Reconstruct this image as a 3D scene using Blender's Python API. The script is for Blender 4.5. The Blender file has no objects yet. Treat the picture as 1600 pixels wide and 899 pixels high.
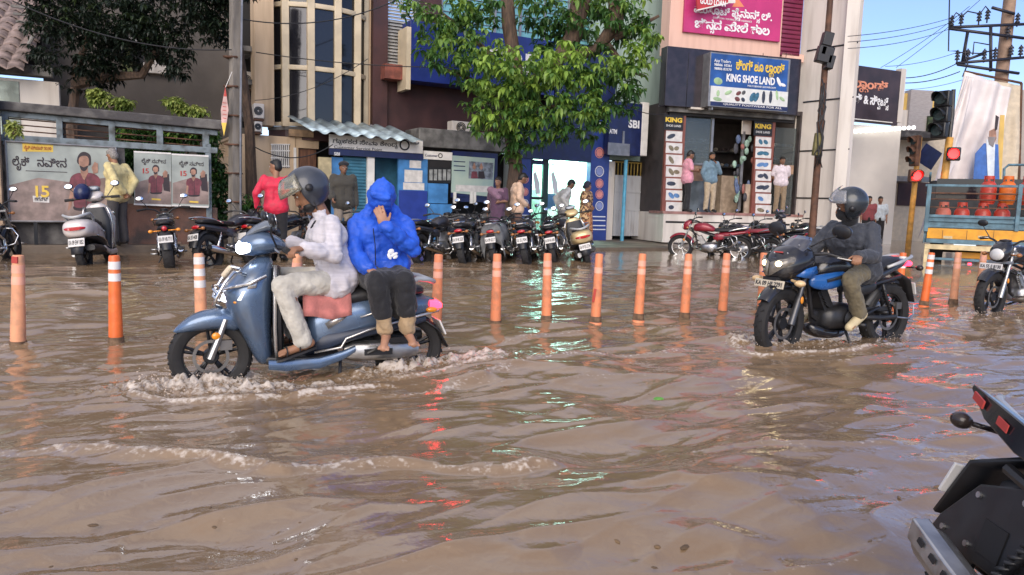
import bpy, bmesh, math, random
import numpy as np
from mathutils import Vector, Matrix, noise
random.seed(7)
rng = np.random.default_rng(11)
R = math.radians
PI = math.pi
SC = bpy.context.scene
COL = SC.collection

# ------------------------------------------------------------------ camera
HC, PITCH, ROLL, FPX = 1.12, R(6.6), R(1.7), 1155.0
_d = Vector((0, math.cos(PITCH), -math.sin(PITCH)))
_x = Vector((1, 0, 0)); _u = Vector((0, math.sin(PITCH), math.cos(PITCH)))
CR = math.cos(ROLL) * _x + math.sin(ROLL) * _u
CU = math.cos(ROLL) * _u - math.sin(ROLL) * _x
CO = Vector((0, 0, HC))
cam = bpy.data.cameras.new('camera'); cam.sensor_width = 36; cam.lens = 36 * FPX / 1600
cam.clip_start = 0.05; cam.clip_end = 3000
co = bpy.data.objects.new('camera', cam); COL.objects.link(co)
M3 = Matrix((CR, CU, -_d)).transposed()
co.matrix_world = Matrix.Translation(CO) @ M3.to_4x4()
SC.camera = co

def ray(px, py): return _d * FPX + CR * (px - 800) - CU * (py - 449.5)
def onz(px, py, z=0.0):
    q = ray(px, py); return CO + q * ((z - HC) / q.z)
def at_y(px, py, Y):
    q = ray(px, py); return CO + q * (Y / q.y)

# ------------------------------------------------------------------ tags, objects
def tag(o, label=None, cat=None, group=None, kind=None):
    if label: o['label'] = label
    if cat: o['category'] = cat
    if group: o['group'] = group
    if kind: o['kind'] = kind
    return o
def thing(name, label, cat, loc=(0, 0, 0), rz=0.0, group=None, lean=0.0, scale=1.0):
    o = bpy.data.objects.new(name, None); COL.objects.link(o)
    o.empty_display_size = 0.2
    o.location = loc; o.rotation_euler = (lean, 0, rz); o.scale = (scale,) * 3
    return tag(o, label, cat, group)

# ------------------------------------------------------------------ materials
_mats = {}
def mat(name, col, rough=0.6, metal=0.0, var=0.12, scale=6.0, bump=0.0, bscale=40.0, spec=0.5, coat=0.0,
        emit=0.0, ecol=None, trans=0.0, col2=None, detail=4.0, sheen=0.0, stretch=None, lo=0.4, hi=0.65):
    if name in _mats: return _mats[name]
    m = bpy.data.materials.new(name); m.use_nodes = True; _mats[name] = m
    nt = m.node_tree; b = nt.nodes['Principled BSDF']; L = nt.links
    c = (*col, 1)
    b.inputs['Roughness'].default_value = rough; b.inputs['Metallic'].default_value = metal
    b.inputs['Specular IOR Level'].default_value = spec
    b.inputs['Coat Weight'].default_value = coat; b.inputs['Coat Roughness'].default_value = 0.08
    b.inputs['Transmission Weight'].default_value = trans
    b.inputs['Sheen Weight'].default_value = sheen
    if emit: 
        b.inputs['Emission Color'].default_value = (*(ecol or col), 1); b.inputs['Emission Strength'].default_value = emit
    tc = nt.nodes.new('ShaderNodeTexCoord'); src = tc.outputs['Object']
    if stretch:
        mp = nt.nodes.new('ShaderNodeMapping'); mp.inputs['Scale'].default_value = stretch
        L.new(src, mp.inputs['Vector']); src = mp.outputs['Vector']
    if var or col2:
        n = nt.nodes.new('ShaderNodeTexNoise'); n.inputs['Scale'].default_value = scale; n.inputs['Detail'].default_value = detail
        L.new(src, n.inputs['Vector'])
        r = nt.nodes.new('ShaderNodeMapRange'); r.inputs['From Min'].default_value = lo; r.inputs['From Max'].default_value = hi
        L.new(n.outputs['Fac'], r.inputs['Value'])
        mx = nt.nodes.new('ShaderNodeMix'); mx.data_type = 'RGBA'
        mx.inputs['A'].default_value = c if col2 else (*[v * (1 - var) for v in col], 1)
        mx.inputs['B'].default_value = (*col2, 1) if col2 else (*[min(1, v * (1 + var)) for v in col], 1)
        L.new(r.outputs['Result'], mx.inputs['Factor']); L.new(mx.outputs['Result'], b.inputs['Base Color'])
        r2 = nt.nodes.new('ShaderNodeMapRange'); r2.inputs['From Min'].default_value = 0.3; r2.inputs['From Max'].default_value = 0.7
        r2.inputs['To Min'].default_value = max(0, rough * 0.8); r2.inputs['To Max'].default_value = min(1, rough * 1.2)
        L.new(n.outputs['Fac'], r2.inputs['Value']); L.new(r2.outputs['Result'], b.inputs['Roughness'])
    else:
        b.inputs['Base Color'].default_value = c
    if bump:
        n2 = nt.nodes.new('ShaderNodeTexNoise'); n2.inputs['Scale'].default_value = bscale; n2.inputs['Detail'].default_value = 5
        L.new(src, n2.inputs['Vector'])
        bp = nt.nodes.new('ShaderNodeBump'); bp.inputs['Strength'].default_value = bump; bp.inputs['Distance'].default_value = 0.02
        L.new(n2.outputs['Fac'], bp.inputs['Height']); L.new(bp.outputs['Normal'], b.inputs['Normal'])
    return m

# ------------------------------------------------------------------ mesh builder
class MB:
    def __init__(s): s.v = []; s.f = []; s.T = None
    def add(s, vs, fs):
        o = len(s.v)
        s.v += [tuple(s.T @ Vector(p)) for p in vs] if s.T else [tuple(p) for p in vs]
        s.f += [tuple(i + o for i in f) for f in fs]
        return s
    def box(s, x0, x1, y0, y1, z0, z1):
        vs = [(x, y, z) for z in (z0, z1) for y in (y0, y1) for x in (x0, x1)]
        return s.add(vs, [(0, 2, 3, 1), (4, 5, 7, 6), (0, 1, 5, 4), (1, 3, 7, 5), (3, 2, 6, 7), (2, 0, 4, 6)])
    def obox(s, c, size, rot=None):
        rot = rot or Matrix.Identity(3); hx, hy, hz = [q / 2 for q in size]
        vs = [tuple(Vector(c) + rot @ Vector((x, y, z))) for z in (-hz, hz) for y in (-hy, hy) for x in (-hx, hx)]
        return s.add(vs, [(0, 2, 3, 1), (4, 5, 7, 6), (0, 1, 5, 4), (1, 3, 7, 5), (3, 2, 6, 7), (2, 0, 4, 6)])
    def loft(s, rings, cap=True, close=False):
        n = len(rings[0]); vs = [p for r in rings for p in r]; fs = []
        m = len(rings)
        for i in range(m if close else m - 1):
            a = i * n; b = ((i + 1) % m) * n
            for j in range(n):
                k = (j + 1) % n; fs.append((a + j, a + k, b + k, b + j))
        if cap and not close:
            fs.append(tuple(range(n - 1, -1, -1))); fs.append(tuple((m - 1) * n + j for j in range(n)))
        return s.add(vs, fs)
    def tube(s, pts, r, n=8, cap=True, flat=1.0):
        pts = [Vector(p) for p in pts]; m = len(pts)
        rs = r if isinstance(r, (list, tuple)) else [r] * m
        rings = []; up = Vector((0.013, 0.021, 1.0))
        for i, p in enumerate(pts):
            t = (pts[min(i + 1, m - 1)] - pts[max(i - 1, 0)])
            t = t.normalized() if t.length > 1e-9 else Vector((0, 0, 1))
            if abs(t.dot(up.normalized())) > 0.96: up = Vector((1.0, 0.03, 0.02))
            a = t.cross(up).normalized(); b = a.cross(t)
            up = b if b.length > 0 else up
            rings.append([tuple(p + (a * math.cos(2 * PI * j / n) + b * math.sin(2 * PI * j / n) * flat) * rs[i]) for j in range(n)])
        return s.loft(rings, cap)
    def cyl(s, a, b, r0, r1=None, n=16): return s.tube([a, b], [r0, r0 if r1 is None else r1], n)
    def capsule(s, a, b, r0, r1=None, n=12):
        a, b = Vector(a), Vector(b); r1 = r0 if r1 is None else r1
        d = (b - a); L = d.length; d = d.normalized() if L > 1e-6 else Vector((0, 0, 1))
        pts = []; rs = []
        for k in range(1, 5):
            th = PI / 2 * (1 - k / 4); pts.append(a - d * r0 * math.sin(th)); rs.append(max(r0 * math.cos(th), r0 * .05))
        for k in range(0, 4):
            th = PI / 2 * k / 4; pts.append(b + d * r1 * math.sin(th)); rs.append(max(r1 * math.cos(th), r1 * .05))
        pts.append(b + d * r1); rs.append(r1 * .05)
        return s.tube(pts, rs, n)
    def ell(s, c, r, rot=None, n=14, m=9):
        rot = rot or Matrix.Identity(3); c = Vector(c); rings = []
        for i in range(m + 1):
            th = PI * (0.02 + 0.96 * i / m)
            rings.append([tuple(c + rot @ Vector((r[0] * math.sin(th) * math.cos(2 * PI * j / n), r[1] * math.sin(th) * math.sin(2 * PI * j / n), -r[2] * math.cos(th)))) for j in range(n)])
        return s.loft(rings)
    def lathe(s, prof, c=(0, 0, 0), axis='y', n=28, a0=0.0, a1=2 * PI):
        """prof: (radius, along-axis) pairs; closed ring profile when first==last handled by caller"""
        full = abs(a1 - a0 - 2 * PI) < 1e-6; rings = []
        k = n if full else n + 1
        for i in range(k):
            a = a0 + (a1 - a0) * i / n; ca, sa = math.cos(a), math.sin(a)
            ring = []
            for r, h in prof:
                p = {'y': (r * ca, h, r * sa), 'z': (r * ca, r * sa, h), 'x': (h, r * ca, r * sa)}[axis]
                ring.append((p[0] + c[0], p[1] + c[1], p[2] + c[2]))
            rings.append(ring)
        return s.loft(rings, cap=not full, close=full)
    def prism(s, outline, y0, y1, axis='y'):
        n = len(outline)
        if axis == 'y': A = [(x, y0, z) for x, z in outline]; B = [(x, y1, z) for x, z in outline]
        elif axis == 'x': A = [(y0, x, z) for x, z in outline]; B = [(y1, x, z) for x, z in outline]
        else: A = [(x, z, y0) for x, z in outline]; B = [(x, z, y1) for x, z in outline]
        fs = [tuple(range(n)), tuple(range(2 * n - 1, n - 1, -1))]
        fs += [(i, i + n, (i + 1) % n + n, (i + 1) % n) for i in range(n)]
        return s.add(A + B, fs)
    def build(s, name, m, parent=None, smooth=True, bevel=0.0, sub=0, solid=0.0, remesh=0.0, smooth_it=0, angle=40, seg=2):
        me = bpy.data.meshes.new(name); me.from_pydata(s.v, [], s.f); me.update()
        bm = bmesh.new(); bm.from_mesh(me); bmesh.ops.recalc_face_normals(bm, faces=bm.faces); bm.to_mesh(me); bm.free()
        o = bpy.data.objects.new(name, me); COL.objects.link(o)
        for q in (m if isinstance(m, (list, tuple)) else [m]): me.materials.append(q)
        if parent: o.parent = parent
        if remesh:
            md = o.modifiers.new('remesh', 'REMESH'); md.mode = 'VOXEL'; md.voxel_size = remesh; md.use_smooth_shade = True
            if smooth_it:
                md = o.modifiers.new('smooth', 'SMOOTH'); md.factor = 0.5; md.iterations = smooth_it
            return o
        if solid: md = o.modifiers.new('solid', 'SOLIDIFY'); md.thickness = solid; md.offset = 0
        if bevel: 
            md = o.modifiers.new('bevel', 'BEVEL'); md.width = bevel; md.segments = seg; md.limit_method = 'ANGLE'; md.angle_limit = R(35)
        if sub: md = o.modifiers.new('sub', 'SUBSURF'); md.levels = sub; md.render_levels = sub
        if smooth:
            try: me.shade_smooth()
            except Exception: pass
            if not sub:
                for e in me.edges: pass
                bm = bmesh.new(); bm.from_mesh(me)
                ca = R(angle)
                for e in bm.edges:
                    if len(e.link_faces) == 2 and e.calc_face_angle(0) > ca: e.smooth = False
                bm.to_mesh(me); bm.free()
        return o

def bake(o):
    """freeze modifiers of a remeshed object into plain mesh data"""
    dg = bpy.context.evaluated_depsgraph_get()
    me = bpy.data.meshes.new_from_object(o.evaluated_get(dg))
    o.modifiers.clear(); o.data = me
    return o

def sring(c, hx, hy, e=2.4, n=16, plane='xy', tilt=0.0):
    """super-ellipse ring"""
    out = []
    for j in range(n):
        t = 2 * PI * j / n; a, b = math.cos(t), math.sin(t)
        p = math.copysign(abs(a) ** (2 / e), a) * hx; q = math.copysign(abs(b) ** (2 / e), b) * hy
        if plane == 'xy': out.append((c[0] + p, c[1] + q, c[2] + p * tilt))
        elif plane == 'yz': out.append((c[0] + q * tilt, c[1] + p, c[2] + q))
        else: out.append((c[0] + p, c[1], c[2] + q))
    return out

# ------------------------------------------------------------------ text (built-in font) as mesh
def text_mesh(body, size, extrude=0.004, bold=0.0, subs=None, shear=0.0):
    """returns a mesh lying in the XY plane, left aligned; subs: list of (prefix, char) small subscript letters"""
    def one(b, sz):
        c = bpy.data.curves.new('lettering', 'FONT'); c.body = b; c.size = sz; c.extrude = extrude; c.offset = bold * sz; c.shear = shear
        c.resolution_u = 3
        o = bpy.data.objects.new('lettering', c); COL.objects.link(o)
        bpy.context.view_layer.update()
        dg = bpy.context.evaluated_depsgraph_get()
        me = bpy.data.meshes.new_from_object(o.evaluated_get(dg))
        bpy.data.objects.remove(o); bpy.data.curves.remove(c)
        return me
    me = one(body, size)
    for pre, ch in (subs or []):
        pm = one(pre, size); w = max(v.co.x for v in pm.vertices)
        cm = one(ch, size * 0.55)
        cw = max(v.co.x for v in cm.vertices)
        bm = bmesh.new(); bm.from_mesh(me)
        bm2 = len(bm.verts); bm.from_mesh(cm); bm.verts.ensure_lookup_table()
        for v in bm.verts[bm2:]: v.co.x += w - cw * 0.8; v.co.y -= size * 0.36
        bm.to_mesh(me); bm.free()
    return me

class Plane:
    """vertical plane with a heading (direction of +s, measured from +Y towards +X); n grows away from the camera"""
    def __init__(s, P, heading):
        s.o = Vector((P[0], P[1], 0)); s.h = R(heading)
        s.u = Vector((math.sin(s.h), math.cos(s.h), 0)); s.v = Vector((-math.cos(s.h), math.sin(s.h), 0))
        s.rz = math.atan2(s.u.y, s.u.x)
    def shift(s, n): 
        p = Plane(s.o + s.v * n, 0); p.h = s.h; p.u = s.u; p.v = s.v; p.rz = s.rz; return p
    def P(s, a, n=0.0, z=0.0): return s.o + s.u * a + s.v * n + Vector((0, 0, z))
    def uv(s, px, py, n=0.0):
        q = ray(px, py); t = ((s.o + s.v * n) - CO).dot(s.v) / q.dot(s.v)
        p = CO + q * t; return (p - s.o).dot(s.u), p.z
    def rect(s, x0, y0, x1, y1, n=0.0):
        ym, xm = (y0 + y1) / 2, (x0 + x1) / 2
        return s.uv(x0, ym, n)[0], s.uv(x1, ym, n)[0], s.uv(xm, y1, n)[1], s.uv(xm, y0, n)[1]
    def root(s, name, label, cat, a=0.0, n=0.0, z=0.0, group=None):
        return thing(name, label, cat, s.P(a, n, z), s.rz, group)

def letter(parent, body, x0, x1, zb, h, n, m, bold=0.0, subs=None, name='lettering', ext=0.004, shear=0.0, fit=True):
    """lettering on a parent whose local frame is (s, n, z): spans x0..x1, baseline zb, cap height ~h"""
    me = text_mesh(body, h / 0.72, ext, bold, subs, shear)
    xs = [v.co.x for v in me.vertices]
    if not xs: return None
    lo, hi = min(xs), max(xs); k = (x1 - x0) / (hi - lo) if fit else 1.0
    for v in me.vertices:
        x, y, z = v.co; v.co = (x0 + (x - lo) * k, n - z, zb + y)
    me.materials.append(m)
    o = bpy.data.objects.new(name, me); COL.objects.link(o); o.parent = parent
    return o
# ================================================================== materials of the setting
M_conc = mat('old_concrete', (.17, .165, .155), .85, var=.45, scale=3, bump=.5, bscale=18)
M_concd = mat('dark_concrete', (.065, .06, .06), .85, var=0, col2=(.19, .18, .165), scale=3.5, bump=.5, bscale=18, detail=9, lo=.48, hi=.72)
M_rail = mat('bluish_paint', (.19, .23, .25), .7, var=.3, scale=6, bump=.3, col2=(.075, .08, .075), detail=9, lo=.45, hi=.68)
M_grey = mat('grey_plaster', (.115, .10, .088), .9, var=.22, scale=.9, bump=.25, bscale=12, detail=8)
M_cream = mat('cream_plaster', (.58, .43, .28), .75, var=0, col2=(.40, .29, .185), scale=1.6, bump=.12, bscale=25, detail=8, stretch=(3, 3, .35), lo=.45, hi=.8)
M_mull = mat('cream_mullion', (.62, .52, .36), .5, var=.10, scale=3)
M_dglass = mat('tinted_glass', (.012, .012, .016), .06, var=.0, spec=.6, bump=.02, bscale=3)
M_maroon = mat('maroon_wall', (.055, .022, .022), .6, var=.25, scale=2, bump=.15)
M_blue = mat('bank_blue', (.02, .045, .27), .35, var=.12, scale=4)
M_navy = mat('navy_board', (.012, .02, .085), .35, var=.2, scale=5)
M_white = mat('white_paint', (.72, .70, .66), .5, var=.08, scale=5)
M_offw = mat('offwhite_plaster', (.68, .63, .57), .75, var=0, col2=(.47, .42, .37), scale=1.4, bump=.15, bscale=20, detail=8, stretch=(3, 3, .35), lo=.45, hi=.8)
M_green = mat('pale_green_plaster', (.32, .43, .38), .75, var=0, col2=(.21, .28, .24), scale=1.4, bump=.2, bscale=14, detail=8, stretch=(3, 3, .35), lo=.45, hi=.8)
M_peach = mat('peach_plaster', (.74, .48, .38), .7, var=0, col2=(.58, .36, .28), scale=1.6, detail=8, stretch=(3, 3, .4), lo=.48, hi=.85)
M_gran = mat('dark_polished_panel', (.028, .021, .027), .14, var=.25, scale=5)
M_black = mat('black_paint', (.012, .012, .013), .4, var=.25, scale=8)
M_steel = mat('grey_steel', (.28, .28, .29), .4, .6, var=.15, scale=6)
M_tin = mat('corrugated_sheet', (.42, .52, .55), .45, .35, var=.4, scale=3)
M_teal = mat('teal_paint', (.04, .16, .24), .5, var=.2, scale=4)
M_kblue = mat('kiosk_blue', (.05, .20, .46), .5, var=.2, scale=4)
M_text = mat('black_lettering', (.02, .02, .025), .5, var=0)
M_textw = mat('white_lettering', (.8, .8, .8), .5, var=0)
M_texty = mat('yellow_lettering', (.8, .55, .06), .5, var=0)
M_texto = mat('salmon_lettering', (.75, .30, .18), .5, var=0)
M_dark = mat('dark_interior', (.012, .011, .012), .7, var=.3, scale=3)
M_wood = mat('brown_door_wood', (.17, .075, .04), .6, var=.3, scale=4, stretch=(6, 6, .6))
M_tile = mat('clay_roof_tile', (.25, .19, .17), .85, var=.35, scale=5, bump=.4)
M_yel = mat('yellow_plaster', (.62, .42, .12), .7, var=.12, scale=2)
M_paper = mat('paper_sheet', (.62, .60, .57), .7, var=.12, scale=8)
M_rust = mat('rusty_steel', (.13, .065, .04), .75, .2, var=.35, scale=6)
M_polec = mat('pole_concrete', (.21, .19, .165), .85, var=.25, scale=3, bump=.4, stretch=(3, 3, .5))
M_sky = mat('light_blue_paint', (.10, .38, .55), .5, var=.15)
M_pink = mat('magenta_board', (.50, .035, .17), .45, var=.08, scale=2)
M_shut = mat('maroon_shutter', (.17, .012, .05), .45, var=.12)

# ================================================================== planes
KERB = Plane(onz(0, 397, 0), 61.2)
FEN = Plane(onz(100, 383, .12), 62)
GRY = Plane(at_y(250, 300, 19.0), 62)
FAC = Plane(at_y(500, 330, 18.0), 61.2)
ATM = Plane(at_y(870, 330, 21.0), 61.2)
SHP = Plane(at_y(1140, 330, 22.0), 73)

class Bld:
    def __init__(s, pl, name, label, cat, cx, z=0.1, group=None, n=0.0):
        s.pl = pl; s.a = pl.uv(cx, 330)[0]; s.z = z; s.n = n
        s.r = pl.root(name, label, cat, s.a, n, z, group)
    def loc(s, x0, y0, x1, y1, n=0.0):
        a0, a1, z0, z1 = s.pl.rect(x0, y0, x1, y1, n); return a0 - s.a, a1 - s.a, z0 - s.z, z1 - s.z
    def px(s, name, m, x0, y0, x1, y1, n0=0.0, n1=0.2, bevel=0.0, parent=None, zb=None, zt=None):
        a0, a1, z0, z1 = s.loc(x0, y0, x1, y1, n0)
        if zb is not None: z0 = zb - s.z
        if zt is not None: z1 = zt - s.z
        return MB().box(a0, a1, n0 - s.n, n1 - s.n, z0, z1).build(name, m, parent or s.r, bevel=bevel)
    def let(s, body, x0, y0, x1, y1, n, m, bold=0.0, subs=None, parent=None, name='lettering'):
        a0, a1, z0, z1 = s.loc(x0, y0, x1, y1, n)
        return letter(parent or s.r, body, a0, a1, z0, z1 - z0, n - s.n, m, bold, subs, name)
    def poly(s, name, m, pts, n, t=0.006, parent=None):
        q = [(s.pl.uv(x, y, n)[0] - s.a, s.pl.uv(x, y, n)[1] - s.z) for x, y in pts]
        return MB().prism(q, n - s.n, n - s.n + t).build(name, m, parent or s.r, smooth=False)

def single(mb, pl, name, label, cat, m, a=0, n=0, z=0, group=None, **k):
    o = mb.build(name, m, None, **k); o.location = pl.P(a, n, z); o.rotation_euler = (0, 0, pl.rz)
    return tag(o, label, cat, group)

# ================================================================== ground
g = MB(); g.box(-400, 400, -60, 900, -.6, -.1)
tag(g.build('road', mat('wet_asphalt', (.05, .045, .04), .5, var=.3, scale=1.5, bump=.3), smooth=False), kind='structure')
# footpath with a kerb, long enough to reach the side street on the right
fp = MB()
rr = random.Random(3)
L0, L1, W = -16, 19.3, 14
ks = np.linspace(L0, L1, 60)
fv = []; ff = []
for i, a in enumerate(ks):
    j = .02 * math.sin(a * 2.1) + rr.uniform(-.015, .015)
    z = .09 + (.05 if a < 5 else -.03 * min(1, (a - 5) / 4))
    for n_, z_ in ((j, -.2), (j, z - .015), (j + .02, z), (j + .16, z), (.2, z - .01), (1.2, z + .0), (3, z + .03), (W, z + .05)):
        fv.append(tuple(KERB.P(a, n_, z_)))
for i in range(len(ks) - 1):
    for k in range(7): ff.append((i * 8 + k, i * 8 + 8 + k, i * 8 + 9 + k, i * 8 + 1 + k))
fp.add(fv, ff)
fo = fp.build('footpath', mat('muddy_footpath', (.20, .155, .11), .6, var=.5, scale=1.2, bump=.5, bscale=9, col2=(.07, .056, .045), detail=8), smooth=False)
tag(fo, kind='structure')

# ================================================================== left compound wall
b = Bld(FEN, 'compound_wall', 'weathered concrete compound wall with a railing of open panels behind the posters', 'wall', 160)
def slant(b, name, m, x0, yt0, yb0, x1, yt1, yb1, n0, n1, bevel=.01):
    pts = [(x0, yb0), (x1, yb1), (x1, yt1), (x0, yt0)]
    q = [(b.pl.uv(x, y, n0)[0] - b.a, b.pl.uv(x, y, n0)[1] - b.z) for x, y in pts]
    return MB().prism(q, n0 - b.n, n1 - b.n).build(name, m, b.r, bevel=bevel, smooth=False)
slant(b, 'coping', M_concd, -60, 152, 166, 347, 188, 203, -.12, .25, .02)
slant(b, 'beam', M_rail, -60, 167, 176, 340, 204, 212, .0, .14)
slant(b, 'rail', M_rail, -60, 206, 217, 340, 231, 240, -.02, .14)
slant(b, 'wall_base', M_concd, -60, 217, 400, 184, 229, 400, .03, .16)
slant(b, 'wall_base', mat('red_earth_wall', (.17, .085, .06), .9, var=.4, scale=3, bump=.5, col2=(.07, .055, .05)), 196, 318, 400, 340, 325, 400, .03, .16)
for x in (8, 93, 175, 250, 322):
    b.px('post', M_rail, x - 5, 172 + x * .1, x + 5, 226 + x * .03, -.01, .15, .008)
b.px('post', M_rail, 322, 225, 331, 390, -.01, .15, .008)
b.px('post', M_concd, 186, 222, 197, 392, .0, .15, .008)
t = MB()
for k in range(3):
    for x0, x1 in ((13, 89), (98, 171), (180, 246), (255, 318)):
        p = FEN.uv(x0, 184 + x0 * .085 + k * 9, .08); q = FEN.uv(x1, 184 + x1 * .085 + k * 9, .08)
        t.tube([(p[0] - b.a, .08, p[1] - b.z), (q[0] - b.a, .08, q[1] - b.z)], .012, 5)
t.build('railing_rods', M_rust, b.r)

single(MB().box(-.12, .12, -.12, .12, 0, 2.6), FEN, 'gate_pillar', 'tan plastered pillar at the far left end of the compound wall', 'pillar', mat('tan_plaster', (.38, .27, .18), .8, var=.25, bump=.3), FEN.uv(1, 300)[0] - .06, -.25, .1, bevel=.01)

# ------------------------------------------------------------------ posters
def rounded(pts, n=4):
    m = len(pts); out = []
    for i in range(m):
        p0, p1, p2, p3 = pts[i - 1], pts[i], pts[(i + 1) % m], pts[(i + 2) % m]
        for k in range(n):
            t = k / n; out.append(tuple(.5 * (2 * p1[j] + (p2[j] - p0[j]) * t + (2 * p0[j] - 5 * p1[j] + 4 * p2[j] - p3[j]) * t * t + (3 * p1[j] - p0[j] - 3 * p2[j] + p3[j]) * t ** 3) for j in (0, 1)))
    return out
def figure_on(b, x, y, s, n, parent, shirt, skin, hair):
    poly = lambda nm, m, pts, d: b.poly(nm, m, rounded([(x + px_ * s, y + py_ * s) for px_, py_ in pts]), n - d, .001, parent)
    poly('printed_hair', hair, [(-7, 2), (-8, -6), (-4, -12), (2, -13), (8, -9), (9, -1), (7, 4)], 0)
    poly('printed_neck', skin, [(-3, 5), (4, 5), (5, 14), (0, 17), (-4, 14)], .0012)
    poly('printed_face', skin, [(-6, -5), (-2, -8), (4, -7.5), (6.5, -2), (5, 5), (1, 10), (-3, 8), (-6, 2)], .0016)
    poly('printed_beard', hair, [(-5, 4), (0, 6), (5, 4), (3.5, 9), (0, 11), (-3.5, 9)], .0022)
    poly('printed_shirt', shirt, [(-15, 17), (-5, 13), (0, 19), (5, 13), (16, 16), (21, 24), (19, 34), (17, 36), (16, 54), (2, 56), (-12, 55), (-12, 36), (-16, 34), (-18, 26)], .001)
    poly('printed_collar', skin, [(-3.5, 13), (4, 13), (.5, 22)], .0024)
    poly('printed_arm', skin, [(-16, 33), (-12.5, 34), (-14, 46), (-16, 56), (-20, 60), (-19, 52), (-18, 42)], .002)
    poly('printed_trousers', hair, [(-11, 54), (14, 54), (13, 60), (-10, 60)], .0008)
    poly('printed_fold', hair, [(2, 22), (2.8, 22), (3.5, 52), (2.5, 52)], .0026)
M_post = mat('poster_print', (.40, .44, .40), .55, var=0, scale=2.2, col2=(.27, .30, .28), detail=6)
M_postb = mat('poster_print_lower', (.20, .15, .13), .55, var=0, scale=5, col2=(.36, .27, .24), detail=7)
M_pm = mat('printed_maroon', (.17, .045, .06), .6, var=.3, scale=9)
M_ps = mat('printed_skin', (.36, .20, .14), .6, var=.25, scale=9)
M_ph = mat('printed_dark', (.035, .025, .03), .6, var=.2, scale=9)
M_py = mat('printed_yellow', (.75, .52, .08), .6, var=.1)
M_pr = mat('printed_red', (.45, .05, .04), .6, var=.1)
b = Bld(FEN, 'film_poster', 'large pale film poster with yellow 15 and man in maroon on the compound wall', 'poster', 95, .35, n=-.16)
pm = b.poly('sheet', M_post, [(8, 221), (181, 231), (182, 347), (15, 346)], -.16, .03)
b.poly('printed_ground', M_postb, [(13, 290), (60, 278), (110, 285), (181, 276), (181, 346), (16, 345)], -.1625, .001)
fr = MB()
for (xa, ya), (xb, yb) in (((8, 221), (181, 231)), ((15, 346), (182, 347)), ((8, 221), (15, 346)), ((181, 231), (182, 347))):
    p, q = FEN.uv(xa, ya, -.16), FEN.uv(xb, yb, -.16); fr.tube([(p[0] - b.a, -.012, p[1] - b.z), (q[0] - b.a, -.012, q[1] - b.z)], .018, 6)
fr.build('frame', M_steel, b.r)
b.poly('printed_label', M_py, [(35, 224), (83, 226), (83, 238), (35, 237)], -.163, .001)
b.let('ಲೈನ್ ಮ್ಯಾನ್ ೨೦೨೪', 38, 229, 80, 234, -.166, M_pr)
b.let('ಲೈಕ್', 19, 246, 46, 259, -.164, M_ph, .02)
b.let('ನವೀನ', 58, 248, 104, 261, -.164, M_ph, .02)
b.poly('printed_rule', M_ph, [(40, 266.5), (105, 269), (105, 270), (40, 267.6)], -.164, .001)
b.poly('printed_panel', M_paper, [(51, 306), (77, 308), (77, 317), (52, 316)], -.164, .001)
b.let('1', 55.5, 290, 59.5, 308, -.167, M_py, .02); b.let('5', 64, 290, 77, 308, -.167, M_py, .02)
b.let('ಆಗಸ್ಟ್', 54, 308, 75, 314, -.167, M_ph)
figure_on(b, 131, 254, 1.25, -.1645, None, M_pm, M_ps, M_ph)
b.poly('printed_face', M_ps, [(143, 262), (148, 253), (153, 256), (153, 270), (146, 272)], -.169, .001)
for xa, n_ in ((56, 0), (150, 0)): b.px('leg', M_black, xa - 3, 346, xa + 3, 386, -.17, -.13)
lab = ['left sheet of the smaller pair of film posters on the wall', 'right sheet of the smaller pair of film posters on the wall']
for k, (xa, xb, yo) in enumerate(((209, 267.3, 0), (268, 326, 4))):
    b = Bld(FEN, 'film_poster', lab[k], 'poster', (xa + xb) / 2, .6, group='pair of small film posters', n=-.13)
    b.poly('sheet', M_post, [(xa, 237 + yo), (xb, 240 + yo), (xb + 1, 322 + yo * .5), (xa + 1, 319 + yo * .5)], -.13, .03)
    b.poly('printed_ground', M_postb, [(xa + 2, 286), (xa + 30, 278), (xb, 284), (xb, 320), (xa + 2, 318)], -.1325, .001)
    b.let('ಲೈಕ್ ನವೀನ', xa + 12, 249 + yo, xa + 50, 255 + yo, -.133, M_ph, .01)
    b.let('1', xa + 14, 263 + yo, xa + 16, 271 + yo, -.133, M_pr, .01); b.let('5', xa + 18, 263 + yo, xa + 23.5, 271 + yo, -.133, M_pr, .01)
    b.poly('printed_label', M_py, [(xa + 28, 310 + yo), (xa + 42, 311 + yo), (xa + 42, 313.5 + yo), (xa + 28, 312.5 + yo)], -.136, .001)
    figure_on(b, xa + 34, 266 + yo, .62, -.134, None, M_pm, M_ps, M_ph)
    b.poly('printed_shirt', M_ph, [(xa + 44, 275), (xa + 55, 272), (xa + 57, 300), (xa + 47, 298)], -.1335, .001)
    b.poly('printed_face', M_ps, [(xa + 45, 271), (xa + 49, 266), (xa + 53, 269), (xa + 52, 277), (xa + 46, 278)], -.139, .001)
    b.poly('frame', M_white, [(xa, 236 + yo), (xb, 239 + yo), (xb, 241.5 + yo), (xa, 238.5 + yo)], -.138, .02)
    b.poly('frame', M_white, [(xa, 318 + yo * .5), (xb, 320.5 + yo * .5), (xb, 323 + yo * .5), (xa, 320.5 + yo * .5)], -.138, .02)

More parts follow.
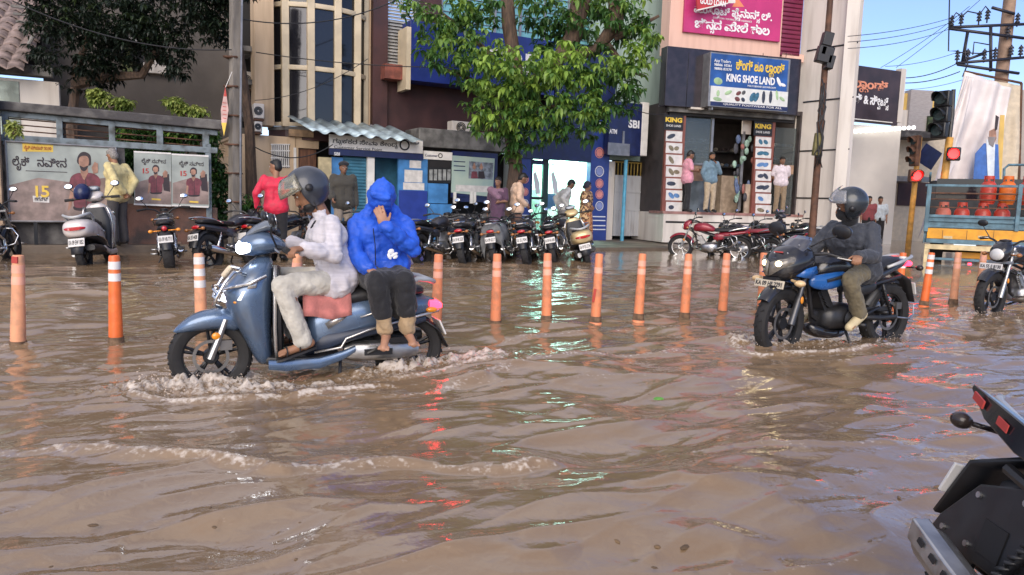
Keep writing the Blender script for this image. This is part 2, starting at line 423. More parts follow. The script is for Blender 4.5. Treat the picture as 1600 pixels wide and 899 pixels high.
# ------------------------------------------------------------------ tiled house and grey building behind the wall
HS = Plane(at_y(30, 150, 16.5), 62)
b = Bld(HS, 'tiled_house', 'old house with a sloping clay tile roof and broken white wall behind the compound wall', 'house', 20, .1)
b.px('wall', M_offw, -160, 118, 98, 420, 0, .3, .02)
b.px('wall', mat('mossy_plaster', (.40, .46, .40), .8, var=.4, scale=2.5, bump=.4), -160, 120, 36, 420, -.02, .0, .01)
b.px('lintel', M_conc, -10, 100, 82, 117, -.06, .3, .02)
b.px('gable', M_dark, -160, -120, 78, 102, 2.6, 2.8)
rt = MB()   # roof: pan tiles laid in rows, each a short barrel
s0, zr = HS.uv(33, 108, -.6); rows, cols = 13, 16
for i in range(rows):
    for j in range(cols):
        sx = s0 - b.a - .1 - j * .30 + i * .06; zz = zr - b.z + i * .19; yy = -.62 + i * .23
        ring = lambda y_, z_, e: [(sx - .15, y_, z_ - .02), (sx - .09, y_, z_ + .035), (sx, y_, z_ + .055), (sx + .09, y_, z_ + .035), (sx + .15, y_, z_ - .02), (sx + .15, y_, z_ - .045), (sx, y_, z_ + .03), (sx - .15, y_, z_ - .045)]
        rt.loft([ring(yy - .03, zz, 0), ring(yy + .27, zz + .19, 0)])
rt.build('tile_roof', M_tile, b.r)
for k in range(4):
    p = HS.uv(38 + k * 4, 12 + k * 12, .2); MB().obox((p[0] - b.a + .1, .2 , p[1] - b.z), (.7, .06, .05)).build('roof_batten', M_conc, b.r)
p = HS.uv(46, 75, .1); MB().tube([(p[0] - b.a - .2, .1, p[1] - b.z - .3), (p[0] - b.a + .1, .1, p[1] - b.z + .3)], .04).build('rafter', M_conc, b.r)
MB()
b = Bld(GRY, 'grey_building', 'large plain grey plastered building rising behind the trees on the left', 'building', 260, .1)
b.px('wall', M_grey, 70, -60, 384, 420, 0, .4)
b.px('side_wall', M_grey, 383, -60, 398, 420, .0, 5)
f = b.px('window', M_dark, 206, 82, 224, 111, -.03, .04)
b.px('sunshade', M_conc, 198, 56, 216, 64, -.45, 0)
b.px('ledge', M_offw, 224, 100, 268, 115, -.15, 0, .01)
b.px('pilaster', mat('mossy_wall', (.12, .14, .06), .9, var=.4, scale=3), 190, 76, 207, 113, -.05, 0)
for x, y in ((232, 86), (240, 90)): b.px('niche_post', M_offw, x, y, x + 5, y + 14, -.14, -.02)

# ================================================================== the tower with the curved window bay
TW = FAC
b = Bld(TW, 'tower_building', 'cream building with a curved bay of tall dark windows over a maroon and stone ledge', 'building', 500, .1)
b.px('wall', M_cream, 397, -110, 428, 196, .0, .5, .01)
b.px('wall_behind_bay', M_cream, 428, -110, 588, 200, .55, .75)
# bay: facets of a circular arc
s0 = TW.uv(427, 100)[0] - b.a; s1 = TW.uv(582, 100)[0] - b.a
cx, hw = (s0 + s1) / 2, (s1 - s0) / 2; dep = .62
fac = [(-1, 0), (-.74, .6), (-.28, .95), (.26, .95), (.72, .6), (1, .0)]
P = [(cx + hw * a, .55 - dep * d) for a, d in fac]
zb = TW.uv(500, 199, -.07)[1] - b.z
zl = [zb, TW.uv(500, 108, -.07)[1] - b.z, TW.uv(500, 10, -.07)[1] - b.z, 0, 0]
zl[3] = zl[2] + (zl[2] - zl[1]); zl[4] = zl[3] + .5
for i in range(5):
    (xa, ya), (xb, yb) = P[i], P[i + 1]; dx, dy = xb - xa, yb - ya; Lf = math.hypot(dx, dy); nx, ny = dy / Lf, -dx / Lf
    for k in range(3):
        MB().add([(xa - nx * .03, ya - ny * .03, zl[k]), (xb - nx * .03, yb - ny * .03, zl[k]), (xb - nx * .03, yb - ny * .03, zl[k + 1]), (xa - nx * .03, ya - ny * .03, zl[k + 1])], [(0, 1, 2, 3)]).build('window', M_dglass, b.r, smooth=False)
    t = MB()
    rot = Matrix.Rotation(math.atan2(dy, dx), 3, 'Z')
    for z, h in ((zl[0] + .04, .09), (zl[1], .11), (zl[2], .11), (zl[3], .11)):
        t.obox(((xa + xb) / 2, (ya + yb) / 2, z), (Lf - .09, .07, h), rot)
    t.build('transom', M_mull, b.r, bevel=.008)
for i, (xa, ya) in enumerate(P):
    w = .085 if 0 < i < 5 else .06
    MB().box(xa - w, xa + w, ya - .06, ya + .1, zl[0] - .02, zl[4]).build('mullion', M_mull, b.r, bevel=.012)
for (h0, h1, m_, off) in ((-.10, -.015, M_conc, .10), (-.32, -.10, M_maroon, .04)):
    q = [(cx + (x - cx) * (1 + off * .3), .55 + (y - .55) * (1 + off)) for x, y in P]
    MB().prism(q, zl[0] + h0, zl[0] + h1, axis='z').build('ledge', m_, b.r, smooth=False)
b.px('stone_panel', mat('tan_stone', (.33, .22, .13), .7, var=.3, scale=7, bump=.4), 452, 203, 490, 214, -.10, -.02)
# ground storey of the tower: gate wall, grille, door
b.px('ground_wall', M_cream, 376, 212, 462, 385, .0, .3, .01)
b.px('ground_wall', M_cream, 462, 212, 498, 232, .02, .3)
g_ = MB()
for k in range(9):
    x = 425 + k * 3.2; p = TW.uv(x, 225, -.03); q = TW.uv(x, 262, -.03); g_.cyl((p[0] - b.a, -.03, p[1] - b.z), (q[0] - b.a, -.03, q[1] - b.z), .012, n=5)
for y in (226, 236, 247, 260): 
    p = TW.uv(423, y, -.03); q = TW.uv(453, y, -.03); g_.cyl((p[0] - b.a, -.03, p[1] - b.z), (q[0] - b.a, -.03, q[1] - b.z), .014, n=5)
g_.build('window_grille', M_white, b.r)
b.px('window', M_conc, 425, 226, 452, 262, -.012, .0)
b.px('door', M_wood, 466, 233, 494, 385, .1, .16)
b.px('door_frame', M_cream, 462, 231, 466.5, 385, .0, .2); b.px('door_frame', M_white, 459, 231, 463, 300, -.02, .05)
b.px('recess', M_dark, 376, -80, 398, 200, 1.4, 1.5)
for z in range(3):
    b.px('shaft_slab', M_conc, 378, 72 + z * 52, 399, 80 + z * 52, .3, 1.4)
side = MB(); ap = TW.uv(376, 300)[0] - b.a
side.box(ap - .15, ap, .0, 4.0, 0, 1.9); side.build('side_wall', M_cream, b.r)
t = MB()
for k in range(9): t.box(ap - .1, ap - .04, .2 + k * .32, .26 + k * .32, 1.9, 2.3)
t.box(ap - .12, ap - .02, .0, 3.2, 2.3, 2.36); t.build('balustrade', M_cream, b.r)

def ac_unit(pl, x0, y0, x1, y1, n, label):
    bb = Bld(pl, 'air_conditioner', label, 'air conditioner', (x0 + x1) / 2, pl.rect(x0, y0, x1, y1, n)[2], group='outdoor air conditioners', n=n)
    bb.px('casing', M_offw, x0, y0, x1, y1, n, n + .3, .015)
    a0, a1, z0, z1 = bb.loc(x0, y0, x1, y1, n)
    rg = MB(); c = ((a0 + a1) / 2 - (a1 - a0) * .1, -.006, (z0 + z1) / 2); rad = min(a1 - a0, z1 - z0) * .42
    for q in (1, .72, .45): rg.lathe([(rad * q, -.012), (rad * q, .0), (rad * q - .018, .0), (rad * q - .018, -.012)], c, n=20)
    rg.build('fan_grille', M_black, bb.r)
    br = MB(); br.box(a0, a1, 0.02, .3, z0 - .05, z0 - .01); br.box(a0 + .05, a0 + .09, .0, n and .35, z0 - .05, z0 - .02); br.build('bracket', M_rust, bb.r)
ac_unit(TW, 397, 162, 413, 185, .0 - .32, 'small air conditioner under the cream wall beside the leaning pole')
ac_unit(TW, 398, 190, 410, 206, -.33, 'lowest air conditioner on the left edge of the cream building')
ac_unit(TW, 377, 112, 396, 138, .9, 'air conditioner high in the dark gap left of the cream building')

# ================================================================== maroon bank building
BK = FAC.shift(.5)
b = Bld(BK, 'bank_building', 'maroon building with blue sign boxes and glass upper windows behind the big tree', 'building', 760, .1)
b.px('wall', M_maroon, 583, -90, 606, 230, -.15, .4)
b.px('wall', M_maroon, 604, 60, 960, 232, .0, .4)
b.px('wall', M_maroon, 655, -90, 690, 120, -.05, .4)
lv = MB(); a0, a1, z0, z1 = b.loc(602, -70, 656, 103, -.05)
k = z0
while k < z1: lv.add([(a0, -.05, k), (a1, -.05, k), (a1, .0, k + .075), (a0, .0, k + .075)], [(0, 1, 2, 3)]); lv.box(a0, a1, -.06, -.05, k, k + .012); k += .08
lv.build('louvre_panel', mat('grey_louvre', (.36, .36, .35), .6, var=.15), b.r, smooth=False)
b.px('balcony', mat('brick_red', (.22, .07, .05), .8, var=.3, bump=.3), 602, 101, 640, 124, -.5, .0)
MT = mat('glazed_curtain_glass', (.16, .40, .44), .08, var=.25, scale=1.2, spec=.8)
b.px('window', MT, 690, -70, 960, 62, .02, .06)
t = MB(); a0, a1, z0, z1 = b.loc(690, -70, 960, 62, .0)
for k in range(8): t.box(a0 + (a1 - a0) * k / 7 - .03, a0 + (a1 - a0) * k / 7 + .03, -.03, .02, z0, z1)
for k in range(22): t.box(a0, a1, -.012, .015, z0 + k * .2, z0 + k * .2 + .014)
t.build('window_grille', M_steel, b.r)
s_ = b.px('sign_box', mat('sign_box_blue', (.014, .03, .19), .35, var=.2, scale=2), 641, 48, 868, 138, -.75, -.15, .01)
b.px('sign_edge', M_mull, 635, 42, 642, 140, -.76, -.14)
b.let('SBI', 760, 80, 830, 112, -.757, M_textw, .03)
b.px('sign_box', M_navy, 868, 70, 962, 200, -.7, -.15, .01)
b.px('slab', M_conc, 655, 205, 800, 234, -1.0, .1, .02)
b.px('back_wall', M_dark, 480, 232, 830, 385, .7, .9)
b.px('pipe', M_steel, 578, 195, 582, 235, -.2, -.16)
ac_unit(FAC, 706, 190, 741, 209, -.35, 'white air conditioner on the concrete slab left of the tree trunk')

# ------------------------------------------------------------------ service kiosk
KS = FAC.shift(-.9)
b = Bld(KS, 'service_kiosk', 'blue service kiosk with white lettered board under a corrugated tin roof', 'kiosk', 590, .1)
rf = MB(); p0 = KS.uv(488, 206, -.5); p1 = KS.uv(660, 222, -.5)
n_ = 90; a0, a1 = p0[0] - b.a, p1[0] - b.a
rows = []
for k in range(n_ + 1):
    u = k / n_; a = a0 + (a1 - a0) * u; dz = .035 * math.copysign(abs(math.sin(u * 15 * PI)) ** .7, math.sin(u * 15 * PI))
    zf = p0[1] + (p1[1] - p0[1]) * u - b.z
    rows.append([(a, -.55, zf + dz), (a - .25, .85, zf + .42 + dz)])
vs = [p for r_ in rows for p in r_]
rf.add(vs, [(2 * k, 2 * k + 2, 2 * k + 3, 2 * k + 1) for k in range(n_)])
rf.build('tin_roof', M_tin, b.r, solid=.006)
sb = b.px('sign_board', M_white, 515, 215, 661, 236, -.06, .02, .006)
b.px('sign_strip', M_navy, 515, 236.5, 661, 246, -.06, .02)
b.let('ಗಾಹಕರ ಸೇವಾ ಕೇಂದ', 520, 220, 621, 226.5, -.066, M_text, .012, [('ಗಾ', 'ರ'), ('ಗಾಹಕರ ಸೇವಾ ಕೇಂದ', 'ರ')])
b.let('Customer Service Point', 522, 229.5, 597, 234, -.066, M_text)
b.let('SBI', 522, 238, 531, 243, -.066, M_textw, .02)
rg = MB(); a_, z_ = KS.uv(632, 227, -.06); rg.lathe([(.13, -.008), (.13, .0), (.095, .0), (.095, -.008)], (a_ - b.a, -.062, z_ - b.z), n=24); rg.build('round_logo', M_text, b.r)
b.let('ಬ್ಯಾಂಕ್', 641, 222, 655, 226, -.066, M_text)
sh = MB(); a0, a1, z0, z1 = b.loc(536, 244, 574, 380, .1)
k = z0
while k < z1 - .05: sh.box(a0, a1, .1, .14, k, k + .055); sh.box(a0, a1, .115, .14, k + .055, k + .075); k += .075
sh.build('roller_shutter', M_teal, b.r, bevel=.008)
b.px('post', M_white, 574, 246, 585, 380, .0, .12, .006)
b.px('side_panel', mat('cream_board', (.5, .42, .25), .7, var=.2), 498, 246, 518, 300, .02, .1)
b.px('inner_wall', M_teal, 586, 246, 622, 380, .75, .8)
b.px('post', M_kblue, 518, 246, 536, 380, .06, .12)
b.px('blue_panel', M_kblue, 622, 244, 668, 385, .0, .1, .004)
b.px('lower_panel', M_blue, 623, 298, 667, 385, -.02, .0)
for i, (xa, ya, xb, yb) in enumerate(((640, 251, 658, 263), (632, 266, 660, 285), (630, 286, 663, 297))):
    b.px('paper', M_paper, xa, ya, xb, yb, -.006, -.001)
sb2 = b.px('sign_board', M_white, 662, 237, 707, 250, -.02, .06, .006)
b.let('Customer', 664, 241, 684, 245, -.026, M_navy)
rg = MB(); a_, z_ = KS.uv(688, 243.5, -.02); rg.lathe([(.06, -.006), (.06, .0), (.04, .0), (.04, -.006)], (a_ - b.a, -.022, z_ - b.z), n=20); rg.build('round_logo', M_text, b.r)
wf = b.px('window_frame', M_black, 668, 250, 706, 286, .0, .06)
for i in range(5): b.px('pane', mat('dusty_glass', (.28, .29, .28), .3, var=.4, scale=6), 671 + i * 7, 265, 676 + i * 7, 282, -.008, -.001)
b.px('pane', M_dark, 671, 252, 704, 262, -.008, -.001)
b.px('lower_panel', M_kblue, 669, 287, 700, 318, -.01, .06, .004); b.px('lower_panel', M_kblue, 668, 319, 706, 385, .01, .06, .004)
b = Bld(KS, 'bank_poster', 'pale green advertising poster with two people between the kiosk and the tree', 'poster', 741, .55)
b.px('backing', M_navy, 706, 238, 777, 310, .02, .08)
b.poly('sheet', mat('pale_green_print', (.42, .52, .44), .5, var=.0, scale=2.5, col2=(.33, .45, .42)), [(706, 243), (773, 248), (770, 308), (705, 301)], .0, .015)
b.poly('printed_photo', mat('photo_print', (.20, .23, .27), .5, var=.5, scale=8), [(733, 252), (771, 255), (770, 281), (732, 279)], -.004, .002)
for x in (741, 752):
    b.poly('printed_face', M_ps, [(x - 3, 262), (x, 254), (x + 3, 262), (x, 266)], -.008, .002); b.poly('printed_shirt', M_ph if x > 745 else M_pm, [(x - 5, 279), (x - 4, 268), (x + 4, 268), (x + 6, 279)], -.0065, .002)
for k in range(3): b.px('printed_line', M_navy, 709, 252 + 7 * k, 727, 253.5 + 7 * k, -.006, -.001)
b.px('printed_table', M_paper, 712, 290, 765, 300, -.004, -.001)
single(MB().box(-.85, .75, 0, .2, 0, .68), KS, 'low_wall', 'grey plastered low wall under the pale green poster', 'wall', M_conc, KS.uv(740, 330)[0], .0, .1, bevel=.02)
bb = Bld(KS, 'bench_ledge', 'narrow white framed ledge between the green poster and low grey wall', 'ledge', 738, .8)
bb.px('panel', M_navy, 708, 308, 772, 316, .02, .08)
for x in (711, 737, 742, 770): bb.px('post', M_white, x - 2, 300, x + 2, 318, -.02, .02)

# ================================================================== cash machine room
b = Bld(ATM, 'cash_machine_room', 'lit white cash machine room with glass door between two blue pillars', 'shop', 875, .1)
a0, a1, z0, z1 = b.loc(828, 250, 926, 372, .0)
hh = z1 - z0
M_room = mat('white_room_wall', (.70, .78, .74), .5, var=.05)
t = MB(); t.box(a0 - .1, a1 + .1, 2.2, 2.3, 0, hh + .1); t.box(a0 - .1, a0, .05, 2.2, 0, hh + .1); t.box(a1, a1 + .1, .05, 2.2, 0, hh + .1); t.build('room_walls', M_room, b.r)
MB().box(a0, a1, .05, 2.2, hh + .1, hh + .2).build('room_ceiling', M_room, b.r); MB().box(a0, a1, .05, 2.2, -.05, .0).build('room_floor', M_conc, b.r)
MB().box(a0 + .15, a1 - .15, .5, 1.9, hh + .05, hh + .098).build('ceiling_light', mat('tube_light', (.7, 1, .92), emit=7, ecol=(.55, 1, .86), var=0), b.r)
b.px('door_frame', mat('dark_green_frame', (.02, .05, .04), .4, var=.1), 848, 250, 856, 372, -.03, .06)
b.px('door_frame', M_navy, 825, 248, 831, 372, -.03, .05); b.px('door_rail', M_navy, 829, 250, 850, 257, -.025, .05); b.px('door_rail', M_black, 829, 308, 850, 312, -.02, .04)
for (x, w) in ((833, 9), (861, 9)):
    b.poly('door_sticker', M_textw, [(x, 272), (x + 4, 268), (x + 10, 285), (x + 11, 303), (x + 4, 303)], .012, .004)
ga = b.px('glass_door', mat('clear_door_glass', (.75, .95, .9), .05, var=0, trans=1.0), 830, 257, 849, 372, .018, .026)
am = MB(); am.box(a1 - .9, a1 - .25, 1.5, 2.19, 0, 1.45); am.build('cash_machine', M_white, b.r, bevel=.04)
MB().box(a1 - .8, a1 - .35, 1.47, 1.5, .85, 1.3).build('screen', M_navy, b.r)
b.px('fascia', M_navy, 800, 190, 925, 250, -.2, .05)
MPI = mat('pillar_panel_blue', (.03, .06, .26), .4, var=.1)
M_icon = [mat('icon_pink', (.72, .28, .25), .5, var=.1), mat('icon_white', (.65, .65, .72), .5, var=.1), mat('icon_blue', (.25, .3, .55), .5, var=.1)]
def pillar(x0, x1, ytop, icons, label, n=-.15):
    bb = Bld(ATM, 'sign_pillar', label, 'pillar', (x0 + x1) / 2, .1, group='blue sign pillars', n=n)
    bb.px('panel', MPI, x0, ytop, x1, 376, n, n + .2, .006)
    for y, k, rr_ in icons:
        a_, z_ = ATM.uv((x0 + x1) / 2, y, n)
        rad = rr_ * .0165
        MB().lathe([(.001, -.012), (rad * .8, -.012), (rad * .8, 0), (.001, 0)], (a_ - bb.a, -.001, z_ - bb.z), n=8).build('round_icon', M_icon[k], bb.r, smooth=False)
        MB().lathe([(rad * 1.05, -.008), (rad * 1.05, 0), (rad * .9, 0), (rad * .9, -.008)], (a_ - bb.a, -.001, z_ - bb.z), n=16).build('icon_ring', M_textw if k else M_icon[0], bb.r)
    return bb
bb = pillar(922, 951, 188, [(239, 0, 9), (268, 2, 9), (287, 0, 8), (304, 0, 8), (322, 2, 8)], 'wide blue pillar with a column of round icons right of the lit door')
bb.let('SBI', 936, 191, 950, 198, -.157, M_textw, .02)
for y in (338, 344, 352, 358): bb.px('printed_line', M_textw, 926, y, 946, y + 1.6, -.154, -.15)
bb = pillar(812, 828, 236, [(280, 0, 7), (300, 0, 6.5), (318, 2, 6.5)], 'narrow blue pillar with round icons left of the lit door')
for y in (336, 341): bb.px('printed_line', M_textw, 815, y, 827, y + 1.2, -.154, -.15)
b = Bld(ATM, 'bank_sign', 'dark blue projecting bank sign with white side frame on the pale green wall', 'sign', 985, 3.0, n=-.5)
b.px('board', M_navy, 952, 160, 1003, 243, -.5, -.3, .01)
b.px('side_frame', M_white, 1002.5, 160, 1013, 244, -.51, -.2, .015)
b.px('lower_box', M_steel, 950, 224, 984, 243, -.52, -.5)
b.let('SBI', 982, 188, 999, 200, -.507, M_textw, .03)
b.let('ATM', 952, 202, 964, 209, -.507, M_textw, .03)
b.px('bracket', M_steel, 973, 205, 976, 225, -.52, -.5)

# ================================================================== pale green building with steel gate
b = Bld(ATM, 'green_building', 'pale green plastered building front above a grey steel gate', 'building', 1000, .1)
b.px('wall', M_green, 930, -90, 1058, 252, .25, .6)
b.px('wall', M_green, 1027, 250, 1062, 376, .2, .6)
b.px('pier', M_offw, 942, 252, 959, 376, .1, .5, .01)
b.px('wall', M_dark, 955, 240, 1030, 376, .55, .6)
b.px('notice', M_paper, 948, 262, 957, 276, .09, .1)
M_gate = mat('grey_gate_paint', (.40, .41, .43), .5, var=0, col2=(.25, .24, .24), scale=2.5, detail=8, stretch=(3, 3, .5), lo=.5, hi=.8)
b = Bld(ATM, 'steel_gate', 'grey sheet steel gate with yellow bars on top beside the pale green wall', 'gate', 992, .1)
b.px('leaf', M_gate, 959, 275, 1026, 369, .12, .15)
rb = MB(); a0, a1, z0, z1 = b.loc(959, 275, 1026, 369, .1)
for k in range(15): rb.box(a0 + (a1 - a0) * (k + .3) / 15, a0 + (a1 - a0) * (k + .6) / 15, .105, .12, z0, z0 + (z1 - z0) * .42)
rb.box(a0, a1, .1, .12, z0 + (z1 - z0) * .42, z0 + (z1 - z0) * .45); rb.box(a0, a1, .1, .12, z0 + (z1 - z0) * .72, z0 + (z1 - z0) * .745)
rb.build('ribs', M_gate, b.r)
yb = MB(); a0, a1, z0, z1 = b.loc(961, 254, 1026, 275, .12)
for k in range(14): yb.box(a0 + (a1 - a0) * k / 13 - .018, a0 + (a1 - a0) * k / 13 + .018, .12, .15, z0, z1)
yb.box(a0, a1, .11, .16, z1 - .04, z1); yb.build('top_bars', mat('mustard_paint', (.32, .22, .05), .6, var=.2), b.r)
b.px('latch', M_black, 1016, 301, 1030, 305, .08, .12)
a_, z_ = ATM.uv(972, 368, -.3)
single(MB().cyl((0, 0, 0), (0.02, 0, 2.35), .055, n=10), ATM, 'blue_post', 'thin light blue post standing in front of the grey steel gate', 'post', M_sky, a_, -.3, .08)

# ================================================================== shoe shop
b = Bld(SHP, 'shoe_shop', 'shoe shop with peach upper wall, dark polished band and open front on a step', 'shop', 1145, .1)
b.px('upper_wall', M_peach, 1048, -80, 1224, 92, .0, .5)
b.px('upper_wall', M_peach, 1222, 84, 1256, 96, .0, .5)
b.px('shutter_wall', M_shut, 1223, -40, 1254, 88, .04, .3)
sl = MB(); a0, a1, z0, z1 = b.loc(1223, -40, 1254, 88, .0); k = z0
while k < z1: sl.box(a0, a1, .0, .04, k, k + .1); k += .125
sl.build('shutter_slats', M_shut, b.r, bevel=.012)
b.px('dark_band', M_gran, 1040, 82, 1250, 173, -.35, .0, .01)
t = MB()
for x in (1076, 1112, 1152, 1192, 1228): 
    a_ = SHP.uv(x, 90, -.35)[0] - b.a; q0 = b.loc(x, 83, x + 1, 172, -.352); t.box(a_ - .008, a_ + .008, -.354, -.35, q0[2], q0[3])
t.build('panel_joints', M_black, b.r)
q = b.loc(1036, 333, 1262, 352, -.55)
b.px('step', M_offw, 1036, 335, 1262, 374, -.25, 3.2, .01, zb=.1); b.px('step', mat('step_nosing', (.3, .16, .14), .5, var=.2), 1036, 333, 1262, 337, -.27, .6)
zf = SHP.rect(1036, 334, 1262, 374, -.25)[3]
b.px('step_band', M_dark, 1040, 348, 1262, 351, -.255, -.24)
b.px('door_step', M_offw, 1090, 350, 1190, 374, -.55, -.25, .01, zb=.1)
# room behind the front
a0, a1, _, z1 = b.loc(1040, 172, 1246, 335, .0); zf_ = zf - b.z
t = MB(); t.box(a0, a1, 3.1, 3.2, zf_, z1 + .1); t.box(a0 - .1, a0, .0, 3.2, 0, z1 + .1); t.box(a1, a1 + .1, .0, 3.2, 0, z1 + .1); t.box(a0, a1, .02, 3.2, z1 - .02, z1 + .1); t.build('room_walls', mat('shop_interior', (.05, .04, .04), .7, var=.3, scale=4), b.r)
MB().box(a0 + .3, a1 - .3, .5, .7, z1 - .08, z1 - .03).build('tube_light', mat('shop_tube', (1, .9, .75), emit=2.5, ecol=(1, .88, .72), var=0), b.r)
b.px('lintel', M_conc, 1046, 166, 1242, 181, -.2, .05); b.px('shutter_box', M_dark, 1046, 180, 1242, 186, -.1, .05)
b.px('downlight_rail', M_offw, 1080, 168, 1100, 171, -.38, -.2)
# shelves of shoes along the back and in the windows
sv = MB(); shoe = [MB(), MB(), MB()]
r5 = random.Random(5)
for zz in range(4):
    z_ = zf_ + .5 + zz * .5; sv.box(a0 + .05, a1 - .05, 2.7, 3.1, z_, z_ + .03)
    x = a0 + .2
    while x < a1 - .2: shoe[r5.randrange(3)].ell((x, 2.8, z_ + .08), (.05, .13, .06), n=6, m=4); x += r5.uniform(.16, .3)
for (xa, xb) in ((1070, 1111), (1208, 1239)):
    e0 = SHP.uv(xa, 250, .3)[0] - b.a; e1 = SHP.uv(xb, 250, .3)[0] - b.a
    for zz in range(5):
        z_ = zf_ + .35 + zz * .42; sv.box(e0, e1, .25, .6, z_, z_ + .02); x = e0 + .08
        while x < e1 - .06: shoe[r5.randrange(3)].ell((x, .36, z_ + .07), (.045, .11, .055), n=6, m=4); x += r5.uniform(.11, .2)
sv.build('shelf', M_steel, b.r)
for k, c_ in enumerate(((.5, .46, .42), (.10, .08, .09), (.15, .22, .34))): tag(shoe[k].build('shoes', mat('shoe_%d' % k, c_, .5, var=.3, scale=20), b.r), kind='stuff')
MG = mat('shop_glass', (.30, .35, .36), .03, var=0, trans=.85, spec=.7)
b.px('window', MG, 1070, 183, 1112, 256, .1, .11); b.px('window', MG, 1208, 200, 1240, 335, .1, .11)
b.px('window_frame', M_steel, 1069, 255, 1113, 258, .06, .14); b.px('window_frame', M_steel, 1111, 181, 1114.5, 258, .06, .14)
b.px('counter', mat('tan_counter', (.34, .22, .15), .5, var=.2), 1070, 259, 1112, 283, .1, .16); b.px('counter_glass', mat('grey_counter_glass', (.12, .15, .18), .08, var=.3, scale=3), 1070, 283, 1112, 335, .1, .16)
b.px('counter', mat('tan_counter', (.3, .2, .14), .5), 1208, 258, 1240, 272, .09, .2)
b.px('door_panel', M_offw, 1160, 186, 1174, 210, .3, .34); b.px('door_post', M_steel, 1157, 205, 1161, 330, .3, .36); b.px('door_panel', mat('beige_board', (.42, .33, .25), .6, var=.2), 1164, 288, 1174, 334, .12, .18)
b.px('desk', mat('beige_board', (.42, .33, .25), .6), 1126, 275, 1156, 334, 1.0, 1.5)
r6 = random.Random(9); hc = [mat('hang_%d' % k, c_, .6, var=.3, scale=15) for k, c_ in enumerate(((.05, .05, .06), (.28, .42, .34), (.32, .12, .10), (.10, .14, .25)))]
for k in range(26):   # bags and slippers hanging in the doorway
    x = r6.uniform(1146, 1177); y = r6.uniform(205, 320); a_, z_ = SHP.uv(x, y, .2)
    MB().ell((a_ - b.a, .16 + r6.uniform(-.05, .1), z_ - b.z), (r6.uniform(.05, .09), .05, r6.uniform(.08, .17)), n=7, m=5).build('hanging_bag', hc[r6.randrange(4)] if k % 5 else hc[1], b.r)
def shoe_banner(x0, x1, yt, yb, label, n, n_pics, seed):
    bb = Bld(SHP, 'shoe_banner', label, 'banner', (x0 + x1) / 2, SHP.rect(x0, yt, x1, yb, n)[2], group='tall picture banners of the shoe shop', n=n)
    bb.px('board', mat('banner_brown', (.22, .07, .05), .5, var=.1), x0, yt, x1, yb, n, n + .09)
    yk = yt + (yb - yt) * .155
    bb.px('header', M_black, x0, yt, x1, yk, n - .008, n)
    bb.let('KING', x0 + 2, yt + 4, x1 - 2, yt + 11, n - .012, M_texty, .04); bb.let('SHOE LAND', x0 + 3, yt + 15, x1 - 4, yt + 18.5, n - .012, M_textw)
    rs = random.Random(seed); h = (yb - yk) / n_pics
    cs = [mat('pic_%d' % k, c_, .5, var=.3, scale=10) for k, c_ in enumerate(((.04, .05, .08), (.04, .14, .22), (.09, .09, .09), (.10, .22, .45), (.16, .05, .05), (.20, .17, .11)))]
    for k in range(n_pics):
        y = yk + k * h
        p_ = bb.px('picture', mat('picture_white', (.66, .64, .62), .45, var=.1, scale=6), x0 + 2.5, y + 1.5, x1 - 2, y + h - 1, n - .006, n)
        a0_, a1_, z0_, z1_ = bb.loc(x0 + 4, y + 4, x1 - 4, y + h - 3, n)
        c = cs[rs.randrange(6)]
        for q in range(rs.choice((1, 2, 2))):
            an = rs.uniform(-.5, .9); w_ = (a1_ - a0_)
            MB().ell((a0_ + w_ * (.3 + .38 * q), -.007, (z0_ + z1_) / 2), (w_ * rs.uniform(.18, .34), .004, (z1_ - z0_) * .3), Matrix.Rotation(an, 3, 'Y'), 10, 5).build('printed_shoe', c, bb.r)
shoe_banner(1038, 1068, 180, 333, 'tall banner of seven shoe pictures left of the shop window', -.1, 7, 2)
shoe_banner(1178, 1207, 190, 337, 'tall banner of shoe pictures right of the shop door', -.02, 7, 8)
# main sign
b = Bld(SHP, 'shoe_shop_sign', 'blue and white shoe shop sign box with yellow and white lettering on the dark band', 'sign', 1170, SHP.rect(1108, 88, 1232, 170, -.75)[2], n=-.75)
b.px('box', M_steel, 1108, 87, 1233, 171, -.74, -.35, .006)
b.px('blue_face', mat('sign_blue', (.02, .09, .32), .35, var=.35, scale=1.5), 1110, 89, 1231, 139, -.748, -.74)
b.px('white_face', mat('sign_white', (.68, .69, .66), .35, var=.06), 1110, 139, 1231, 163, -.748, -.74)
b.px('blue_strip', M_navy, 1110, 163, 1231, 169.5, -.748, -.74)
b.let('ಕಿಂಗ್ ಶೂ ಲಾಂಡ್', 1150, 98, 1226, 112, -.756, M_texty, .025, [('ಕಿಂಗ್ ಶೂ ಲಾ', 'ಯ')])
b.let('KING SHOE LAND', 1135, 118.5, 1211, 130, -.756, M_textw, .035)
b.let('Ajay Traders', 1116, 93, 1142, 98, -.755, M_textw); b.let('98866 10361', 1116, 100, 1143, 104, -.755, M_textw, .01); b.let('98806 83570', 1116, 106, 1143, 110, -.755, M_textw, .01)
b.let('MULTI BRAND SHOWROOM', 1168, 134.5, 1212, 137.5, -.755, M_textw); b.let('QUALITY FOOTWEAR FOR ALL', 1130, 164.5, 1222, 167.5, -.755, M_textw)
cs = [mat('pic_%d' % k, (.1, .1, .1)) for k in range(6)]; MGp = mat('pale_green_shoe', (.34, .5, .28), .5, var=.2)
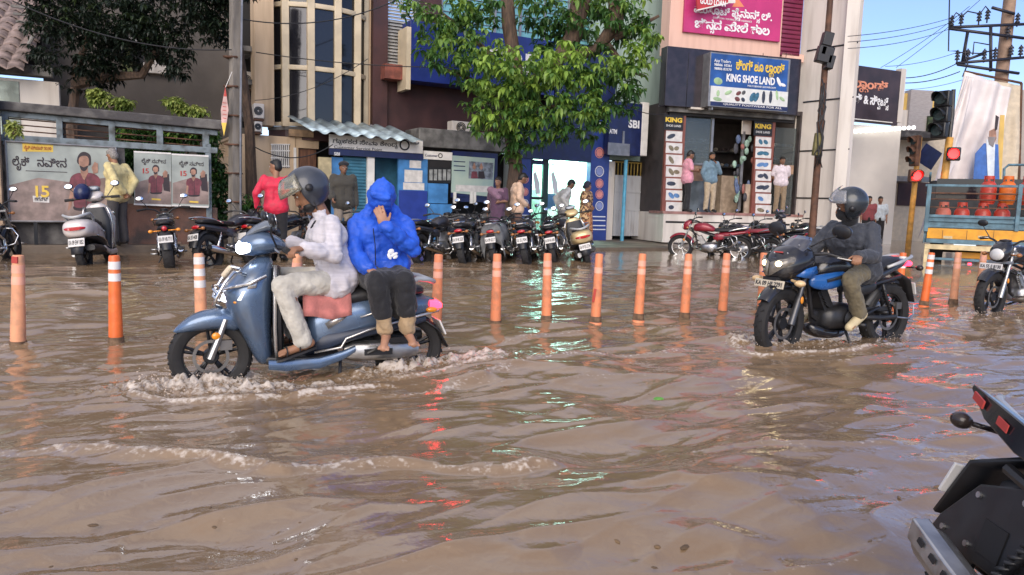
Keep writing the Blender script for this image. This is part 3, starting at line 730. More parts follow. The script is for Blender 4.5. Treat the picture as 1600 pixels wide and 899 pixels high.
for (x, y, w, h, an, c) in ((1122, 127, 8, 5.5, .1, MGp), (1121, 155, 8, 3, .1, MGp), (1122, 146, 3, 5, 0, MGp), (1138, 145, 7, 3, -.4, MGp), (1154, 146, 5, 3, -.5, cs[4]), (1152, 155, 5, 3.5, .3, cs[4]), (1161, 156, 4, 3, .6, cs[0]), (1162, 145, 4, 3, -.7, cs[2]), (1176, 152, 5, 8, .5, cs[1]), (1182, 152, 4, 8, .4, cs[1]), (1193, 152, 3.2, 10, 0, cs[0]), (1204, 152, 3.2, 10, 0, cs[0]), (1214, 149, 2.5, 8, -.2, MGp), (1222, 155, 6, 2.5, .5, MGp), (1217, 128, 3, 8, -.5, M_textw), (1223, 133, 6, 2.5, .2, M_textw)):
    a_, z_ = SHP.uv(x, y, -.75); k = 1 / 56
    MB().ell((a_ - b.a, -.002, z_ - b.z), (w * k, .008, h * k), Matrix.Rotation(an, 3, 'Y'), 12, 5).build('printed_shoe', c, b.r)
b.px('lamp_arm', M_steel, 1112, 168, 1114, 172, -.9, -.74)
# magenta sign above
b = Bld(SHP, 'loan_sign', 'magenta board with two rows of white lettering on the peach wall', 'sign', 1148, SHP.rect(1071, -40, 1226, 62, -.05)[2], n=-.1)
b.px('board', M_pink, 1071, -60, 1223, 58, -.1, -.01, .006)
b.let('ಮುತೂಟ್ ಫೈನಾನ್ ಲಿ.', 1084, 14, 1207, 26, -.107, M_textw, .03, [('ಮುತೂ', 'ತ'), ('ಮುತೂಟ್ ಫೈನಾನ್', 'ಸ')])
b.let('ಚಿನದ ಮೇಲೆ ಸಾಲ', 1085, 36, 1203, 49, -.107, M_textw, .035, [('ಚಿನ', 'ನ')])
b.let('GOLD LOAN  HOUSING LOAN  INSURANCE', 1114, 29.5, 1175, 32.5, -.106, M_textw)
b.poly('orange_triangle', mat('orange_print', (.75, .25, .12), .5, var=0), [(1144, 11), (1152, -4), (1163, 11)], -.105, .003)
b = Bld(SHP, 'hanging_sign', 'small red and white lettered board tilted in front of the magenta board', 'sign', 1112, 6.3, n=-.5)
b.poly('board', mat('red_board', (.45, .03, .04), .5, var=.1), [(1088, -16), (1145, -22), (1138, 4), (1090, 15)], -.5, .06)
b.poly('edge', M_white, [(1090, 15), (1138, 4), (1138, 6), (1090, 17)], -.51, .07)
b.poly('tag', M_white, [(1138, -8), (1149, -8), (1149, 5), (1138, 5)], -.505, .02)
b.let('GOLD LOAN', 1094, -1, 1134, 8, -.51, M_textw, .03)
b.px('bracket', M_steel, 1110, -18, 1112, -12, -.45, -.1)

# ================================================================== white building with sheeted side wall
c0 = SHP.uv(1243, 330)[0]
CRN = SHP.P(c0, .0)                       # back corner next to the shop
SW = Plane(CRN, 145); 
sfront = SW.uv(1326, 250)[0]
b = Bld(SW, 'white_building', 'tall off white building with a seamed side wall turned towards the shoe shop', 'building', 1285, .1)
b.px('side_wall', M_offw, 1243, -14, 1326, 380, .0, .3, zb=.0)
t = MB()
for y in (76, 157, 235, 310):
    z_ = SW.uv(1285, y)[1] - b.z; t.box(-b.a, sfront - b.a, -.02, .0, z_ - .02, z_ + .02)
t.build('seam_rods', M_black, b.r)
F0 = SW.P(sfront, .0); FW = Plane(F0, 21)
w_ = MB()
t0 = Vector((0, 0, 0))
def on(pl, x0, x1, z0, z1, y0, y1, name, m, root, bev=0.0):
    """box in plane coords parented to any root, kept in world place"""
    mb = MB(); mb.box(x0, x1, y0, y1, z0, z1); o = mb.build(name, m, None, bevel=bev)
    Mw = Matrix.Translation(pl.P(0, 0, 0)) @ Matrix.Rotation(pl.rz, 4, 'Z')
    Ri = Matrix.Translation(root.location) @ Matrix.Rotation(root.rotation_euler.z, 4, 'Z')
    o.data.transform(Ri.inverted() @ Mw); o.parent = root; return o
on(FW, .0, 5.0, 0.0, FW.uv(1330, 8)[1], .02, .35, 'front_wall', M_offw, b.r)
zc = FW.uv(1330, 6)[1]
on(SW, c0 * 0 + SW.uv(1243, 300)[0], sfront + .9, zc + .0, zc + .35, -.35, 4.5, 'eave', M_maroon, b.r)
SG = Plane(at_y(1370, 150, 23.5), 66)
b = Bld(SG, 'dark_store_sign', 'dark brown store sign with salmon and white lettering beyond the white building', 'sign', 1370, SG.rect(1327, 105, 1412, 195, .1)[2], n=.1)
b.px('board', mat('dark_brown_board', (.045, .03, .035), .4, var=.3, scale=2), 1327, 106, 1406, 193, .1, .2)
b.px('side_frame', M_offw, 1405.5, 107, 1413, 192, .09, .3)
b.let('ಲಾಂಡ್', 1331, 126, 1388, 139, .09, M_texto, .03, [('ಲಾ', 'ಯ')])
b.let('ಕರಿ & ಸೀಟ್', 1329, 150, 1389, 163, .09, M_textw, .03, [('ಕರಿ & ಸೀ', 'ವ'), ('ಕರಿ & ಸೀಟ್', 'ಸ')])
b.px('lamp_rail', M_white, 1332, 188, 1395, 189.5, .06, .1)

# ------------------------------------------------------------------ farther buildings round the side street
FB = Plane(at_y(1380, 320, 27), 80)
b = Bld(FB, 'far_white_building', 'white walled building with a row of small bulbs across the side street', 'building', 1390, .1)
b.px('wall', mat('bright_white_plaster', (.80, .76, .70), .7, var=.08, scale=.8, bump=.1), 1310, 196, 1402, 345, .0, .4, zb=-.1)
t = MB()
for k in range(14):
    a_, z_ = FB.uv(1330 + k * 7.5, 206 - k * .5, -.08); t.ell((a_ - b.a, -.08, z_ - b.z), (.07, .07, .07), n=8, m=5)
t.build('bulbs', mat('white_bulb', (.9, .9, .9), .3, emit=.8, ecol=(1, 1, .95), var=0), b.r)
FC = Plane(at_y(1430, 320, 31), 82)
b = Bld(FC, 'cream_building', 'cream and yellow building with flat canopy behind the traffic lights', 'building', 1440, .1)
b.px('wall', mat('light_cream', (.66, .56, .42), .7, var=.08), 1385, 212, 1500, 345, .0, .5, zb=-.1)
b.px('canopy', M_concd, 1396, 205, 1484, 215, -1.2, .0)
b.px('upper_wall', mat('grey_boarding', (.36, .33, .32), .7, var=.15, stretch=(1, 1, 12)), 1421, 141, 1456, 207, .2, .6)
b.px('upper_wall', M_yel, 1411, 146, 1421, 172, .4, .6); b.px('upper_wall', M_yel, 1455, 143, 1472, 182, .4, .6)
b.px('upper_wall', M_offw, 1400, 172, 1422, 207, .3, .6)
b.px('hedge_box', mat('dull_green_leaf', (.05, .07, .03), .8, var=.5, scale=9), 1450, 182, 1480, 207, .1, .5)
b.px('window', M_dark, 1448, 240, 1458, 252, -.03, .0)
b.px('awning', M_steel, 1402, 276, 1453, 284, -1.6, 0); b.px('shop_front', M_maroon, 1403, 285, 1450, 322, -.04, .0)
FD = Plane(at_y(1600, 320, 32), 90)
b = Bld(FD, 'orange_building', 'orange and teal house partly seen at the right edge behind the banner', 'building', 1610, .1)
b.px('wall', mat('orange_plaster', (.55, .27, .15), .7, var=.1), 1575, 200, 1700, 345, .0, .5, zb=-.1); b.px('roof', M_maroon, 1570, 185, 1700, 203, -.6, .6); b.px('shutter', M_teal, 1585, 245, 1690, 320, -.05, .0)
single(MB().box(-1.7, .55, 0, .4, 0, 5.4), Plane(at_y(1572, 300, 26.3), 92), 'sheet_hoarding', 'tall pale sheeted hoarding behind the draped banner', 'hoarding', mat('pale_sheet', (.42, .38, .34), .7, var=.15, scale=1.5), .05, 0, .1)

# low houses closing the far side of the flooded junction
for k, (x, y, w_, h_, d_, c_, lb) in enumerate(((34, 38, 9, 5.2, 7, M_offw, 'low off white house far across the flooded junction to the right'), (46, 50, 11, 6.4, 8, M_cream, 'two storey cream house far across the junction beside the green one'), (60, 40, 9, 4.6, 8, M_green, 'single storey pale green house farthest to the right'), (70, 26, 12, 6.0, 9, M_peach, 'peach house at the far right end of the flooded street'))):
    pl = Plane(Vector((x, y, 0)), 90 + 40 * (x > 40)); rt = pl.root('far_house', lb, 'house', 0, 0, -.1, 'houses far across the junction')
    MB().box(-w_ / 2, w_ / 2, 0, d_, 0, h_).build('wall', c_, rt); MB().box(-w_ / 2 - .3, w_ / 2 + .3, -.5, d_ + .3, h_, h_ + .25).build('roof', M_concd, rt)
    for j in range(4):
        for z in ([1.0] if h_ < 5 else [1.0, 3.6]):
            xx = -w_ / 2 + w_ * (j + .5) / 4; f_ = MB().box(xx - .55, xx + .55, -.06, .02, z, z + 1.3).build('window_frame', M_white, rt); MB().box(xx - .46, xx + .46, -.075, -.06, z + .1, z + 1.2).build('pane', M_dglass, f_)
# ================================================================== poles, wires
def pole_between(name, label, cat, pb, pt, Y, r0, r1, m, zb, n=10, group=None):
    """tapered pole through two pixels at a depth"""
    B = at_y(*pb, Y); T = at_y(*pt, Y); B2 = B + (T - B) * ((zb - B.z) / (T.z - B.z))
    rt = thing(name, label, cat, B2, 0, group)
    MB().tube([(0, 0, 0), tuple((T - B2) * .5), tuple(T - B2)], [r0, (r0 + r1) / 2, r1], n).build('shaft', m, rt)
    return rt, B2, T
p1, B1, T1 = pole_between('utility_pole', 'old square grey concrete pole with a thin pipe and diamond sign by the compound wall', 'pole', (367, 372), (369, -120), 14.6, .135, .12, M_polec, .05, 4)
MB().tube([(.14, -.08, .1), (.17, -.08, 2.5), tuple(T1 - B1 + Vector((.16, -.08, 0)))], .022, 6).build('pipe', M_steel, p1)
t = MB()
for k in range(6): t.box(-.13, .13, -.13, .13, .9 + k * .55, .93 + k * .55)
t.build('strap', M_rust, p1)
D = at_y(351, 182, 14.3)
rt = thing('diamond_sign', 'faded pink and white diamond shaped hanging sign with yellow lower tip on the concrete pole', 'sign', D)
def dia(name, m, pts, y):
    q = [((at_y(x, yy, 14.3) - D).x, (at_y(x, yy, 14.3) - D).z) for x, yy in pts]
    MB().prism(q, y, y + .01).build(name, m, rt, smooth=False)
dia('board', mat('faded_pink', (.55, .36, .33), .6, var=.25, scale=6), [(352, 136), (357, 172), (354, 193), (350, 213), (346, 193), (345, 172)], 0)
dia('red_top', M_pr, [(352, 136), (354.4, 151), (349.6, 151)], -.004); dia('yellow_tip', M_py, [(354.2, 192), (350, 213), (346.2, 192)], -.004)
for k in range(5): dia('printed_line', M_pr, [(348, 160 + 6 * k), (354, 161 + 6 * k), (354, 162 + 6 * k), (348, 161 + 6 * k)], -.004)
dia('string', M_white, [(352, 136), (362, 112), (362.6, 112.5), (352.5, 137)], .003)

p2, B2, T2 = pole_between('utility_pole', 'slim rusty steel pole with black boxes in front of the seamed white wall', 'pole', (1270, 350), (1302, -60), 17.0, .085, .06, M_rust, .05)
for (px, py, sx, sz) in ((1292, 62, .22, .30), (1288, 86, .34, .36), (1296, 98, .16, .3), (1285, 80, .12, .2)):
    c = at_y(px, py, 16.88) - B2; MB().obox(c, (sx, .2, sz), Matrix.Rotation(.2, 3, 'Y')).build('junction_box', M_black, p2, bevel=.02)
c = at_y(1277, 226, 16.9) - B2; MB().obox(c, (.16, .12, .5), Matrix.Rotation(.08, 3, 'Y')).build('meter_box', mat('olive_box', (.16, .14, .05), .6, var=.3), p2, bevel=.015)
cb = MB(); r8 = random.Random(4)
for k in range(5): cb.tube([c * .9 + Vector((r8.uniform(-.1, .1), -.1, 1.6 - .3 * j + r8.uniform(-.1, .1))) for j in range(7)], .014, 5)
cb.build('cable', M_black, p2)
nb = thing('notice_board', 'small orange lettered notice board with printed photos at the foot of the rusty pole', 'sign', onz(1258, 350, .35))
O = nb.location; Yb = O.y
def nbx(name, m, x0, y0, x1, y1, d):
    a, b_ = at_y(x0, y1, Yb) - O, at_y(x1, y0, Yb) - O
    return MB().box(a.x, b_.x, -d, -d + .03 if d == 0 else -d + .004, a.z, b_.z).build(name, m, nb)
nbx('board', mat('orange_print', (.75, .25, .12), .5), 1235, 302, 1270, 346, 0); nbx('sheet', mat('cream_sheet', (.6, .5, .38), .6, var=.15), 1238, 311, 1267, 343, .006)
for x in (1241, 1254): nbx('printed_photo', mat('photo_print', (.2, .23, .27), .5), x, 318, x + 8, 336, .012)
for y in (304, 307.5): nbx('printed_line', M_textw, 1239, y, 1266, y + 1.6, .008)
for x in (1241, 1262): nbx('leg', M_rust, x - 1, 346, x + 1, 366, 0)

p3, B3, T3 = pole_between('utility_pole', 'tall power pole with crossarms and insulators above the draped banner', 'pole', (1562, 150), (1582, -40), 25.6, .24, .19, mat('rust_pole', (.30, .20, .14), .7, var=.3, scale=3), .0)
M_ins = mat('insulator_black', (.02, .02, .03), .4, var=.2)
def p3l(px, py, dy=0.0): return at_y(px, py, 25.6 + dy) - B3
ca = MB()
for (xa, ya, xb, yb) in ((1484, 43, 1602, 38), (1484, 45, 1600, 60), (1494, 99, 1600, 90), (1496, 101, 1592, 115), (1506, 95, 1540, 83), (1548, 40, 1548, 112), (1550, 12, 1585, 22), (1512, 50, 1504, 96)):
    ca.tube([p3l(xa, ya, -.3), p3l(xb, yb, -.3)], .05, 6)
ca.build('crossarm', M_ins, p3)
for (x, y) in ((1487, 34), (1502, 31), (1530, 27), (1543, 24), (1496, 88), (1512, 86), (1538, 86), (1555, 84), (1580, 80), (1595, 80), (1590, 30), (1575, 50)):
    c = p3l(x, y, -.3)
    ins = MB()
    for j in range(3): ins.cyl(c + Vector((0, 0, -.12 + j * .1)), c + Vector((0, 0, -.05 + j * .1)), .085, .05, 8)
    ins.cyl(c + Vector((0, 0, -.25)), c + Vector((0, 0, .2)), .025, n=5); ins.build('insulator', M_ins, p3)
lp = MB()
for pts in (((1487, 30), (1494, 20), (1503, 26), (1512, 18), (1531, 22)), ((1531, 22), (1540, 10), (1548, 20)), ((1484, -30), (1482, 80), (1496, 80)), ((1512, 50), (1508, 88), (1512, 100), (1504, 120)), ((1520, 86), (1522, 66), (1545, 70)), ((1496, 82), (1530, 84), (1556, 78))):
    lp.tube([p3l(x, y, -.35) for x, y in pts], .022, 5)
lp.build('jumper_cables', M_ins, p3)
M_wire = mat('overhead_wire', (.02, .02, .022), .6, var=0)
def wire(px0, Y0, px1, Y1, sag=.3, r=.011):
    A, Bq = at_y(*px0, Y0), at_y(*px1, Y1); pts = []
    for k in range(17):
        u = k / 16; p = A.lerp(Bq, u); p.z -= sag * 4 * u * (1 - u); pts.append(p - A)
    o = MB().tube(pts, r, 5).build('overhead_wire', M_wire); o.location = A; return o
WL = [((1325, 57), 19, (1500, 24), 25.3, .1, 'wire from the white building corner to the upper left insulator'),
      ((1325, 66), 19, (1485, 36), 25.3, .1, 'second wire from the white building corner to the power pole'),
      ((1325, 76), 19, (1485, 45), 25.3, .12, 'third and lowest wire between the white wall and the upper crossarm'),
      ((1376, 106), 26, (1515, 10), 25.3, .1, 'wire rising from the dark store sign to the pole top'),
      ((1400, 106), 26, (1570, -35), 25.3, .1, 'long wire rising steeply past the upper crossarm'),
      ((1412, 130), 26, (1500, 112), 25.3, .1, 'thick lower wire from the far rooftop to the lower crossarm'),
      ((1412, 122), 26, (1496, 99), 25.3, .12, 'thin wire just above the thick lower wire'),
      ((1383, 104), 26, (1496, 82), 25.3, .1, 'wire from behind the dark store sign to the lower crossarm'),
      ((1415, 140), 30, (1520, 120), 24, .1, 'faint low wire over the grey boarded rooftop')]
for a, Ya, b_, Yb_, sg, lb in WL: tag(wire(a, Ya, b_, Yb_, sg, .016 if 'thick' in lb else .009), lb, 'wire', 'overhead wires')
tag(wire((400, 82), 16.5, (760, 104), 17, .12), 'thin wire crossing the curved window bay at mid height', 'wire', 'overhead wires')
tag(wire((398, 157), 16.5, (575, 92), 17, .2, .008), 'loose wire slanting across the lower bay windows', 'wire', 'overhead wires')
tag(wire((20, 2), 13.5, (362, 78), 14.4, .25), 'wire hanging from the tiled roof to the concrete pole', 'wire', 'overhead wires')
tag(wire((398, 230), 15.2, (520, 226), 16.5, .25, .012), 'loose black cable hanging from the pole to the kiosk roof', 'wire', 'overhead wires')
tag(wire((376, 30), 14.7, (640, -10), 17, .3, .012), 'cable rising from the concrete pole across the tower front', 'wire', 'overhead wires')
tag(wire((940, 130), 18, (1040, 178), 20, .25), 'wire drooping across the pale green wall', 'wire', 'overhead wires')

# ================================================================== traffic signals
M_sigy = mat('signal_yellow', (.62, .33, .07), .55, var=.25, scale=5)
M_red = mat('red_signal_lamp', (1, .03, .03), emit=9, ecol=(1, .006, .006), var=0)
M_lens = mat('unlit_lens', (.03, .05, .05), .15, var=.2)
def signal_head(rt, c, s, m, lit=None, yaw=0.0, lenses=3):
    rot = Matrix.Rotation(yaw, 3, 'Z')
    MB().obox(c, (.30 * s, .16 * s, .32 * s * lenses), rot).build('signal_housing', m, rt, bevel=.03 * s)
    for k in range(lenses):
        z = (lenses - 1) / 2 * .31 * s - k * .31 * s
        f = Vector(c) + rot @ Vector((0, -.09 * s, z))
        l = MB(); l.tube([f, f + rot @ Vector((0, -.03 * s, 0))], .115 * s, 16); l.build('lens', M_red if k == lit else M_lens, rt)
        v = MB(); ax = rot @ Vector((0, -1, 0)); side = rot @ Vector((1, 0, 0)); rg0 = []; rg1 = []
        for j in range(13):
            an = R(-20) + R(220) * j / 12
            o_ = side * math.cos(an) * .125 * s + Vector((0, 0, 1)) * math.sin(an) * .125 * s
            rg0.append(f + o_); rg1.append(f + o_ + ax * .22 * s * (.55 + .45 * max(0, math.sin(an))))
        v.add([tuple(p) for p in rg0 + rg1], [(j, j + 1, j + 14, j + 13) for j in range(12)]); v.build('visor', m, rt, solid=.008)
t1, Bq, Tq = pole_between('traffic_signal', 'near traffic signal with large black unlit hoods on a yellow post before the banner', 'traffic light', (1466, 352), (1484, 215), 23.0, .11, .11, M_sigy, -.1, group='traffic signals')
for (x, y) in ((1474, 155), (1472, 180), (1468, 204)):
    signal_head(t1, at_y(x, y, 22.9) - Bq, 1.5, M_black, None, R(-58), 1)
MB().tube([at_y(1484, 215, 23) - Bq, at_y(1488, 180, 23.1) - Bq, at_y(1490, 140, 23.1) - Bq], .06, 8).build('arm', M_black, t1)
signal_head(t1, at_y(1490, 241, 22.7) - Bq, 1.25, M_black, 0, R(-30), 1)
t2, Bq, Tq = pole_between('traffic_signal', 'farther traffic signal on a leaning orange post with its red lamp lit', 'traffic light', (1424, 338), (1437, 215), 24, .09, .08, M_sigy, -.05, group='traffic signals')
signal_head(t2, at_y(1430, 236, 23.8) - Bq, 1.0, M_rust, None, R(-75), 3)
signal_head(t2, at_y(1429.5, 275, 23.7) - Bq, 1.25, M_rust, 0, R(-5), 1)

# ================================================================== draped banner
ban = thing('draped_banner', 'large pale cloth banner draped from a frame with a printed man in blue waistcoat', 'banner', onz(1515, 395, 0) * 0 + at_y(1515, 362, 24.2))
BO = ban.location
def cloth(name, poly, Y, m, amp=.12, seed=0, nx=34, nz=30, folds=5.0):
    """rippled sheet whose outline follows four corner pixels (tl,tr,br,bl)"""
    c = [at_y(x, y, Y + d) - BO for x, y, d in poly]; vs = []; 
    for j in range(nz + 1):
        v = j / nz
        for i in range(nx + 1):
            u = i / nx; p = c[0].lerp(c[1], u).lerp(c[3].lerp(c[2], u), v)
            w = math.sin(u * folds * PI + v * 2.5 + seed) * amp * (.3 + .7 * v) + noise.noise(Vector((u * 4, v * 3, seed))) * amp * 1.4
            vs.append((p.x + w * .3, p.y + w, p.z))
    fs = [(j * (nx + 1) + i, j * (nx + 1) + i + 1, (j + 1) * (nx + 1) + i + 1, (j + 1) * (nx + 1) + i) for j in range(nz) for i in range(nx)]
    return MB().add(vs, fs).build(name, m, ban, solid=.004)
M_cloth = mat('pale_banner_cloth', (.72, .67, .66), .75, var=.1, scale=1.5, bump=.15, bscale=6)
cloth('cloth', [(1508, 112, 0), (1580, 138, .1), (1548, 285, 0), (1440, 380, -.1)], 24.0, M_cloth, .17, 1.0)
cloth('cloth', [(1545, 125, .3), (1596, 134, .3), (1590, 330, .3), (1520, 330, .3)], 24.7, mat('cream_banner_back', (.58, .50, .38), .75, var=.1), .05, 2.0)
cloth('cloth', [(1508, 118, 0), (1522, 122, 0), (1492, 260, 0), (1434, 372, 0)], 23.6, M_cloth, .08, 3.0, folds=3)
def bpoly(name, m, pts, Y): 
    q = [tuple(at_y(x, y, Y) - BO) for x, y in pts]
    n_ = len(q); return MB().add(q + [(x, y + .012, z) for x, y, z in q], [tuple(range(n_))] + [(i, (i + 1) % n_, (i + 1) % n_ + n_, i + n_) for i in range(n_)]).build(name, m, ban, smooth=False)
M_waist = mat('printed_blue', (.05, .14, .42), .6, var=.15)
bpoly('printed_waistcoat', M_waist, [(1520, 290), (1524, 240), (1538, 224), (1560, 226), (1562, 290)], 23.3)
bpoly('printed_shirt', mat('printed_white', (.62, .68, .74), .6, var=.1), [(1541, 218), (1555, 222), (1553, 290), (1544, 290)], 23.28)
bpoly('printed_face', M_ps, [(1546, 205), (1556, 200), (1557, 216), (1552, 229), (1545, 222)], 23.27)
bpoly('printed_beard', mat('printed_grey', (.22, .2, .2), .6), [(1544, 214), (1556, 214), (1552, 230), (1546, 226)], 23.26)
bpoly('printed_hair', M_ph, [(1556, 180), (1561, 183), (1558, 203), (1554, 205)], 23.27)
bpoly('printed_yellow_edge', M_yel, [(1563, 180), (1570, 180), (1564, 290), (1557, 290), (1559, 230)], 23.5)
fr = MB()
for pts in (((1514, 375), (1508, 112)), ((1590, 375), (1596, 130)), ((1508, 112), (1596, 130))): fr.tube([at_y(x, y, 25.0) - BO for x, y in pts], .04, 6)
fr.build('frame', M_rust, ban)
ss = thing('direction_plate', 'small dark blue tilted plate on the cream wall beside the signals', 'sign', at_y(1451, 245, 29.5)); MB().obox((0, 0, 0), (.75, .05, .75), Matrix.Rotation(R(30), 3, 'Y')).build('plate', M_navy, ss)

# ================================================================== bollards
M_or = [mat('bollard_orange_worn', (.80, .27, .12), .55, var=0, col2=(.42, .19, .11), scale=13, bump=.1, lo=.47, hi=.74, detail=7), mat('bollard_orange_bright', (.82, .17, .04), .45, var=.12, scale=9), mat('bollard_orange_pale', (.80, .37, .20), .6, var=0, col2=(.48, .26, .16), scale=12, lo=.46, hi=.75, detail=7)]
M_refl = mat('bollard_white_band', (.75, .73, .71), .45, var=.1)
M_reflw = mat('bollard_worn_band', (.80, .40, .28), .5, var=.2)
BOL = [  # px, py of the water line, px of the top, material, bands (0 none 1 worn 2 white), label
 (27, 545, 26, 2, 1, 'leftmost pale orange bollard with faint worn bands'),
 (181, 540, 178, 1, 2, 'bright orange bollard with two white bands left of the scooter'),
 (316, 527, 311, 2, 3, 'pale bollard with three white bands just behind the scooter front wheel'),
 (455, 522, 464, 2, 1, 'pale orange bollard mostly hidden behind the scooter handlebar'),
 (681, 515, 685, 0, 1, 'worn orange bollard right behind the scooter tail lamp'),
 (774, 510, 777, 0, 1, 'worn orange bollard first clear of the scooter to its right'),
 (854, 505, 856, 0, 1, 'worn orange bollard in front of the cyan reflection'),
 (930, 503, 936, 0, 4, 'orange bollard with a dark red scrape halfway up'),
 (997, 500, 1004, 0, 1, 'orange bollard leaning right below the steel gate'),
 (1069, 498, 1076, 0, 1, 'orange bollard below the parked red motorcycle'),
 (1128, 493, 1135, 0, 1, 'orange bollard below the shoe shop door'),
 (1190, 489, 1194, 0, 1, 'orange bollard touching the dark motorcycle fairing'),
 (1402, 480, 1411, 1, 2, 'banded orange bollard just behind the dark motorcycle tail'),
 (1443, 477, 1454, 1, 3, 'leaning bright orange bollard with white bands before the truck'),
 (1489, 475, 1497, 2, 1, 'pale orange bollard in front of the truck bumper'),
 (1528, 470, 1537, 2, 1, 'pale orange bollard half hidden by the motorcycle at the right edge')]
for px, py, pt, mi, bands, lb in BOL:
    W0 = onz(px, py, 0.0); B = Vector((W0.x, W0.y, -.1))
    top = at_y(pt, 400, W0.y); h = .755
    tl = (top.x - W0.x) / max(.3, top.z)
    rt = thing('bollard', lb, 'bollard', B, random.Random(px).uniform(0, 6), 'flexible orange bollards along the road')
    rt.rotation_euler = (random.Random(px + 1).uniform(-.02, .02), math.atan(tl), 0)
    r0, r1 = .050, .037
    prof = [(.001, 0), (.12, 0), (.12, .02), (.075, .05), (.062, .09)]
    if bands in (0, 1, 4):
        for k in range(18): z = .11 + k * .018; rr_ = r0 - (r0 - r1) * (z / h); prof += [(rr_ + .0028, z), (rr_ - .001, z + .009)]
    else:
        for k in range(26): z = .11 + k * .012; rr_ = r0 - (r0 - r1) * (z / h); prof += [(rr_ + .0014, z), (rr_ - .0004, z + .006)]
    prof += [(r0 - (r0 - r1) * (.48 / h), .48), (r1, h - .012), (r1 - .004, h), (r1 - .012, h), (r1 - .014, h - .12), (.001, h - .12)]
    MB().lathe(prof, axis='z', n=20).build('body', M_or[mi], rt, angle=50)
    zz = {1: (.58, .66), 2: (.60, .685), 3: (.52, .61, .70), 4: (.6,), 0: ()}[bands]
    for z in zz:
        ra, rb_ = r0 - (r0 - r1) * ((z - .028) / h) + .0015, r0 - (r0 - r1) * ((z + .028) / h) + .0015
        MB().lathe([(ra, z - .028), (rb_, z + .028), (rb_ - .004, z + .028), (ra - .004, z - .028)], axis='z', n=20).build('reflective_band', M_refl if bands in (2, 3) else M_reflw, rt)
    if bands == 4:
        MB().obox((-.03, -.042, .36), (.022, .012, .13), Matrix.Rotation(.12, 3, 'Y')).build('scrape', M_pr, rt, bevel=.004)
    MB().lathe([(.058, .10), (.0535, .155 + .01 * (px % 3)), (.0510, .155 + .01 * (px % 3)), (.056, .10)], axis='z', n=20).build('mud_line', mat('dried_mud', (.16, .10, .06), .9, var=.4, scale=25), rt)
    if px == 27: MB().obox((.0, -.036, h - .03), (.04, .012, .045)).build('scrape', M_pr, rt)

# ================================================================== trees
def leaf_mesh(centers, n_leaf, L, w, droop, seed, tipcol=None):
    """many whorls of folded leaves; returns MB plus per-face colour"""
    r_ = random.Random(seed); mb = MB(); cols = []
    for c, sc, tone in centers:
        n_ = r_.randint(max(3, n_leaf - 3), n_leaf + 2); a0 = r_.uniform(0, 6.28)
        for k in range(n_):
            az = a0 + k * 2.4 + r_.uniform(-.3, .3); el = r_.uniform(-1.0, .35) - droop
            l = L * sc * r_.uniform(.4, 1.2); hw = w * sc * r_.uniform(.8, 1.2)
            d = Vector((math.cos(az) * math.cos(el), math.sin(az) * math.cos(el), math.sin(el)))
            sd = d.cross(Vector((0, 0, 1))).normalized(); up = sd.cross(d)
            c0 = Vector(c) + d * .03; mid = c0 + d * l * .5 - up * .0; tip = c0 + d * l + Vector((0, 0, -l * r_.uniform(.1, .4)))
            v = [c0, c0 + d * l * .25 + sd * hw * .8 + up * hw * .3, mid + d * l * .12 + sd * hw * .85 + up * hw * .25, tip, mid + d * l * .12 - sd * hw * .85 + up * hw * .25, c0 + d * l * .25 - sd * hw * .8 + up * hw * .3, mid]
            mb.add(v, [(0, 6, 2, 1), (6, 3, 2), (0, 5, 4, 6), (6, 4, 3)])
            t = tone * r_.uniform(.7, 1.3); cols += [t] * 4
    return mb, cols
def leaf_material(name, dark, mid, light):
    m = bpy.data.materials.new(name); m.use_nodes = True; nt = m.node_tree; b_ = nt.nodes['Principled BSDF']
    at = nt.nodes.new('ShaderNodeAttribute'); at.attribute_name = 'leaf_age_light'
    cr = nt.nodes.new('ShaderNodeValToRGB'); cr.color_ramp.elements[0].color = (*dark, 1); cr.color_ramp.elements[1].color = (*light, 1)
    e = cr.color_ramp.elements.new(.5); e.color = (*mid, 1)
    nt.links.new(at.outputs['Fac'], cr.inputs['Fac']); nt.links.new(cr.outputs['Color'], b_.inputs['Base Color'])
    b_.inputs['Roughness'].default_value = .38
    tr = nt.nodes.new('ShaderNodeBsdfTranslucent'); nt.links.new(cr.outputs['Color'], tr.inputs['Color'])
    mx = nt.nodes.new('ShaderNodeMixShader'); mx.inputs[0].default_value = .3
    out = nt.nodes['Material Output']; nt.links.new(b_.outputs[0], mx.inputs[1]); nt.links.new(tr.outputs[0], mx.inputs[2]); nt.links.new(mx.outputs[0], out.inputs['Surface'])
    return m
def crown(name, parent, centers, n_leaf, L, w, droop, m, seed):
    mb, cols = leaf_mesh(centers, n_leaf, L, w, droop, seed)
    me = bpy.data.meshes.new(name); me.from_pydata(mb.v, [], mb.f); me.update()
    at = me.attributes.new('leaf_age_light', 'FLOAT', 'FACE'); at.data.foreach_set('value', cols); me.materials.append(m)
    o = bpy.data.objects.new(name, me); COL.objects.link(o); o.parent = parent; return o
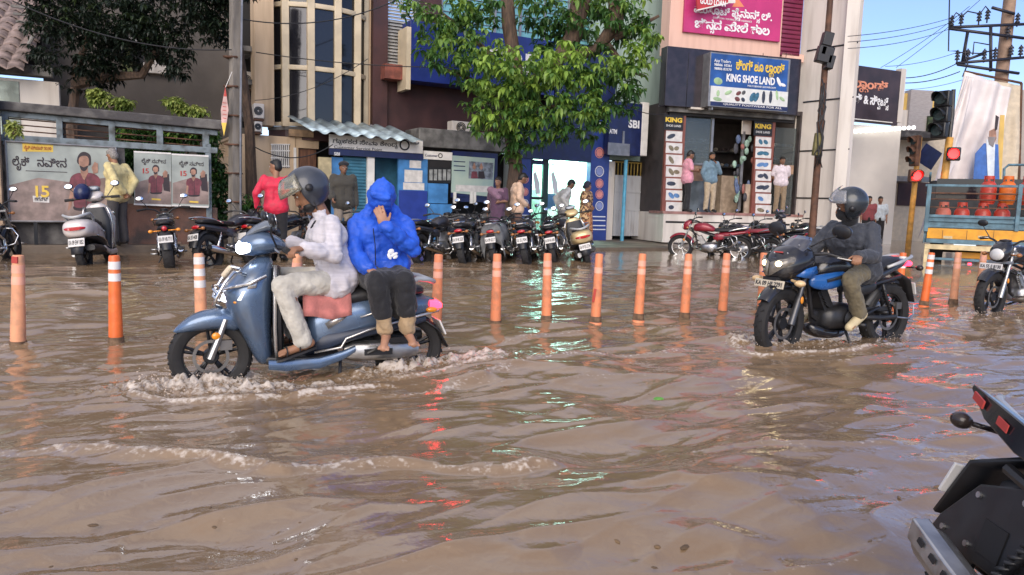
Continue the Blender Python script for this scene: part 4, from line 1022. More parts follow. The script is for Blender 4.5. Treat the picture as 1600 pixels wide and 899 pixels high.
def fill(blobs, base, seed, density, shell=.55, scale=(.8, 1.15)):
    """leaf clump centres spread through ellipsoids given by pixel centre, pixel radii, depth, metres thick, tone"""
    r_ = random.Random(seed); out = []
    for (px, py, rx, ry, Y, dy, tone) in blobs:
        k = Y / FPX; n_ = int(density * rx * ry)
        for _ in range(n_):
            while 1:
                v = Vector((r_.uniform(-1, 1), r_.uniform(-1, 1), r_.uniform(-1, 1)))
                if shell < v.length < 1: break
            c = at_y(px, py, Y) + Vector((v.x * rx * k, v.y * dy, v.z * ry * k))
            out.append((c - base, r_.uniform(*scale), max(.05, tone + .22 * v.z - .12 * v.y + r_.uniform(-.2, .2))))  # besides new growth, daylight painted in: lighter towards clump top and near side
    return out
M_bark = mat('tree_bark', (.10, .065, .045), .9, var=.4, scale=6, bump=.6, bscale=14, stretch=(3, 3, .6))
M_leaf = leaf_material('broad_leaf', (.018, .045, .014), (.062, .16, .035), (.32, .48, .08))
M_leafd = leaf_material('shaded_leaf', (.006, .012, .008), (.018, .032, .016), (.08, .12, .03))  # greens darkened so the leaf colour itself holds the shade of these crowns
tb = at_y(800, 372, 17.6); tb.z = .08
tree = thing('street_tree', 'big leafy street tree with drooping broad leaves in front of the bank building', 'tree', tb)
def br(*pts): return [at_y(x, y, Y) - tb for x, y, Y in pts]
tk = MB()
tk.tube(br((798, 380, 17.6), (800, 320, 17.6), (806, 260, 17.6), (796, 200, 17.6), (810, 130, 17.7), (795, 40, 17.8), (790, -60, 18)), [.26, .20, .17, .16, .16, .17, .15], 10)
tk.tube(br((812, 140, 17.6), (860, 110, 17.5), (895, 60, 17.5), (908, 0, 17.6), (905, -70, 17.6)), [.12, .15, .2, .24, .2], 10)
tk.tube(br((880, 90, 17.5), (930, 80, 17.4), (962, 40, 17.3), (965, -60, 17.3)), [.11, .13, .19, .19], 10)
for pts in (((800, 180, 17.6), (750, 130, 17.3), (700, 110, 17.1), (672, 95, 17)), ((800, 120, 17.6), (740, 60, 17.4), (690, 20, 17.3)), ((960, 60, 17.3), (1000, 40, 17.2), (1030, 25, 17.1)), ((950, 70, 17.3), (980, 110, 17.2), (1010, 120, 17.1)), ((810, 150, 17.6), (850, 170, 17.2), (900, 160, 17))):
    tk.tube(br(*pts), [.08, .055, .03, .02][:len(pts)], 6)
tk.build('trunk', M_bark, tree)
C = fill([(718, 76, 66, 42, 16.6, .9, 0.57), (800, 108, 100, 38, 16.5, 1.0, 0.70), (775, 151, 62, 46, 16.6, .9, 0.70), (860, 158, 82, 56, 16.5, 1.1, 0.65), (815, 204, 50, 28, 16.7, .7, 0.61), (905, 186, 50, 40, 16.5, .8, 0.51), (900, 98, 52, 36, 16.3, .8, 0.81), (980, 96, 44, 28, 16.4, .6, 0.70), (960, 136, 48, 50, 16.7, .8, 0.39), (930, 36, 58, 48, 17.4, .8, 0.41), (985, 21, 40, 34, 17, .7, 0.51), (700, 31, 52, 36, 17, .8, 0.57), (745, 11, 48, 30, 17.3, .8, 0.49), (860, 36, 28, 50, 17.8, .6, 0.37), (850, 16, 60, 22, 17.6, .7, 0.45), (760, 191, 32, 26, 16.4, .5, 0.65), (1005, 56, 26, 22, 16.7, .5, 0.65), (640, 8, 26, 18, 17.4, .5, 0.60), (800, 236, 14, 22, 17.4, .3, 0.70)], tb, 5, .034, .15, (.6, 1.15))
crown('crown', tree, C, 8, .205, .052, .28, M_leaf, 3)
def side_tree(label, px, py, Y, blobs, base_y, seed, dens=.02, trunk=None, m=None, L=.13, w=.03):
    b0 = at_y(px, py, Y); b0.z = .05
    t_ = thing('shade_tree', label, 'tree', b0)
    q = MB()
    for pts in trunk: q.tube([at_y(x, y, Yy) - b0 for x, y, Yy in pts], [.14, .11, .08, .05, .03][:len(pts)], 8)
    q.build('trunk', M_bark, t_)
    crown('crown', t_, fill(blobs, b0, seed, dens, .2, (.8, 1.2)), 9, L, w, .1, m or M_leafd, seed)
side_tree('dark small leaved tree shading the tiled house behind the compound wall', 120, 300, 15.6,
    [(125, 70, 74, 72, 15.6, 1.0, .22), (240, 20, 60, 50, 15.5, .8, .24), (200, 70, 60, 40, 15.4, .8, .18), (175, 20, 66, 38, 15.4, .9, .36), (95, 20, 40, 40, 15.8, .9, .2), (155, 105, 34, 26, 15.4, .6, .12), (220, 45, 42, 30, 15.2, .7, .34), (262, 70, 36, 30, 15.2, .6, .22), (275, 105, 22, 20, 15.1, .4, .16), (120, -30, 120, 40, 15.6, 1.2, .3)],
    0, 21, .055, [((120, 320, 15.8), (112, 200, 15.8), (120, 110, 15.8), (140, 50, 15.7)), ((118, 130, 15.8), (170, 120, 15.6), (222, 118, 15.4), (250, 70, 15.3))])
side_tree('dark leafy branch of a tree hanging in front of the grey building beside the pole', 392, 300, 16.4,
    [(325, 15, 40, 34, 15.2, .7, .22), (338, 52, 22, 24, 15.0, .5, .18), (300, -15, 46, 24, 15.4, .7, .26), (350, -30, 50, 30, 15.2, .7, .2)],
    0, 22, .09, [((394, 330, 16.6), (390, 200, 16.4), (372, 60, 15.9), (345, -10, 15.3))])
def bush(label, px, py, Y, zb, blobs, seed, dens, m, L=.11, w=.03, group=None, name='shrub', scale=(.8, 1.2)):
    b0 = at_y(px, py, Y); b0.z = zb
    t_ = thing(name, label, 'plant', b0, 0, group)
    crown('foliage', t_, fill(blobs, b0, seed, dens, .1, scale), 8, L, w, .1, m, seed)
    q = MB()
    for bl in blobs: q.tube([(0, 0, 0), (at_y(bl[0], bl[1], bl[4]) - b0) * .6 + Vector((.05, 0, 0)), at_y(bl[0], bl[1], bl[4]) - b0], [.02, .014, .007], 5)
    q.build('stems', M_bark, t_)
M_leafl = leaf_material('light_leaf', (.05, .09, .02), (.16, .24, .05), (.40, .45, .12))
bush('light green creeper on the coping below the tree', 172, 162, 14.0, FEN.uv(172, 165)[1], [(155, 150, 14, 11, 14.2, .2, .75), (185, 160, 20, 8, 14.3, .2, .65)], 31, .35, M_leafl)
bush('light green weed on the coping right of the creeper', 292, 170, 14.8, FEN.uv(292, 176)[1], [(272, 160, 14, 10, 14.9, .2, .7), (300, 172, 26, 7, 15, .2, .7)], 32, .35, M_leafl)
bush('bright green sprig in the railing above the large poster', 20, 205, 12.2, FEN.uv(20, 214)[1], [(21, 196, 8, 7, 12.3, .08, 1.1), (21, 206, 8, 6, 12.3, .08, 1.0)], 33, .5, M_leafl, .08, .03)
bush('tangled plants seen through the open railing', 250, 380, 15.0, .1, [(210, 207, 36, 16, 15, .3, .45), (275, 215, 40, 18, 15.4, .3, .45), (240, 250, 60, 30, 15.2, .3, .25), (200, 260, 16, 45, 14.5, .25, .2), (300, 205, 40, 14, 15.2, .3, .5), (330, 240, 16, 40, 15.6, .3, .3), (342, 300, 18, 40, 15.6, .3, .2)], 34, .14, M_leaf, .13, .03)
bush('low weeds at the foot of the tan gate wall', 400, 380, 15.2, .1, [(388, 330, 20, 26, 15.8, .3, .3), (410, 345, 18, 22, 15.4, .3, .35), (345, 350, 14, 20, 14.8, .3, .25)], 35, .14, M_leaf, .12, .03)
# fallen leaves and litter
r9 = random.Random(12); lit = MB(); lcols = []
M_lit = [mat('litter_paper', (.55, .50, .46), .7, var=.2), mat('litter_brown', (.16, .10, .05), .8, var=.3), mat('litter_green', (.20, .40, .05), .6, var=.2), mat('litter_stone', (.17, .12, .09), .9, var=.3, scale=9)]
lm = [MB() for _ in range(4)]
for k in range(230):
    a = r9.uniform(-9, 12); n_ = r9.uniform(.1, 2.6) if a < 6 else r9.uniform(.1, 1.8)
    p = KERB.P(a, n_, .105 + (.04 if a < 5 else .0) + .01 * n_); s_ = r9.uniform(.02, .09); q = r9.choice((0, 1, 1, 3, 3, 0, 2) if k % 7 == 0 else (0, 1, 1, 3, 3, 3))
    lm[q].ell(p, (s_, s_ * r9.uniform(.5, 1), s_ * r9.uniform(.2, .6)), Matrix.Rotation(r9.uniform(0, 6), 3, 'Z'), 7, 4)
for k in range(26):
    p = KERB.P(KERB.uv(r9.uniform(190, 330), 385)[0], r9.uniform(.4, 1.6), .14); s_ = r9.uniform(.06, .2); lm[3].ell(p, (s_, s_ * .7, s_ * .7), Matrix.Rotation(r9.uniform(0, 6), 3, 'Z'), 8, 5)
for k, nm in enumerate(('paper_litter', 'dry_leaf_litter', 'green_litter', 'rubble')):
    tag(lm[k].build(nm, M_lit[k], smooth=k == 3), kind='stuff')
db = MB()
for k in range(70):
    p = onz(r9.uniform(0, 1600), r9.uniform(430, 890), .012); s_ = r9.uniform(.004, .012); db.ell(p, (s_ * r9.uniform(1, 2.5), s_, s_ * .35), Matrix.Rotation(r9.uniform(0, 6), 3, 'Z'), 6, 4)
tag(db.build('floating_debris', M_lit[1]), kind='stuff')
def leaf_on_water(px, py, L, col, rz, label):
    p = onz(px, py, .012); v = MB(); pr = [(-1, 0), (-.5, .32), (.1, .36), (.6, .2), (1, 0), (.6, -.2), (.1, -.36), (-.5, -.32)]
    n_ = len(pr); v.add([(x * L, y * L, .004 + .02 * L * abs(x) + .006 * (y > 0)) for x, y in pr] + [(x * L, y * L, -.002) for x, y in pr], [tuple(range(n_)), tuple(range(2 * n_ - 1, n_ - 1, -1))] + [(i, i + n_, (i + 1) % n_ + n_, (i + 1) % n_) for i in range(n_)])
    o = v.build('fallen_leaf', mat('leaf_%d' % px, col, .5, var=.2, scale=30), smooth=False); o.location = p; o.rotation_euler = (0, 0, rz); tag(o, label, 'leaf')
leaf_on_water(748, 871, .024, (.45, .27, .10), .25, 'tan fallen leaf floating near the bottom edge of the water')
leaf_on_water(786, 727, .022, (.42, .27, .06), -.1, 'small yellow leaf floating on the foamy wave crest')
leaf_on_water(1029, 624, .03, (.12, .35, .05), .1, 'small green leaf floating on the water between the vehicles')
leaf_on_water(548, 828, .008, (.03, .02, .02), .4, 'tiny dark scrap floating on the brown water')

# ================================================================== truck with gas cylinders
TR = Plane(at_y(1520, 415, 17.0), 119)
tr0 = TR.uv(1512, 410)[0]
tru = TR.root('cargo_truck', 'cargo truck with blue slatted body and yellow tail panel seen from behind', 'truck', tr0, 0, -.1)
def tb_(px0, py0, px1, py1, name, m, n0, n1, bevel=.01, par=None):
    a0, a1, z0, z1 = TR.rect(px0, py0, px1, py1, 0.0)
    return MB().box(a0 - tr0, a1 - tr0, n0, n1, z0 + .1, z1 + .1).build(name, m, par or tru, bevel=bevel)
M_tb = mat('truck_blue_paint', (.10, .19, .24), .5, var=.3, scale=5, bump=.1); M_ty = mat('truck_yellow_paint', (.72, .33, .02), .45, var=.15, scale=4); M_tc = mat('truck_cream_paint', (.62, .50, .28), .5, var=.2)
XL, XR = 1446, 1655
tb_(XL, 342, XR, 361, 'tail_panel', M_tb, .02, .05)
for (ya, yb_) in ((338, 342.5), (346, 349.5), (355, 359)): tb_(XL, ya - 0, XR, yb_, 'slat', M_tb, -.02, .04)
tb_(XL + 2, 360, XR, 377, 'yellow_panel', M_ty, -.01, .05); tb_(XL, 377, XR, 384, 'slat', M_tb, -.03, .05)
for x in (1472, 1510, 1552): tb_(x, 360, x + .8, 377, 'panel_joint', M_rust, -.014, -.009, 0)
tb_(XL - 2, 386, XR, 394, 'bumper', M_tc, -.05, .08); tb_(XL - 3, 386, XL + 4, 412, 'mud_post', M_tc, -.04, .1)
for x in (XL, 1588, 1650): tb_(x, 288, x + 7, 362, 'corner_post', M_tb, -.05, .04)
for (ya, yb_) in ((289, 293), (302, 304.5), (312, 314), (325, 327)): tb_(XL, ya, 1650, yb_, 'rail', M_tb if ya < 300 else M_rust, -.01, .02)
a0, a1, z0, z1 = TR.rect(XL, 289, XR, 384, 0)
a0 -= tr0; a1 -= tr0; z0 += .1; z1 += .1
fl = TR.rect(XL, 342, XR, 361, 0)[3] + .1
MB().box(a0, a1, .05, 4.2, z0, fl).build('load_bed', M_tb, tru)
for yy in (a0, a1 - .05):
    t = MB()
    for k in range(4): t.box(yy, yy + .05, .05, 4.2, fl + .12 + k * .28, fl + .2 + k * .28)
    for k in range(5): t.box(yy, yy + .06, .1 + k, .2 + k, fl, z1)
    t.build('side_slats', M_tb, tru)
MB().box(a0, a1, 4.2, 5.6, .6, z1 + .25).build('cab', M_black, tru, bevel=.1); MB().box(a0 + .2, a1 - .2, 4.18, 4.2, z1 - .25, z1 + .3).build('rear_window', M_dglass, tru)
arch = [at_y(x, y, 20.6) - TR.P(tr0, 0, -.1) for x, y in ((1568, 290), (1569, 264), (1576, 258), (1640, 258), (1645, 290))]
Ri = Matrix.Rotation(-TR.rz, 3, 'Z'); MB().tube([Ri @ p for p in arch], .035, 7).build('cab_guard', M_tb, tru)
for sx in (a0 + .3, a1 - .3):
    w = MB(); w.lathe([(.18, -.14), (.36, -.13), (.40, -.08), (.40, .08), (.36, .13), (.18, .14)], (0, 0, 0), 'x', 28, 0, 2 * PI); 
    o = w.build('wheel', mat('tyre_rubber', (.018, .017, .017), .75, var=.3, scale=20), tru, angle=50); o.location = (sx, 1.0, .4)
MB().cyl((a0 + .2, 1.0, .4), (a1 - .2, 1.0, .4), .09, n=10).build('axle', M_black, tru); MB().box(a0 + .5, a0 + .62, .1, 5.2, .55, z0).box(a1 - .62, a1 - .5, .1, 5.2, .55, z0).build('chassis', M_black, tru)
tb_(1500, 396, 1555, 406, 'spare_bracket', M_ty, .3, .34); tb_(XL, 407, XR, 411, 'under_run_bar', M_tb, -.02, .04)
for x in (1512, 1575): tb_(x, 413 - 2, x + 6, 416 - 2, 'tail_lamp', mat('tail_lamp_red', (.7, .02, .03), .2, var=0, emit=3, ecol=(1, .03, .06)), -.04, -.02)
tb_(1474, 369, 1488, 373, 'painted_mark', M_tc, -.013, -.009, 0); tb_(1528, 369, 1544, 373, 'painted_mark', M_tc, -.013, -.009, 0)
M_cyl = mat('gas_cylinder_red', (.50, .05, .025), .4, var=.2, scale=6, coat=.2); M_cylp = mat('gas_cylinder_faded', (.55, .15, .10), .55, var=.2, scale=6); M_cylo = mat('gas_cylinder_orange', (.70, .16, .02), .4, var=.15)
def gas(px, py, n, m, label):
    a = TR.uv(px, py, n)[0]; z = TR.uv(px, py, n)[1]
    rt = TR.root('gas_cylinder', label, 'gas cylinder', a, n, z, 'gas cylinders on the truck')
    MB().lathe([(.001, .02), (.13, .02), (.15, .04), (.16, .09), (.16, .40), (.15, .46), (.11, .51), (.05, .535), (.001, .54)], axis='z', n=22).build('body', m, rt)
    q = MB(); q.lathe([(.135, 0), (.14, .05), (.132, .05), (.127, 0)], axis='z', n=20); q.build('foot_ring', m, rt)
    q = MB(); q.lathe([(.10, .60), (.10, .655), (.094, .655), (.094, .60)], axis='z', n=18)
    for k in range(3): an = k * 2.1 + .4; q.obox((.1 * math.cos(an), .1 * math.sin(an), .56), (.05, .012, .12), Matrix.Rotation(an + PI / 2, 3, 'Z'))
    q.build('collar', m, rt); q = MB(); q.cyl((0, 0, .53), (0, 0, .6), .022, n=8); q.build('valve', M_steel, rt)
zf = fl - .1
def gb(px, n, layer, m, label):
    a = TR.uv(px, 330, n)[0]
    rt_z = zf + .01 + layer * .60 
    pt = TR.P(a, n, rt_z)
    rt = TR.root('gas_cylinder', label, 'gas cylinder', a, n, rt_z, 'gas cylinders on the truck'); return rt
def gas2(px, n, layer, m, label, zoff=0):
    rt = gb(px, n, layer, m, label); rt.location.z += zoff
    MB().lathe([(.001, .02), (.13, .02), (.15, .04), (.165, .10), (.165, .40), (.15, .46), (.11, .51), (.05, .535), (.001, .54)], axis='z', n=22).build('body', m, rt)
    MB().lathe([(.135, 0), (.14, .05), (.132, .05), (.127, 0)], axis='z', n=20).build('foot_ring', m, rt)
    q = MB(); q.lathe([(.105, .575), (.105, .65), (.098, .65), (.098, .575)], axis='z', n=18)
    for k in range(3): an = k * 2.1 + .4; q.obox((.1 * math.cos(an), .1 * math.sin(an), .55), (.05, .012, .14), Matrix.Rotation(an + PI / 2, 3, 'Z'))
    q.build('collar', m, rt); MB().cyl((0, 0, .53), (0, 0, .6), .022, n=8).build('valve', M_steel, rt)
zc = -.30
gas2(1474, .45, 0, M_cylp, 'leftmost faded gas cylinder in the lower row on the truck', zc); gas2(1503, .45, 0, M_cyl, 'second gas cylinder from the left in the lower row', zc)
gas2(1536, .45, 0, M_cyl, 'lower gas cylinder under the dark red upright one', zc); gas2(1566, .45, 0, M_cyl, 'lower gas cylinder under the bright orange upright one', zc)
gas2(1541, .50, 1, M_cyl, 'dark red upright gas cylinder standing on the lower row', zc + .02); gas2(1571, .50, 1, M_cylo, 'bright orange red gas cylinder on top beside the dark one', zc + .02)
gas2(1602, .5, 1, M_cyl, 'upper gas cylinder cut by the right edge of the photo', zc + .02)
# ================================================================== vehicles (local frame: +x forward, +y left, z up from the road)
M_rub = mat('tyre_rubber', (.018, .017, .017), .75, var=.3, scale=20)
M_alloy = mat('black_alloy', (.02, .02, .022), .35, .5, var=.2)
M_alum = mat('cast_aluminium', (.42, .42, .42), .35, .9, var=.2, scale=12)
M_chr = mat('chrome', (.68, .68, .68), .12, 1.0, var=.05)
M_plas = mat('black_plastic', (.018, .018, .02), .42, var=.2, scale=12)
M_seatm = mat('black_vinyl', (.016, .016, .018), .48, var=.2, scale=14, bump=.1, bscale=120)
M_disc = mat('brake_steel', (.20, .19, .18), .4, .8, var=.1)
M_amb = mat('amber_lens', (.80, .28, .01), .15, var=0, coat=.6); M_ambd = mat('dull_amber_lens', (.34, .13, .03), .2, var=0, coat=.5)
M_redl = mat('red_lens', (.45, .01, .015), .12, var=0, coat=.6)
M_clear = mat('clear_lens', (.62, .62, .60), .08, var=.1, coat=.8)
M_plate = mat('number_plate_white', (.68, .66, .63), .5, var=.08)
M_platey = mat('number_plate_cream', (.62, .55, .42), .5, var=.1)
M_mir = mat('mirror_glass', (.75, .78, .82), .04, 1.0, var=0)
def lampmat(name, c, e): return mat(name, c, .2, var=0, emit=e, ecol=c)
M_hlw = lampmat('lit_headlamp_white', (.92, .96, 1.0), 3.5)
M_hly = lampmat('lit_headlamp_warm', (1.0, .80, .42), 7.0)
M_tll = lampmat('lit_tail_lamp', (1.0, .015, .035), 5.0)

def wheel(root, x, Rw, w, T=None, spokes=5, rim=M_alloy, wire=False, disc=1, name='wheel'):
    a = MB(); a.T = T
    a.lathe([(Rw * .70, -w * .55), (Rw * .70, w * .55), (Rw * .655, w * .5), (Rw * .64, 0), (Rw * .655, -w * .5)], (x, 0, Rw), 'y', 32)
    a.lathe([(.001, -w * .75), (Rw * .17, -w * .75), (Rw * .2, -w * .4), (Rw * .2, w * .4), (Rw * .17, w * .75), (.001, w * .75)], (x, 0, Rw), 'y', 18)
    n_ = 22 if wire else spokes
    for k in range(n_):
        an = 2 * PI * k / n_ + .3; ca, sa = math.cos(an), math.sin(an)
        p0 = (x + ca * Rw * .13, (.02 if k % 2 else -.02) if wire else 0, Rw + sa * Rw * .13); p1 = (x + ca * Rw * .68, 0, Rw + sa * Rw * .68)
        if wire: a.cyl(p0, p1, .003, n=5)
        else:
            for q in (-.10, .10):
                p1 = (x + math.cos(an + q) * Rw * .68, 0, Rw + math.sin(an + q) * Rw * .68); a.tube([p0, p1], [Rw * .055, Rw * .042], 6, flat=1)
    wh = a.build(name, M_chr if wire else rim, root, angle=45)
    t = MB(); t.T = T
    t.lathe([(Rw * .69, -w * .72), (Rw * .80, -w * .98), (Rw * .90, -w), (Rw * .965, -w * .72), (Rw * .99, -w * .30), (Rw, 0), (Rw * .99, w * .30), (Rw * .965, w * .72), (Rw * .90, w), (Rw * .80, w * .98), (Rw * .69, w * .72)], (x, 0, Rw), 'y', 40)
    for k in range(44):    # tread blocks
        an = 2 * PI * k / 44
        t.obox((x + math.cos(an) * Rw * .985, (w * .4 if k % 2 else -w * .4), Rw + math.sin(an) * Rw * .985), (Rw * .06, w * .55, Rw * .05), Matrix.Rotation(-an, 3, 'Y') @ Matrix.Rotation(.5 if k % 2 else -.5, 3, 'X'))
    t.build('tyre', M_rub, wh, angle=30)
    if disc:
        d = MB(); d.T = T; d.lathe([(Rw * .36, w * .80), (Rw * .44, w * .80), (Rw * .44, w * .74), (Rw * .36, w * .74)], (x, 0, Rw), 'y', 28)
        d.obox((x - Rw * .36, w * .85, Rw + Rw * .3), (.07, .035, .06)); d.build('brake_disc', M_disc, wh)
    return wh
def arc_fender(root, x, zc, Rf, w, a0, a1, m, T=None, name='front_fender', n=14, drop=.03):
    rings = []
    for i in range(n + 1):
        an = R(a0 + (a1 - a0) * i / n); c, s_ = math.cos(an), math.sin(an); k = 1 - .25 * (abs(2 * i / n - 1) ** 3)
        ring = []
        for y, dr in ((-1, -drop), (-.8, -.006), (-.35, .008), (.35, .008), (.8, -.006), (1, -drop), (.75, -.02), (0, -.008), (-.75, -.02)):
            ring.append((x + c * (Rf + dr), y * w * k, zc + s_ * (Rf + dr)))
        rings.append(ring)
    b_ = MB(); b_.T = T; return b_.loft(rings).build(name, m, root, bevel=0)
def mirrors(root, pts, T=None, m=M_plas, tilt=0.0, sz=1.0):
    for (p0, p1) in pts:
        a = MB(); a.T = T; a.tube([p0, (Vector(p0) + Vector(p1)) / 2 + Vector((.02, 0, .01)), p1], .006, 6)
        a.ell((p1[0], p1[1], p1[2] + .02), (.022 * sz, .062 * sz, .042 * sz), Matrix.Rotation(.2, 3, 'Y')); o = a.build('mirror', m, root)
        g = MB(); g.T = T; g.ell((p1[0] - .018 * sz, p1[1], p1[2] + .022), (.008, .054 * sz, .035 * sz), Matrix.Rotation(.2, 3, 'Y')); g.build('mirror_glass', M_mir, o)
def plate(root, c, rot, w, h, m, txt=None, name='number_plate'):
    a = MB(); a.obox(c, (.012, w, h), rot); o = a.build(name, m, root, bevel=.003)
    if txt:
        me = text_mesh(txt, h * .55 / .72, .001, .02); xs = [v.co.x for v in me.vertices]; k = w * .9 / (max(xs) - min(xs)); mid = (max(xs) + min(xs)) / 2
        sgn = -1 if rot @ Vector((1, 0, 0)) and root is not None and c[0] < 0 else 1
        for v in me.vertices:
            q = Vector((sgn * (.008 + v.co.z), sgn * (v.co.x - mid) * k, v.co.y - h * .27)); v.co = Vector(c) + rot @ q
        me.materials.append(M_text); t = bpy.data.objects.new('lettering', me); COL.objects.link(t); t.parent = o
    return o
def yz(x, zc, hy, hz, e=2.6, n=18, y0=0.0): return [(x, y0 + p[1], zc + p[2]) for p in sring((0, 0, 0), hy, hz, e, n, 'yz')]

def scooter(label, loc, rz, col, group=None, lean=0.0, scale=1.0, lit=False, steer=0.0, plate_txt=None, style=0, helmet=None, zscale=1.0, front=True):
    rt = thing('scooter', label, 'scooter', loc, rz, group, lean, scale); rt.scale[2] *= zscale
    T = Matrix.Translation((.40, 0, 0)) @ Matrix.Rotation(steer, 4, 'Z') @ Matrix.Translation((-.40, 0, 0))
    trim = M_chr if style else mat('silver_trim', (.60, .58, .55), .28, .8, var=.08)
    # front wheel, fork and fender
    wheel(rt, .62, .238, .046, T, 5, disc=1); wheel(rt, -.60, .235, .05, None, 5, disc=0)
    f = MB(); f.T = T
    for y in (.085, -.085): f.tube([(.625, y, .235), (.575, y, .36), (.535, y * .9, .47)], [.022, .02, .018], 8)
    f.build('front_fork', M_alum, rt)
    b = MB(); b.T = T
    secs = [(.815, .415, .02, .02, 0), (.795, .42, .05, .035, 0), (.74, .445, .075, .055, .385), (.66, .462, .088, .062, .385), (.58, .470, .092, .062, .39), (.50, .462, .088, .06, .385), (.44, .43, .078, .055, .375)]
    rings = []
    for x, zc, hy, hz, _ in secs:
        ring = []
        for j in range(20):
            t = 2 * PI * j / 20; a_, b2 = math.cos(t), math.sin(t)
            p = math.copysign(abs(a_) ** .72, a_) * hy; q = math.copysign(abs(b2) ** .8, b2) * hz
            if b2 < 0: q *= 1.05
            ring.append((x - .02 * b2, p, zc + q))
        rings.append(ring)
    b.loft(rings); fo_ = b.build('front_fender', col, rt, sub=1)
    q = MB(); q.T = T
    for y in (.098, -.098): q.ell((.59, y, .375), (.026, .012, .022))
    q.build('side_reflector', M_amb, rt)
    # apron
    rings = [sring((x, 0, z), hx, hy, 2.5, 20) for x, z, hx, hy in ((.305, .17, .045, .10), (.325, .24, .06, .14), (.345, .32, .075, .165), (.375, .43, .105, .185), (.398, .53, .135, .20), (.405, .60, .150, .205), (.395, .67, .142, .20), (.365, .735, .112, .18), (.335, .79, .08, .145), (.315, .83, .055, .10), (.31, .85, .03, .06))]
    MB().loft(rings).build('front_apron', col, rt, sub=1)
    g = MB()
    for s_ in (1, -1):
        g.tube([(.255, s_ * .145, .80), (.262, s_ * .185, .68), (.262, s_ * .192, .56), (.262, s_ * .178, .42), (.255, s_ * .155, .30), (.245, s_ * .125, .21)], .0115, 8)
    g.build('apron_edge_trim', trim, rt)
    if front:
        gb_ = MB()
        for s_ in (1, -1): gb_.tube([(.575, s_ * .10, .645), (.50, s_ * .178, .675), (.40, s_ * .218, .70), (.31, s_ * .205, .745)], .010, 8)
        gb_.build('guard_bar', M_chr, rt)
    n_ = MB(); n_.loft([sring((x, 0, z), hx, hy, 2.6, 18) for x, z, hx, hy in ((.225, .24, .03, .13), (.235, .45, .035, .17), (.235, .62, .035, .175), (.245, .78, .03, .13))]).build('inner_panel', M_plas, rt)
    # garnish below the handlebar and lower lamp
    q = MB()
    for s_ in (1, -1):
        q.add([(.515, s_ * .05, .675), (.475, s_ * .130, .70), (.36, s_ * .205, .715), (.37, s_ * .213, .675), (.49, s_ * .150, .645), (.535, s_ * .05, .62)], [(0, 1, 4, 5), (1, 2, 3, 4)])
    q.build('garnish', trim, rt, solid=.012)
    q = MB()
    for s_ in (1, -1): q.add([(.545, s_ * .012, .61), (.525, s_ * .09, .625), (.43, s_ * .196, .652), (.455, s_ * .196, .60), (.54, s_ * .085, .575), (.556, s_ * .012, .575)], [(0, 1, 4, 5), (1, 2, 3, 4)])
    q.build('position_lamp', M_clear if not lit else lampmat('lit_position_lamp', (.85, .9, 1), .9), rt, solid=.014)
    q = MB()
    for s_ in (1, -1): q.ell((.475, s_ * .17, .585), (.02, .012, .010))
    q.build('reflector', M_amb, rt)
    cg = MB()      # crash guard
    if front:
        for s_ in (1, -1):
            cg.tube([(.42, s_ * .15, .745), (.49, s_ * .185, .765), (.535, s_ * .2, .71), (.585, s_ * .205, .62), (.60, s_ * .19, .575), (.56, s_ * .14, .55)], .011, 8)
        cg.tube([(.575, .205, .64), (.60, .1, .655), (.605, 0, .66), (.60, -.1, .655), (.575, -.205, .64)], .010, 8); cg.build('crash_guard', M_chr, rt)
        MB().capsule((.50, -.19, .755), (.535, -.20, .71), .018, n=10).build('guard_sleeve', mat('beige_rubber', (.6, .5, .36), .5, var=.1), rt)
    # handlebar cowl
    c = MB(); c.T = T
    c.loft([yz(x, z, hy, hz, 2.4, 20) for x, z, hy, hz in ((.455, .900, .045, .038), (.43, .907, .085, .058), (.38, .920, .118, .076), (.32, .930, .138, .080), (.26, .926, .132, .064), (.21, .915, .10, .042), (.175, .905, .05, .022))]); c.build('handlebar_cowl', col, rt, sub=1)
    h = MB(); h.T = T; h.loft([yz(x, z, hy, hz, 2.3, 18) for x, z, hy, hz in ((.470, .893, .030, .020), (.452, .897, .070, .040), (.415, .903, .108, .046), (.395, .905, .116, .040))]); h.build('headlight', M_hlw if lit else M_clear, rt)
    q = MB(); q.T = T; q.loft([yz(x, z, hy, hz, 2.4, 16) for x, z, hy, hz in ((.41, .972, .05, .012), (.36, 1.005, .085, .028), (.30, 1.03, .10, .034), (.25, 1.03, .09, .024), (.235, 1.02, .06, .012))]); q.build('instrument_visor', mat('grey_visor_plastic', (.20, .23, .27), .3, .2, var=.2, coat=.3), rt)
    q = MB(); q.T = T; q.cyl((.315, 0, .83), (.295, 0, .93), .045, n=12)
    q.tube([(.24, -.12, .91), (.215, -.22, .905), (.20, -.36, .90)], .013, 8); q.tube([(.24, .12, .91), (.215, .22, .905), (.20, .36, .90)], .013, 8); hb = q.build('handlebar', M_plas, rt)
    for s_ in (1, -1):
        q = MB(); q.T = T; q.cyl((.208, s_ * .25, .902), (.20, s_ * .365, .90), .0185, n=12); q.build('grip', M_rub, hb)
        q = MB(); q.T = T; q.tube([(.26, s_ * .21, .91), (.262, s_ * .28, .902), (.25, s_ * .37, .893)], .006, 6); q.build('brake_lever', M_alum, hb)
    mirrors(rt, [((.25, s_ * .19, .915), (.285, s_ * .31, 1.055)) for s_ in (1, -1)], T, M_plas)
    # floor and body
    MB().loft([yz(x, z, hy, hz, 5, 16) for x, z, hy, hz in ((.31, .215, .125, .03), (.2, .205, .165, .035), (.02, .205, .17, .035), (-.12, .22, .16, .04))]).build('floorboard', M_plas, rt)
